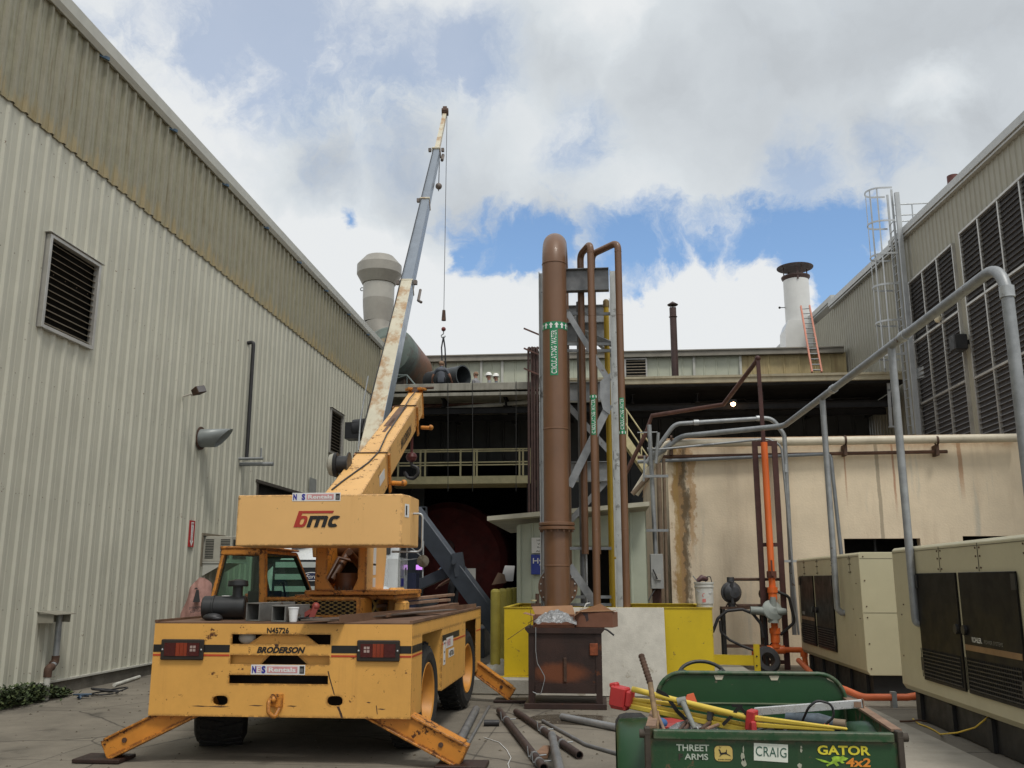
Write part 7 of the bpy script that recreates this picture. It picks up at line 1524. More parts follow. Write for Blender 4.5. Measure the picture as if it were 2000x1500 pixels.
b = MB(); p_ = V((cx_ - .72, Yd, zr(564))); b.lathe([(.07, -.02), (.09, 0), (.07, .02), (.05, 0), (.07, -.02)], p_, (0, 1, 0), n=12); b.build('lifting_eye', m_galvd, t)
t = thing('silencer', 'big horizontal green grey and rust silencer drum lying on the canopy roof', 'silencer', (-7, 36, ZRF))
a, c = P(745, 700, Y=38.2), P(868, 745, Y=32.6); 
c0_ = P(757, 684, Y=33.2); Ls = 4.5; dx_ = V((0, 1, 0))
def rustd(N, L, pos, c, mix, rng, noise, stretched):
    sp_ = N.new('ShaderNodeSeparateXYZ'); L.new(pos, sp_.inputs[0]); a = N.new('ShaderNodeMath'); a.operation = 'MULTIPLY_ADD'; L.new(noise(pos, 1.5, 6, .7), a.inputs[0]); a.inputs[1].default_value = 1.2; L.new(sp_.outputs['Y'], a.inputs[2])
    c = mix(rng(a.outputs[0], 34.4, 35.2, 0, 1), c, (.20, .095, .055)); c = mix(rng(noise(pos, 2.2, 8, .75), .5, .62, 0, .7), c, (.11, .085, .075)); return c
m_sil = mat('green_grey_drum', (.13, .165, .145), .6, var=.1, extra=rustd)
b = MB(); b.lathe([(0, -.12), (.55, -.12), (.86, 0), (1.0, .30), (1.02, .5), (1.02, Ls * .85), (.9, Ls * .98), (0, Ls)], c0_, dx_, n=44); b.build('drum', m_sil, t)
b = MB(); b.lathe([(0, -.22), (.44, -.22), (.44, -.16), (.36, -.16), (.36, -.1)], c0_, dx_, n=28); b.build('flange', mat('cream_flange', (.34, .28, .18), .6, dirt=.3), t)
b = MB()
for s in (.25, .75): q_ = c0_ + dx_ * Ls * s; b.box(q_.x - .45, q_.x + .45, q_.y - .12, q_.y + .12, ZRF, q_.z - .6)
b.each('support', m_sil, t)
t = thing('exhaust_pipe', 'short dark open ended steel pipe being lowered onto the canopy roof', 'pipe', (-5.4, 34, ZRF)); yy = 34.0; q1, q0 = P(894, 733, Y=yy), P(845, 733, Y=35.2); r_ = .42; q1.z = q0.z = P(894, 733, Y=yy).z; q1.z = q0.z = 9.27; q0.x -= .1
dd = (q1 - q0).normalized(); b = MB(); b.lathe([(r_, 0), (r_, (q1 - q0).length), (r_ + .02, (q1 - q0).length), (r_ + .02, (q1 - q0).length + .03), (r_ - .03, (q1 - q0).length + .03), (r_ - .03, .1), (0, .1)], q0, (.82, -.55, 0), n=36); b.build('pipe', mat('dark_steel_pipe', (.075, .085, .09), .5, .3, var=.15), t)
t = thing('roof_railing', 'small green grey railing on the canopy roof in front of the silencer drum', 'railing', (-7, 33, ZRF)); b = MB(); b.tube([P(765, 742, Y=32.5), P(795, 733, Y=32.5), P(818, 760, Y=31.6)], .03, 6); b.tube([P(765, 733, Y=32.5), P(795, 733, Y=32.5)], .03, 6); b.tube([P(795, 733, Y=32.5), P(795, 758, Y=32.5)], .03, 6); b.tube([P(770, 733, Y=32.5), P(770, 758, Y=32.5)], .03, 6); b.each('rail', mat('railing_green', (.12, .15, .14), .5), t, 2)
# stacks to the right
xs_, Ys_ = P(1319, 735, Y=36).x, 36.0; z0_, z1_ = 8.27, P(1320, 601, Y=36).z
t = thing('flue', 'thin dark brown flue pipe with a small conical cap on the canopy roof', 'flue', (xs_, Ys_, ZRF)); m_fl = mat('dark_brown_flue', (.055, .028, .024), .55, var=.2)
b = MB(); b.tube([(xs_, Ys_, z0_), (xs_, Ys_, z1_)], .135, 16); b.build('pipe', m_fl, t); b = MB(); b.lathe([(0, .22), (.22, .08), (.20, .05), (0, .16)], (xs_, Ys_, z1_ + .05), n=16); b.tube([(xs_ - .1, Ys_, z1_), (xs_ - .1, Ys_, z1_ + .13)], .012, 5); b.tube([(xs_ + .1, Ys_, z1_), (xs_ + .1, Ys_, z1_ + .13)], .012, 5); b.build('cap', m_fl, t); b = MB(); b.lathe([(.14, -.03), (.17, 0), (.14, .03)], (xs_, Ys_, z1_ - .38), n=16); b.lathe([(.25, 0), (.25, .03), (.13, .05)], (xs_, Ys_, ZRF + .06), n=16); b.build('band', m_fl, t)
Yw = 44.0; xw = P(1557, 590, Y=Yw).x; zw = lambda v: P(1557, v, Y=Yw).z
t = thing('chimney', 'wide white chimney with a dark disc rain cap beside the orange ladder', 'chimney', (xw, Yw, 11)); m_ws = mat('white_stack', (.62, .62, .60), .35, .1, var=.04, streak=(.4, .4, .38), streak_amt=.2)
b = MB(); b.tube([(xw, Yw, zw(632)), (xw, Yw, zw(540))], .60, 36); b.build('pipe', m_ws, t)
b = MB(); b.lathe([(.0, .16), (.86, .0), (.87, .03), (0, .26)], (xw, Yw, zw(524)), n=36); b.lathe([(.60, -.2), (.68, -.05), (.68, 0), (.58, 0)], (xw, Yw, zw(541)), n=36)
for a in range(4): an = a * math.pi / 2 + .3; b.beam((xw + .62 * math.cos(an), Yw + .62 * math.sin(an), zw(545)), (xw + .62 * math.cos(an), Yw + .62 * math.sin(an), zw(524)), .05, .03)
b.beam((xw - .03, Yw - .64, zw(552)), (xw - .03, Yw - .64, zw(528)), .08, .03); b.build('rain_cap', m_fl, t)
b = MB(); b.prism([(-.62, zw(632)), (.62, zw(632)), (.78, zw(648)), (.82, zw(700)), (-.82, zw(700)), (-.78, zw(648))], (xw, Yw - .7, 0), (1, 0, 0), (0, 0, 1), (0, 1.4, 0)); b.build('base', m_ws, t); b = MB(); b.tube([(xw - .6, Yw, zw(600)), (xw - .82, Yw, zw(600))], .02, 6); b.sphere((xw - .85, Yw, zw(600)), .06, 8, 5); b.build('probe', m_blk, t)
# orange ladder leaning from the canopy roof to the clerestory roof
a0, a1 = P(1586, 727, Y=36.2), P(1564, 598, Y=38.6); b0_, b1_ = P(1605, 727, Y=36.2), P(1581, 597, Y=38.6)
t = thing('ladder', 'faded orange fibreglass ladder leaning up against the right building roofline', 'ladder', (a0 + b0_) / 2); m_lad = mat('faded_orange_rail', (.52, .19, .12), .55, var=.1)
b = MB(); b.beam(a0, a1, .06, .09, up=(0, 1, 0)); b.beam(b0_, b1_, .06, .09, up=(0, 1, 0)); b.each('rail', m_lad, t); b = MB()
for i in range(13): s = (i + .4) / 13; b.tube([a0.lerp(a1, s), b0_.lerp(b1_, s)], .02 if i > 5 else .028, 6)
b.each('rung', m_galvd, t, 2)
# caged ladder on the right building corner
YL = 30.2; t = thing('caged_ladder', 'galvanised caged access ladder up the corner of the tall tan building', 'ladder', (10.1, YL, 5)); zt_, zb_3 = P(1720, 376, Y=YL).z, P(1725, 722, Y=YL).z; xc = P(1722, 480, Y=YL).x - .05; rc = .40
m_cage = mat('bright_galvanised', (.42, .44, .45), .4, .4, var=.1)
b = MB(); zz = zt_; k = 0
levels = [zt_, P(1700, 440, Y=YL).z, P(1700, 503, Y=YL).z, P(1700, 562, Y=YL).z, P(1700, 632, Y=YL).z, P(1710, 698, Y=YL).z]
for z in levels:
    n = 14; pts = [(xc + .42, YL - rc, z)] + [(xc + .05 - rc * math.sin(math.pi * i / n), YL - rc * math.cos(math.pi * i / n), z) for i in range(n + 1)] + [(xc + .42, YL + rc, z)]
    for p, q in zip(pts, pts[1:]): b.beam(p, q, .012, .06)
b.each('cage_hoop', m_cage, t, 16)
b = MB()
for i in range(5): a = math.pi * (i + .5) / 5; x, y = xc + .05 - (rc - .012) * math.sin(a), YL - (rc - .012) * math.cos(a); b.beam((x, y, P(1715, 722, Y=YL).z), (x, y, zt_), .045, .01, up=(math.sin(a), math.cos(a), 0))
b.each('cage_bar', m_cage, t)
b = MB()
for y in (YL - .22, YL + .22): b.beam((xc + .45, y, P(1745, 850, Y=YL).z), (xc + .45, y, zt_), .07, .03)
b.beam((xc + .55, YL - .4, 5), (xc + .55, YL - .4, zt_ - .2), .14, .12); b.each('stile', m_cage, t)
b = MB(); z = P(1745, 850, Y=YL).z
while z < zt_ - .9: b.tube([(xc + .45, YL - .22, z), (xc + .45, YL + .22, z)], .016, 6); z += .30
b.each('rung', m_cage, t, 2)
b = MB(); zz_ = P(1770, 735, Y=YL).z
b.beam((xc + .7, YL - .2, zz_), (xc + 1.2, YL - 2.2, zz_), .1, .35); b.build('bracket', m_galv, t)
b = MB(); b.beam(P(1735, 745, Y=31.2), P(1740, 835, Y=31.2), .10, .05); b.beam(P(1735, 834, Y=31.2), P(1757, 833, Y=31.2), .05, .12, up=(0, 1, 0)); b.beam(P(1732, 745, Y=31.2), P(1757, 745, Y=31.2), .05, .12, up=(0, 1, 0)); b.beam(P(1733, 762, Y=31.2), P(1755, 762, Y=31.2), .04, .05, up=(0, 1, 0)); b.each('landing_frame', m_cage, t)
yy = 30.6; t = thing('guardrail', 'thin pale guardrail on the roof beside the top of the caged ladder', 'railing', (11, yy, 13))
b = MB()
for (u0, v0, u1, v1) in ((1745, 400, 1830, 396), (1745, 421, 1805, 418), (1745, 433, 1790, 431), (1745, 451, 1775, 450)): b.tube([P(u0, v0, Y=yy), P(u1, v1, Y=yy)], .022, 6)
b.each('rail', m_cage, t, 2); b = MB()
for (u, v0, v1) in ((1758, 421, 462), (1781, 399, 440)): b.tube([P(u, v0, Y=yy), P(u + 3, v1, Y=yy)], .022, 6)
b.each('post', m_cage, t, 2)

# ================================================================== PEOPLE
def person(label, base, pose, shirt, trousers, skin, hair=None, hat=None, rz=0.0):
    """pose: joint name -> local (x, y, z) with the person facing +y; one skinned body mesh"""
    t = thing('person', label, 'person', base, rz)
    J = {'pel': (0, 0, .95), 'wai': (0, 0, 1.08), 'che': (0, 0, 1.30), 'shc': (0, 0, 1.42), 'nek': (0, .01, 1.50), 'hd1': (0, .02, 1.58), 'hd2': (0, .03, 1.68), 'hd3': (0, .02, 1.76),
         'hiL': (-.10, 0, .92), 'hiR': (.10, 0, .92), 'knL': (-.11, .02, .50), 'knR': (.11, .02, .50), 'anL': (-.11, 0, .09), 'anR': (.11, 0, .09), 'toL': (-.12, .17, .04), 'toR': (.12, .17, .04),
         'shL': (-.18, 0, 1.41), 'shR': (.18, 0, 1.41), 'elL': (-.26, .02, 1.13), 'elR': (.26, .02, 1.13), 'wrL': (-.27, .18, .95), 'wrR': (.27, .18, .95)}
    J.update(pose)
    RR = dict(pel=.15, wai=.135, che=.155, shc=.12, nek=.058, hd1=.07, hd2=.095, hd3=.075, hi=.095, kn=.062, an=.045, to=.035, sh=.072, el=.045, wr=.03)
    E_ = [('pel', 'wai'), ('wai', 'che'), ('che', 'shc'), ('shc', 'nek'), ('nek', 'hd1'), ('hd1', 'hd2'), ('hd2', 'hd3')]
    for s in 'LR': E_ += [('pel', 'hi' + s), ('hi' + s, 'kn' + s), ('kn' + s, 'an' + s), ('an' + s, 'to' + s), ('shc', 'sh' + s), ('sh' + s, 'el' + s), ('el' + s, 'wr' + s)]
    names = list(J); pos = [V(J[n]) for n in names]; rad = [RR.get(n, RR.get(n[:2], .05)) for n in names]; ed = [(names.index(a), names.index(c)) for a, c in E_]
    for s, sg in (('L', -1), ('R', 1)):
        w = V(J['wr' + s]); d = (w - V(J['el' + s])).normalized(); sd_ = d.cross(V((0, 0, 1)))
        sd_ = sd_.normalized() if sd_.length > .1 else V((1, 0, 0))
        pi = len(pos); pos.append(w + d * .07); rad.append(.034); ed.append((names.index('wr' + s), pi))
        dn = d.cross(sd_).normalized()
        for k, (o, L_) in enumerate(((-.028, .070), (-.010, .082), (.010, .078), (.028, .062))):
            a = len(pos); pos.append(w + d * .10 + sd_ * o); rad.append(.010); pos.append(w + d * (.10 + L_ * .55) + sd_ * o * 1.1 + dn * .008); rad.append(.009); pos.append(w + d * (.10 + L_) + sd_ * o * 1.1 + dn * .028); rad.append(.008); ed += [(pi, a), (a, a + 1), (a + 1, a + 2)]
        a = len(pos); pos.append(w + d * .05 - sd_ * sg * .042); rad.append(.012); pos.append(w + d * .10 - sd_ * sg * .060); rad.append(.010); ed += [(pi, a), (a, a + 1)]
    me = bpy.data.meshes.new('skel'); me.from_pydata(pos, ed, []); o = bpy.data.objects.new('skel', me); COL.objects.link(o)
    md = o.modifiers.new('skin', 'SKIN'); md.use_smooth_shade = True
    for i, r in enumerate(rad):
        q = me.skin_vertices[0].data[i]; rx = r * (1.18 if names and i < len(names) and names[i] in ('wai', 'che', 'pel', 'shc') else 1); q.radius = (rx, r * .88 if i < len(names) and names[i] in ('che', 'wai', 'pel') else r)
    me.skin_vertices[0].data[0].use_root = True
    sb = o.modifiers.new('sub', 'SUBSURF'); sb.levels = 1; sb.render_levels = 1
    dg = bpy.context.evaluated_depsgraph_get(); m2 = bpy.data.meshes.new_from_object(o.evaluated_get(dg)); bpy.data.objects.remove(o)
    m2.name = 'body'; m2.materials.clear(); [m2.materials.append(m) for m in (skin, shirt, trousers, m_skid)]
    for p in m2.polygons:
        c = p.center; k = min(range(len(names)), key=lambda i: (pos[i] - c).length - rad[i])
        nm = names[k]; dw = min((c - V(J['wr' + s])).length for s in 'LR'); de = min((c - V(J['el' + s])).length for s in 'LR')
        p.material_index = 0 if nm.startswith(('nek', 'hd', 'wr')) or dw < .18 or (nm.startswith('el') ) else (2 if nm.startswith(('hi', 'kn')) or (nm == 'pel' and c.z < J['pel'][2] + .06) else (3 if nm.startswith(('an', 'to')) else 1))
        p.use_smooth = True
    o = bpy.data.objects.new('body', m2); COL.objects.link(o); o.parent = t
    h = V(J['hd2']); Mx = t.matrix_basis
    b = MB(Mx); f = V(J.get('_face', (0, 1, 0))).normalized(); sd_ = f.cross(V((0, 0, 1))).normalized()
    b.sphere(h + f * .092 + V((0, 0, -.015)), .018, 8, 6, (1, 1, 1.5))
    for s in (-1, 1): b.sphere(h + sd_ * .092 * s + V((0, 0, -.01)), .025, 8, 6, (.5, .8, 1.2))
    b.build('face_features', skin, t); b = MB(Mx)
    for s in (-1, 1): b.sphere(h + f * .083 + sd_ * .032 * s + V((0, 0, .012)), .011, 8, 6)
    b.sphere(h + f * .082 + V((0, 0, -.052)), .016, 8, 5, (1.6 if abs(f.y) > .5 else .6, .6, .35)); b.build('eyes_and_mouth', m_rcab, t)
    if hair:
        b = MB(Mx); b.sphere(h + V((0, 0, .035)) - f * .018, .104, 16, 9, (1, 1.02, .92)); b.build('hair', hair, t)
    if hat:
        b = MB(Mx); b.lathe([(.155, .0), (.15, .012), (.128, .02), (.122, .07), (.10, .115), (.06, .14), (0, .15)], h + V((0, 0, .045)), n=24); b.beam(h + f * .10 + V((0, 0, .05)), h + f * .19 + V((0, 0, .04)), .17, .012); b.build('hard_hat', hat, t)
    return t
m_skin = mat('skin_light', (.42, .22, .15), .55, var=.05); m_gs = mat('grey_tee', (.10, .11, .13), .85, var=.12, vs=8); m_gs2 = mat('pale_grey_shirt', (.24, .24, .25), .85, var=.1, vs=8); m_tr = mat('dark_trousers', (.015, .016, .02), .85)
m_bs = mat('blue_shirt', (.075, .105, .16), .85, var=.15, vs=7); m_hair = mat('sandy_hair', (.26, .16, .10), .8); m_hat = mat('white_hard_hat', (.82, .82, .78), .35, var=.02)
hp = P(862, 716, Y=33.7)
person('person in a dark grey T-shirt seen from behind, guiding the lifted pipe on the roof', (hp.x, 33.7, ZRF - .22), {'knL': (-.13, .25, .60), 'knR': (.13, .25, .60), 'anL': (-.11, .02, .27), 'anR': (.11, .02, .27), 'toL': (-.12, .17, .24), 'toR': (.12, .17, .24), 'pel': (0, -.1, .84), 'hd2': (.0, .05, 1.60), 'hd1': (0, .03, 1.52), 'hd3': (0, .05, 1.67), 'nek': (0, .02, 1.44), 'shL': (-.20, 0, 1.36), 'shR': (.20, 0, 1.36), 'elL': (-.34, .06, 1.12), 'elR': (.33, .08, 1.12), 'wrL': (-.38, .24, .98), 'wrR': (.36, .28, .98)}, m_gs, m_tr, m_skin, hair=m_hair)
hp = P(930, 737, Y=35.6)
person('bareheaded person in a pale shirt crouching behind the roof edge near the open pipe', (hp.x, 35.6, ZRF - .32), {'knL': (-.13, .25, .62), 'knR': (.13, .25, .62), 'anL': (-.11, .02, .37), 'anR': (.11, .02, .37), 'toL': (-.12, .17, .34), 'toR': (.12, .17, .34), 'pel': (0, -.1, .86)}, m_gs2, m_tr, m_skin, hair=m_hair, rz=R(60))
for u, v, yy, rz, lb in ((956, 738, 36.2, R(100), 'left hard hat worker, face in shadow under a white helmet at the roof edge'), (970, 738, 36.4, R(85), 'right hard hat worker in profile with a white helmet at the roof edge')):
    hp = P(u, v, Y=yy); person(lb, (hp.x, yy, ZRF - .28), {'knL': (-.13, .25, .60), 'knR': (.13, .25, .60), 'anL': (-.11, .02, .33), 'anR': (.11, .02, .33), 'toL': (-.12, .17, .30), 'toR': (.12, .17, .30), 'pel': (0, -.1, .84)}, m_gs2 if u < 960 else m_gs, m_tr, m_skin, hat=m_hat, rz=rz)
hp = P(893, 1085, Y=20.6); hp.x -= .22
person('person in a blue work shirt bending over behind the slate blue outrigger', (hp.x + .15, 20.6, .98 if False else .62), {'pel': (.12, -.1, .92), 'wai': (.1, -.05, 1.04), 'che': (.04, .05, 1.24), 'shc': (0, .12, 1.36), 'nek': (-.04, .18, 1.43), 'hd1': (-.08, .22, 1.48), 'hd2': (-.12, .26, 1.53), 'hd3': (-.14, .28, 1.60), 'shL': (-.14, .12, 1.33), 'shR': (.20, .10, 1.30), 'elL': (-.25, .30, 1.10), 'elR': (.30, .2, 1.03), 'wrL': (-.30, .45, .95), 'wrR': (.22, .42, .90)}, m_bs, m_tr, m_skin, hair=mat('dark_cap', (.02, .02, .02), .8), rz=R(70))
b = MB(); b.box(hp.x - .5, hp.x + .9, 20.1, 21.2, 0, .61); tag(b.build('work_platform', m_slate, bevel=.01), 'low dark steel platform under the person in the blue shirt', 'platform')
# ================================================================== GREEN UTILITY CART IN THE FOREGROUND
m_jd = mat('cart_green', (.015, .060, .020), .45, var=.12, vs=3, spots=(.12, .075, .04), spot_amt=.34, spot_scale=12, dirt=.4, streak=(.09, .085, .045), streak_amt=.3, streak_scale=9, bump=.06, edge=.8)
m_jd2 = mat('clean_green', (.012, .062, .019), .42, var=.12, vs=2, spots=(.16, .14, .10), spot_amt=.12, spot_scale=20, dirt=.3, edge=.6)
m_edge = mat('worn_dark_edge', (.045, .035, .025), .7, var=.3, vs=9)
YG = 5.0
gx0, gx1 = P(1268, 1430, Y=YG).x, P(1752, 1432, Y=YG).x; gz = P(1500, 1428, Y=YG).z
YH = 6.35; hx0_, hx1_ = P(1283, 1330, Y=YH).x, P(1648, 1330, Y=YH).x; hzt = P(1480, 1315, Y=YH).z; zfl = .55
ct = thing('utility_cart', 'green utility cart with a scratched cargo bed full of tools in the foreground', 'utility cart', ((gx0 + gx1) / 2, YG + 1, 0))
b = MB(); b.box(gx0, gx1, YG, YG + .03, zfl, gz - .045); tg = b.build('tailgate', m_jd, ct)
b = MB(); b.box(gx0 + .02, gx1 - .02, YG - .022, YG + .03, gz - .043, gz); b.box(gx0 + .02, gx1 - .02, YG - .02, YG - .001, gz - .30, gz - .285); b.each('flange', m_jd2, tg, bevel=.004)
b = MB()
for x in (gx0 - .025, gx1 - .005): b.box(x, x + .03, YG - .02, YG + .04, zfl - .1, gz + .01)
b.each('corner_post', m_edge, ct, bevel=.004)
b = MB()
for x in (gx0 - .05, gx1): b.tube([(x, YG, gz - .02), (x + .05, YG, gz - .02)], .022, 8)
b.each('latch_pin', m_edge, ct, 2)
b = MB()
for x0, x1 in ((gx0, hx0_), (gx1, hx1_)):
    b.add([(x0, YG + .03, zfl), (x1, YH - .01, zfl), (x1, YH - .01, gz + .0), (x0, YG + .03, gz), (x0 + .02, YG + .03, zfl), (x1 + .02, YH - .01, zfl), (x1 + .02, YH - .01, gz), (x0 + .02, YG + .03, gz)], [(0,1,2,3),(7,6,5,4),(0,4,5,1),(1,5,6,2),(2,6,7,3),(3,7,4,0)])
b.each('side_wall', m_jd, ct)
b = MB()
for x0, x1 in ((gx0, hx0_), (gx1, hx1_)): b.beam((x0 + .01, YG + .04, gz + .006), (x1 + .01, YH - .01, gz + .006), .05, .012)
b.each('side_rim', m_plk, ct)
b = MB(); b.quad((gx0 + .02, YG + .03, zfl + .12), (gx1 - .0, YG + .03, zfl + .12), (hx1_, YH, zfl + .12), (hx0_ + .02, YH, zfl + .12)); b.build('bed_floor', m_edge, ct)
# rounded head board with holes and rolled edge
rr = .16; n = 8; oc_ = []
for cxx, a0 in ((hx1_ - rr, 0), (hx0_ + rr, 90)):
    for i in range(n + 1): a = R(a0 + 90 * i / n); oc_.append((cxx + rr * math.cos(a), hzt - rr + rr * math.sin(a)))
poly = [(hx1_, zfl)] + oc_ + [(hx0_, zfl)]
b = MB(); b.prism([(p[0], p[1]) for p in poly], (0, YH, 0), (1, 0, 0), (0, 0, 1), (0, .012, 0)); hb = b.build('headboard', m_jd2, ct)
b = MB(); b.tube([(p[0], YH - .004, p[1]) for p in poly], .014, 8); b.build('rolled_edge', m_jd2, hb)
b = MB(); b.box(hx0_ + .02, hx1_ - .02, YH - .008, YH - .001, hzt - .19, hzt - .182); b.build('crease', mat('crease_pale', (.16, .20, .12), .6), hb)
b = MB()
for u in (1404, 1512): x = P(u, 1324, Y=YH).x; b.prism([(-.032, .014), (.032, .014), (.020, -.014), (-.020, -.014)], (x, YH - .005, hzt - .028), (1, 0, 0), (0, 0, 1), (0, .003, 0))
x = P(1298, 1325, Y=YH).x; b.prism([(-.03, -.03), (.03, .02), (.03, .0), (-.02, -.035)], (x, YH - .005, hzt - .04), (1, 0, 0), (0, 0, 1), (0, .003, 0)); x = P(1622, 1326, Y=YH).x; b.prism([(-.03, .02), (.03, -.0), (.025, -.02), (-.02, .0)], (x, YH - .005, hzt - .035), (1, 0, 0), (0, 0, 1), (0, .003, 0))
b.each('slot', mat('slot_light', (.50, .47, .36), .8), hb)
# body, fender, wheels, steering wheel
b = MB(); b.box(.42, 1.55, 6.4, 7.9, .34, .60); b.box(.45, 1.5, 6.45, 6.9, .6, .80); b.build('body', m_jd2, ct, bevel=.03)
for x in (gx0 - .10, gx1 - .02):
    b = MB(); n = 14; vs = []
    x_o, x_i = (x - .06, x + .12)
    for i in range(n + 1):
        a = math.pi * (.02 + .96 * i / n); y, z = 5.62 - .42 * math.cos(a), .40 + .42 * math.sin(a) ** .8
        vs += [(x_o, y, z - .05), (x_o + .02, y, z), (x_i, y, z + .01)]
    b.add(vs, [q for i in range(n) for q in ((3 * i, 3 * i + 1, 3 * i + 4, 3 * i + 3), (3 * i + 1, 3 * i + 2, 3 * i + 5, 3 * i + 4))], True); b.build('fender', m_jd2, ct)
for x, sx in ((gx0 - .02, -1), (gx1 + .04, 1)):
    for y in (5.55, 7.55):
        b = MB(); b.lathe([(0, .02), (.14, .0), (.16, .03), (.24, .0), (.285, .03), (.30, .08), (.30, .20), (.27, .24), (0, .24)], (x + sx * .12, y, .30), (-sx, 0, 0), n=32); b.build('wheel', m_rub, ct)
b = MB(); c = P(1373, 1330, Y=7.0); swr = .175; c.z = c.z + .015; ax = V((0, -.62, .78)).normalized(); sx_ = V((1, 0, 0)); sy_ = ax.cross(sx_)
ring_ = [c + sx_ * swr * math.cos(a) + sy_ * swr * math.sin(a) for a in [i * 2 * math.pi / 32 for i in range(33)]]; b.tube(ring_, .013, 8, caps=False)
for a in (90, 210, 330): b.tube([c, c + sx_ * swr * math.cos(R(a)) * -1 + sy_ * -swr * math.sin(R(a))], .012, 6)
b.tube([c, c - ax * .35], .02, 8); b.build('steering_wheel', m_can, ct)
b = MB(); b.beam((.5, 6.0, .45), (.5, 7.9, .45), .05, .08); b.beam((1.45, 6.0, .45), (1.45, 7.9, .45), .05, .08); b.each('frame_rail', m_edge, ct)
# lettering on the tailgate
def gp(u, v): p = P(u, v, Y=YG - .003); return (p.x, YG - .003, p.z)
def span(u0, u1, v): return P(u1, v, Y=YG).x - P(u0, v, Y=YG).x
def hgt(u, v0, v1): return P(u, v0, Y=YG).z - P(u, v1, Y=YG).z
m_let = mat('stencil_white', (.42, .47, .40), .6, var=.1, vs=30); X_, Z_ = (1, 0, 0), (0, 0, 1)
b = MB(); b.text('THREET', gp(1353, 1460.5), X_, Z_, span(1322, 1386, 1460), hgt(1350, 1454, 1467), bold=.02); b.text('ARMS', gp(1360, 1478), X_, Z_, span(1337, 1383, 1478), hgt(1350, 1472, 1484), bold=.02); b.build('lettering', m_let, tg)
b = MB(); b.text('F', gp(1330, 1478), X_, Z_, span(1326, 1335, 1478), hgt(1350, 1472, 1484), bold=.03); b.build('lettering', m_edge, tg)
m_jy = mat('emblem_yellow', (.58, .44, .13), .5, var=.08, vs=14, dirt=.2)
def rrect(b, u0, v0, u1, v1, r, dy):
    x0, x1 = gp(u0, v0)[0], gp(u1, v0)[0]; z1, z0 = gp(u0, v0)[2], gp(u0, v1)[2]; pts = []
    for cx, cz, a0 in ((x1 - r, z1 - r, 0), (x0 + r, z1 - r, 90), (x0 + r, z0 + r, 180), (x1 - r, z0 + r, 270)):
        for i in range(5): a = R(a0 + 90 * i / 4); pts.append((cx + r * math.cos(a), YG + dy, cz + r * math.sin(a)))
    b.add(pts, [tuple(range(len(pts)))])
b = MB(); rrect(b, 1394, 1455.5, 1431, 1487.5, .022, -.002); em = b.build('emblem', m_edge, tg); b = MB(); rrect(b, 1395, 1456.5, 1430, 1486.5, .02, -.0032); b.build('emblem_face', m_jy, em)
ex, _, ez = gp(1412.5, 1470); s_ = span(1395, 1430, 1470) / 35.0
deer = [(-6.5, 9), (-7.5, 6), (-6, 5.5), (-5, 3), (-4, 0), (2, .5), (5, 1.5), (6, 5), (7, 6.5), (7.5, 4.5), (6.8, 1), (8, -2), (12, -4), (15, -7), (11, -5), (6, -3.2), (1, -3), (-3, -4), (-6, -7), (-9, -6.5), (-6, -5.6), (-5.5, -3), (-7, -1), (-7.5, 3), (-9, 5), (-7.8, 7)]
b = MB(); b.add([(ex + x * s_, YG - .0045, ez + y * s_) for x, y in deer], [tuple(range(len(deer)))])
for q in ([(-6.5, 8.5), (-8, 13), (-7.4, 13), (-6, 9)], [(-5.8, 8.6), (-3.5, 12.5), (-3.0, 12.2), (-5.2, 8.2)]): b.add([(ex + x * s_, YG - .0045, ez + y * s_) for x, y in q], [(0, 1, 2, 3)])
b.text('JOHN DEERE', (ex + 2 * s_, YG - .0045, ez - 13.2 * s_), X_, Z_, 26 * s_, 3 * s_, bold=.02); b.build('emblem_mark', m_stripe, em)
b = MB(); p = [gp(1472.5, 1451), gp(1539, 1454.5), gp(1539, 1489.5), gp(1472.5, 1485)]; b.add([(q[0], YG - .0025, q[2]) for q in p], [(3, 2, 1, 0)]); nt = b.build('name_sticker', mat('pale_sticker', (.66, .70, .62), .5, var=.04), tg)
b = MB(); b.text('CRAIG', (gp(1506, 1468.5)[0], YG - .0045, gp(1506, 1468.5)[2]), (1, 0, -.05), (.05, 0, 1), span(1476, 1536, 1468), hgt(1500, 1458, 1477), space=1.05); b.build('lettering', mat('thin_green_ink', (.03, .10, .07), .5), nt)
for mm, bo, dy in ((m_stripe, .055, -.002), (mat('decal_yellow', (.66, .58, .04), .45, var=.05), .03, -.004)):
    b = MB(); q = gp(1648, 1465.5); b.text('GATOR', (q[0], YG + dy, q[2]), X_, Z_, span(1596 - (1 if bo > .04 else 0), 1699 + (1 if bo > .04 else 0), 1465), hgt(1648, 1456.5 - (1 if bo > .04 else 0), 1475 + (1 if bo > .04 else 0)), bold=bo); b.build('lettering', mm, tg)
for mm, bo, dy in ((m_stripe, .05, -.002), (mat('decal_orange', (.70, .25, .03), .45, var=.05), .03, -.004)):
    b = MB(); q = gp(1676, 1489); b.text('4x2', (q[0], YG + dy, q[2]), X_, Z_, span(1653, 1701, 1488), hgt(1676, 1480, 1497.5), bold=bo, shear=.12); b.build('lettering', mm, tg)
gl = [(1592, 1481), (1604, 1483), (1614, 1486), (1622, 1489), (1626, 1485), (1624, 1480), (1629, 1477), (1636, 1477), (1642, 1478), (1646, 1475), (1650, 1479), (1657, 1481), (1652, 1485), (1645, 1486), (1650, 1490), (1644, 1491), (1639, 1487), (1634, 1488), (1639, 1495), (1634, 1497), (1629, 1491), (1623, 1493), (1616, 1497), (1613, 1494), (1619, 1491), (1606, 1488)]
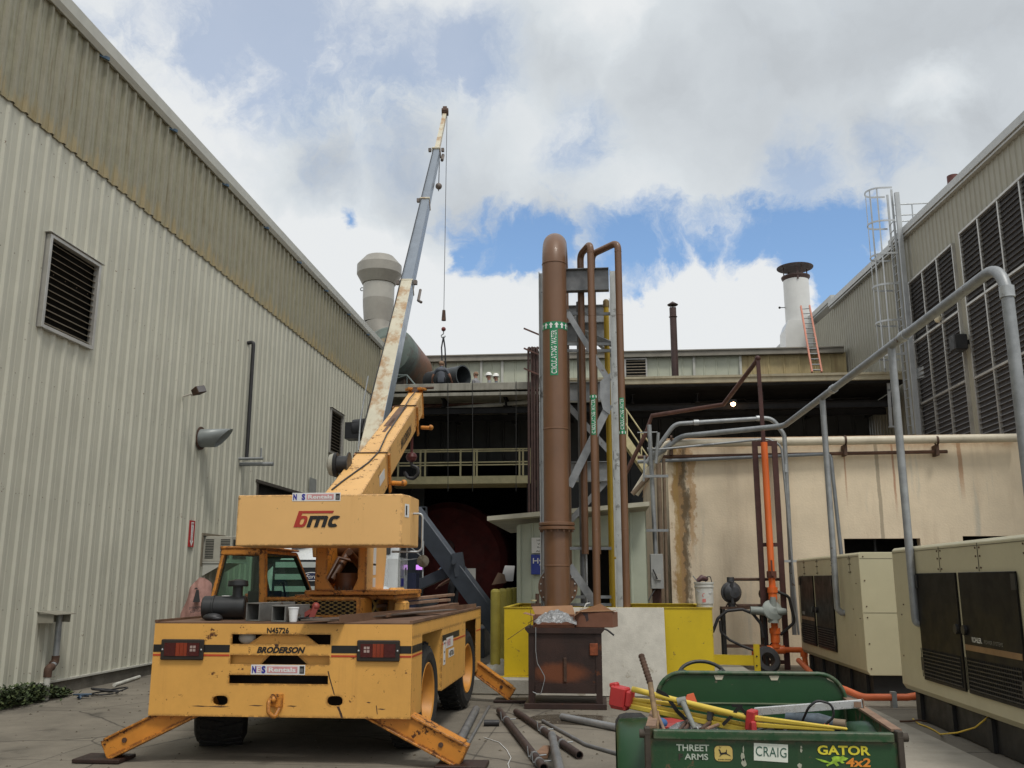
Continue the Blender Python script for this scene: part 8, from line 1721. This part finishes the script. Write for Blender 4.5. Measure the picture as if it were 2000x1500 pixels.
b = MB(); b.add([(gp(u, v)[0], YG - .0035, gp(u, v)[2]) for u, v in gl], [tuple(range(len(gl)))]); b.build('lizard_decal', mat('lime_decal', (.30, .50, .04), .5, var=.35, vs=40), tg)
b = MB()
for u, v, w, h in ((1452, 1464, 2, 8), (1451, 1478, 5, 9), (1453, 1490, 7, 9), (1565, 1460, 2, 4), (1565, 1466, 2.5, 5), (1562, 1496, 6, 6), (1420, 1436, 10, 1.2)):
    q = gp(u, v); rn = random.Random(int(u)); b.add([(q[0] + w * .0027 * rn.uniform(.5, 1) * math.cos(a), YG - .002, q[2] + h * .0027 * rn.uniform(.6, 1) * math.sin(a)) for a in [i * math.pi / 6 for i in range(12)]], [tuple(range(12))])
b.each('paint_scrape', mat('scraped_primer', (.34, .35, .27), .8, var=.2, vs=40), tg)
# ------------------------------------------------------------------ load in the bed
m_ty = mat('tripod_yellow', (.68, .50, .07), .42, var=.06, vs=6, spots=(.25, .17, .05), spot_amt=.06, spot_scale=25); m_tred = mat('tripod_red', (.45, .035, .035), .45, var=.1, vs=8)
t = thing('survey_tripod', 'folded yellow survey tripod with red fittings lying across the cart bed', 'tripod', (.9, 5.6, gz))
Yt0, Yt1 = 5.75, 5.10
h0, h1 = P(1232, 1345, Y=Yt0), P(1660, 1424, Y=Yt1)
def tp(u, v, s=None):
    s = (u - 1200) / 460 if s is None else s; return P(u, v, Y=Yt0 + (Yt1 - Yt0) * s)
for (pts, r) in ((((1235, 1345), (1320, 1367), (1470, 1403)), .017), (((1232, 1372), (1330, 1392), (1475, 1420)), .013), (((1228, 1366), (1330, 1378), (1470, 1405)), .012)):
    b = MB(); b.tube([tp(*q) + V((0, -.02 if r > .016 else .02, 0)) for q in pts], r, 12); b.build('upper_leg', m_ty, t)
b = MB()
for q0, q1, w in (((1230, 1379), (1460, 1427), .026), ((1455, 1400), (1655, 1424), .030), ((1470, 1415), (1630, 1426), .03)): b.beam(tp(*q0), tp(*q1), w, .030, w2=w * .6, h2=.014 if w > .026 else .03)
b.each('lower_leg', m_ty, t, bevel=.005)
b = MB(); c = tp(1214, 1361); d = (tp(1300, 1382) - tp(1214, 1361)).normalized()
b.beam(c - d * .06, c + d * .035, .09, .115); b.beam(c + d * .036, c + d * .07, .07, .09); b.beam(c - d * .07 + V((0, 0, .05)), c - d * .02 + V((0, 0, .065)), .05, .03); b.beam(c - d * .065 + V((0, 0, -.06)), c + d * .04 + V((0, 0, -.055)), .06, .03); b.build('head', m_tred, t, bevel=.008)
b = MB(); c = tp(1468, 1406); b.beam(c - d * .022, c + d * .022, .085, .105); b.beam(c + V((0, -.05, .0)), c + V((0, -.055, -.05)), .03, .03); b.build('clamp', m_tred, t, bevel=.006)
b = MB(); c = tp(1388, 1397); b.beam(c - d * .014, c + d * .014, .05, .055); b.build('leg_clip', mat('grey_plastic', (.07, .07, .075), .5), t, bevel=.004)
m_strap = mat('black_webbing', (.018, .017, .016), .8)
def strapw(b, pts, w=.018):
    pts = [V(p) for p in pts]; pts = fillet(pts, .03, 4)
    for p, q in zip(pts, pts[1:]):
        if (q - p).length > 1e-4: b.beam(p, q + (q - p) * .02, .003, w, up=(0, 0, 1) if abs((q - p).normalized().z) < .8 else (1, 0, 0))
o = V((0, -.035, 0)); b = MB(); strapw(b, [tp(1282, 1347) + o, tp(1300, 1356) + o, tp(1322, 1388) + o, tp(1348, 1412) + o], .022); b.build('carry_strap', m_strap, t); b = MB(); strapw(b, [tp(1410, 1414) + o, tp(1432, 1392) + o, tp(1442, 1378) + o, tp(1455, 1392) + o, tp(1462, 1402) + o], .018); b.build('carry_strap', m_strap, t); b = MB(); strapw(b, [tp(1428, 1376) + o, tp(1448, 1378) + o], .016); b.build('carry_strap', m_strap, t)
t = thing('level_bar', 'silver aluminium straightedge lying across the right side of the cart bed', 'straightedge', (1.2, 5.8, gz)); p, q = P(1474, 1390, Y=5.75), P(1684, 1374, Y=5.62); b = MB(); b.beam(p, q, .03, .045); b.build('bar', mat('bright_aluminium', (.62, .63, .63), .3, .5, var=.06, vs=12), t, bevel=.003); b = MB(); b.beam(q + V((.0005, 0, 0)), q + V((.006, 0, 0)), .034, .05); b.box(q.x - .05, q.x - .01, q.y - .018, q.y - .0155, q.z - .02, q.z + .01); b.build('end_cap', m_plk, t)
t = thing('ratchet_pole', 'rusty threaded rod with a wooden handle standing at the left of the cart bed', 'rod', P(1280, 1440, Y=5.3)); p, q, k = P(1252, 1279, Y=5.6), P(1270, 1335, Y=5.5), P(1286, 1436, Y=5.25)
b = MB(); dd_ = (q - p); n = 9
for i in range(n): a = p + dd_ * (i / n); b.tube([a, a + dd_ * (.5 / n), a + dd_ * (1 / n)], [.016, .020, .015], 8)
b.build('threaded_rod', m_rusty, t); b = MB(); b.tube([q, k], .0155, 10); b.build('shaft', mat('dirty_wood_shaft', (.20, .13, .065), .7, var=.3, vs=18), t)
b = MB(); p, q = P(1333, 1371, Y=5.5), P(1358, 1425, Y=5.25); b.tube([p, q], [.017, .013], 10); b.tube([p + V((-.03, 0, .0)), p + V((.02, 0, .01))], .022, 10); tag(b.build('hammer', mat('worn_grey_tool', (.20, .21, .19), .6, var=.2, vs=14)), 'grey handled tool leaning over the tripod in the cart bed', 'tool')
b = MB(); p = P(1340, 1408, Y=5.85); b.box(p.x - .20, p.x + .16, p.y - .12, p.y + .14, zfl + .13, p.z); tag(b.build('red_toolbox', mat('bright_red_plastic', (.42, .025, .02), .45, dirt=.25, var=.08), bevel=.02), 'bright red plastic case under the tripod in the cart bed', 'case')
b = MB(); rn = random.Random(12); p = P(1345, 1415, Y=5.45); n = 8
vs = [(p.x - .15 + .34 * j / n, p.y - .12 + .22 * i / n, p.z - .05 + .05 * math.sin(math.pi * j / n) + rn.uniform(-.018, .022)) for i in range(n + 1) for j in range(n + 1)]
b.add(vs, [(i * (n + 1) + j, i * (n + 1) + j + 1, (i + 1) * (n + 1) + j + 1, (i + 1) * (n + 1) + j) for i in range(n) for j in range(n)]); tag(b.build('plastic_sheet', m_bag), 'crumpled clear plastic sheet at the left of the cart bed', 'plastic sheet')
for i, (u0, v0, u1, v1, r, mm, lb) in enumerate(((1325, 1428, 1342, 1408, .009, m_rusty, 'short rusty rod nearest the left end of the cart tailgate'), (1333, 1432, 1352, 1406, .010, m_rusty, 'rusty rod leaning against the plastic sheet in the cart bed'), (1368, 1426, 1388, 1410, .011, m_rusty, 'thick rusty bar end under the tripod middle in the cart bed'), (1380, 1424, 1406, 1414, .009, m_plk, 'brown bar lying low under the tripod in the cart bed'), (1298, 1428, 1284, 1395, .010, m_plk, 'wooden stick beside the upright threaded rod in the cart bed'))):
    b = MB(); b.tube([P(u0, v0, Y=5.12), P(u1, v1, Y=5.5)], r, 8); tag(b.build('rod', mm), lb, 'rod')
b = MB(); p = P(1290, 1412, Y=5.4); b.sphere(p, .04, 10, 6, (1, 1, .7)); tag(b.build('blue_rag', mat('blue_cloth', (.05, .12, .28), .85)), 'bit of blue cloth in the left corner of the cart bed', 'rag')
b = MB(); p = P(1350, 1375, Y=6.0); b.prism([(-.06, -.02), (.05, -.03), (.02, .06), (-.02, .05)], p, (1, 0, 0), (0, .3, 1), (0, .03, 0)); tag(b.build('orange_flag', mat('orange_cloth', (.55, .10, .03), .7)), 'small orange cloth behind the tripod in the cart bed', 'cloth')
t = thing('power_tool', 'dark corded power tool lying in the right part of the cart bed', 'power tool', P(1600, 1420, Y=5.6)); p, q = P(1535, 1402, Y=5.7), P(1628, 1412, Y=5.6); b = MB(); b.tube([p, p.lerp(q, .3), p.lerp(q, .7), q], [.03, .035, .045, .03], 12); b.build('body', mat('blue_grey_tool', (.06, .08, .10), .5, var=.4, vs=15), t); b = MB(); b.tube([q, q + (q - p) * .25], .025, 10); b.build('grip', mat('tan_grip', (.20, .15, .10), .6), t); b = MB(); b.sphere(p.lerp(q, .82) + V((0, -.035, -.02)), .02, 8, 6); b.build('trigger', mat('orange_cloth', ()), t)
b = MB(); p = P(1608, 1400, Y=5.45); b.bend([p + V((-.10, .1, -.05)), p + V((-.075, 0, .05)), p + V((-.03, 0, .085)), p + V((.05, 0, .07)), p + V((.06, 0, .0)), p + V((.0, .02, -.05)), p + V((.12, .05, -.08)), p + V((-.2, .1, -.08))], .007, .05, 6); tag(b.build('black_lead', m_blk), 'black cord looping up in the right half of the cart bed', 'cord')
b = MB(); rn = random.Random(21)
for k in range(4):
    p = P(1480 + 30 * k, 1408 + 3 * k, Y=5.6); b.bend([p + V((rn.uniform(-.15, .2), rn.uniform(-.1, .15), rn.uniform(-.08, .0))) for _ in range(5)], .008, .04, 6)
tag(b.build('cable_heap', m_blk), 'heap of black cables in the middle of the cart bed', 'cable')
# ------------------------------------------------------------------ yellow cord under the near generator
b = MB(); pts = [P(u, v, Y=y) for u, v, y in ((1937, 1393, 9.75), (1928, 1402, 9.72), (1905, 1421, 9.85), (1870, 1431, 10.1), (1838, 1434, 10.3))] + [P(u, v, Z=.012) for u, v in ((1838, 1435), (1826, 1427), (1812, 1420), (1795, 1414), (1783, 1404))]
b.bend(pts, .0085, .1, 6); tag(b.build('extension_cord', mat('cord_yellow', (.62, .42, .05), .5)), 'yellow extension cord drooping from the near generator onto the pale slab', 'cord')
b = MB(); p = P(1775, 1409, Z=.02); b.bend([p + V((-.10, 0, 0)), p, p + V((.10, -.03, .02)), p + V((.2, .02, 0))], .012, .04, 6); tag(b.build('twig', m_rusty), 'short rusty scrap lying on the pale slab by the cord end', 'scrap')
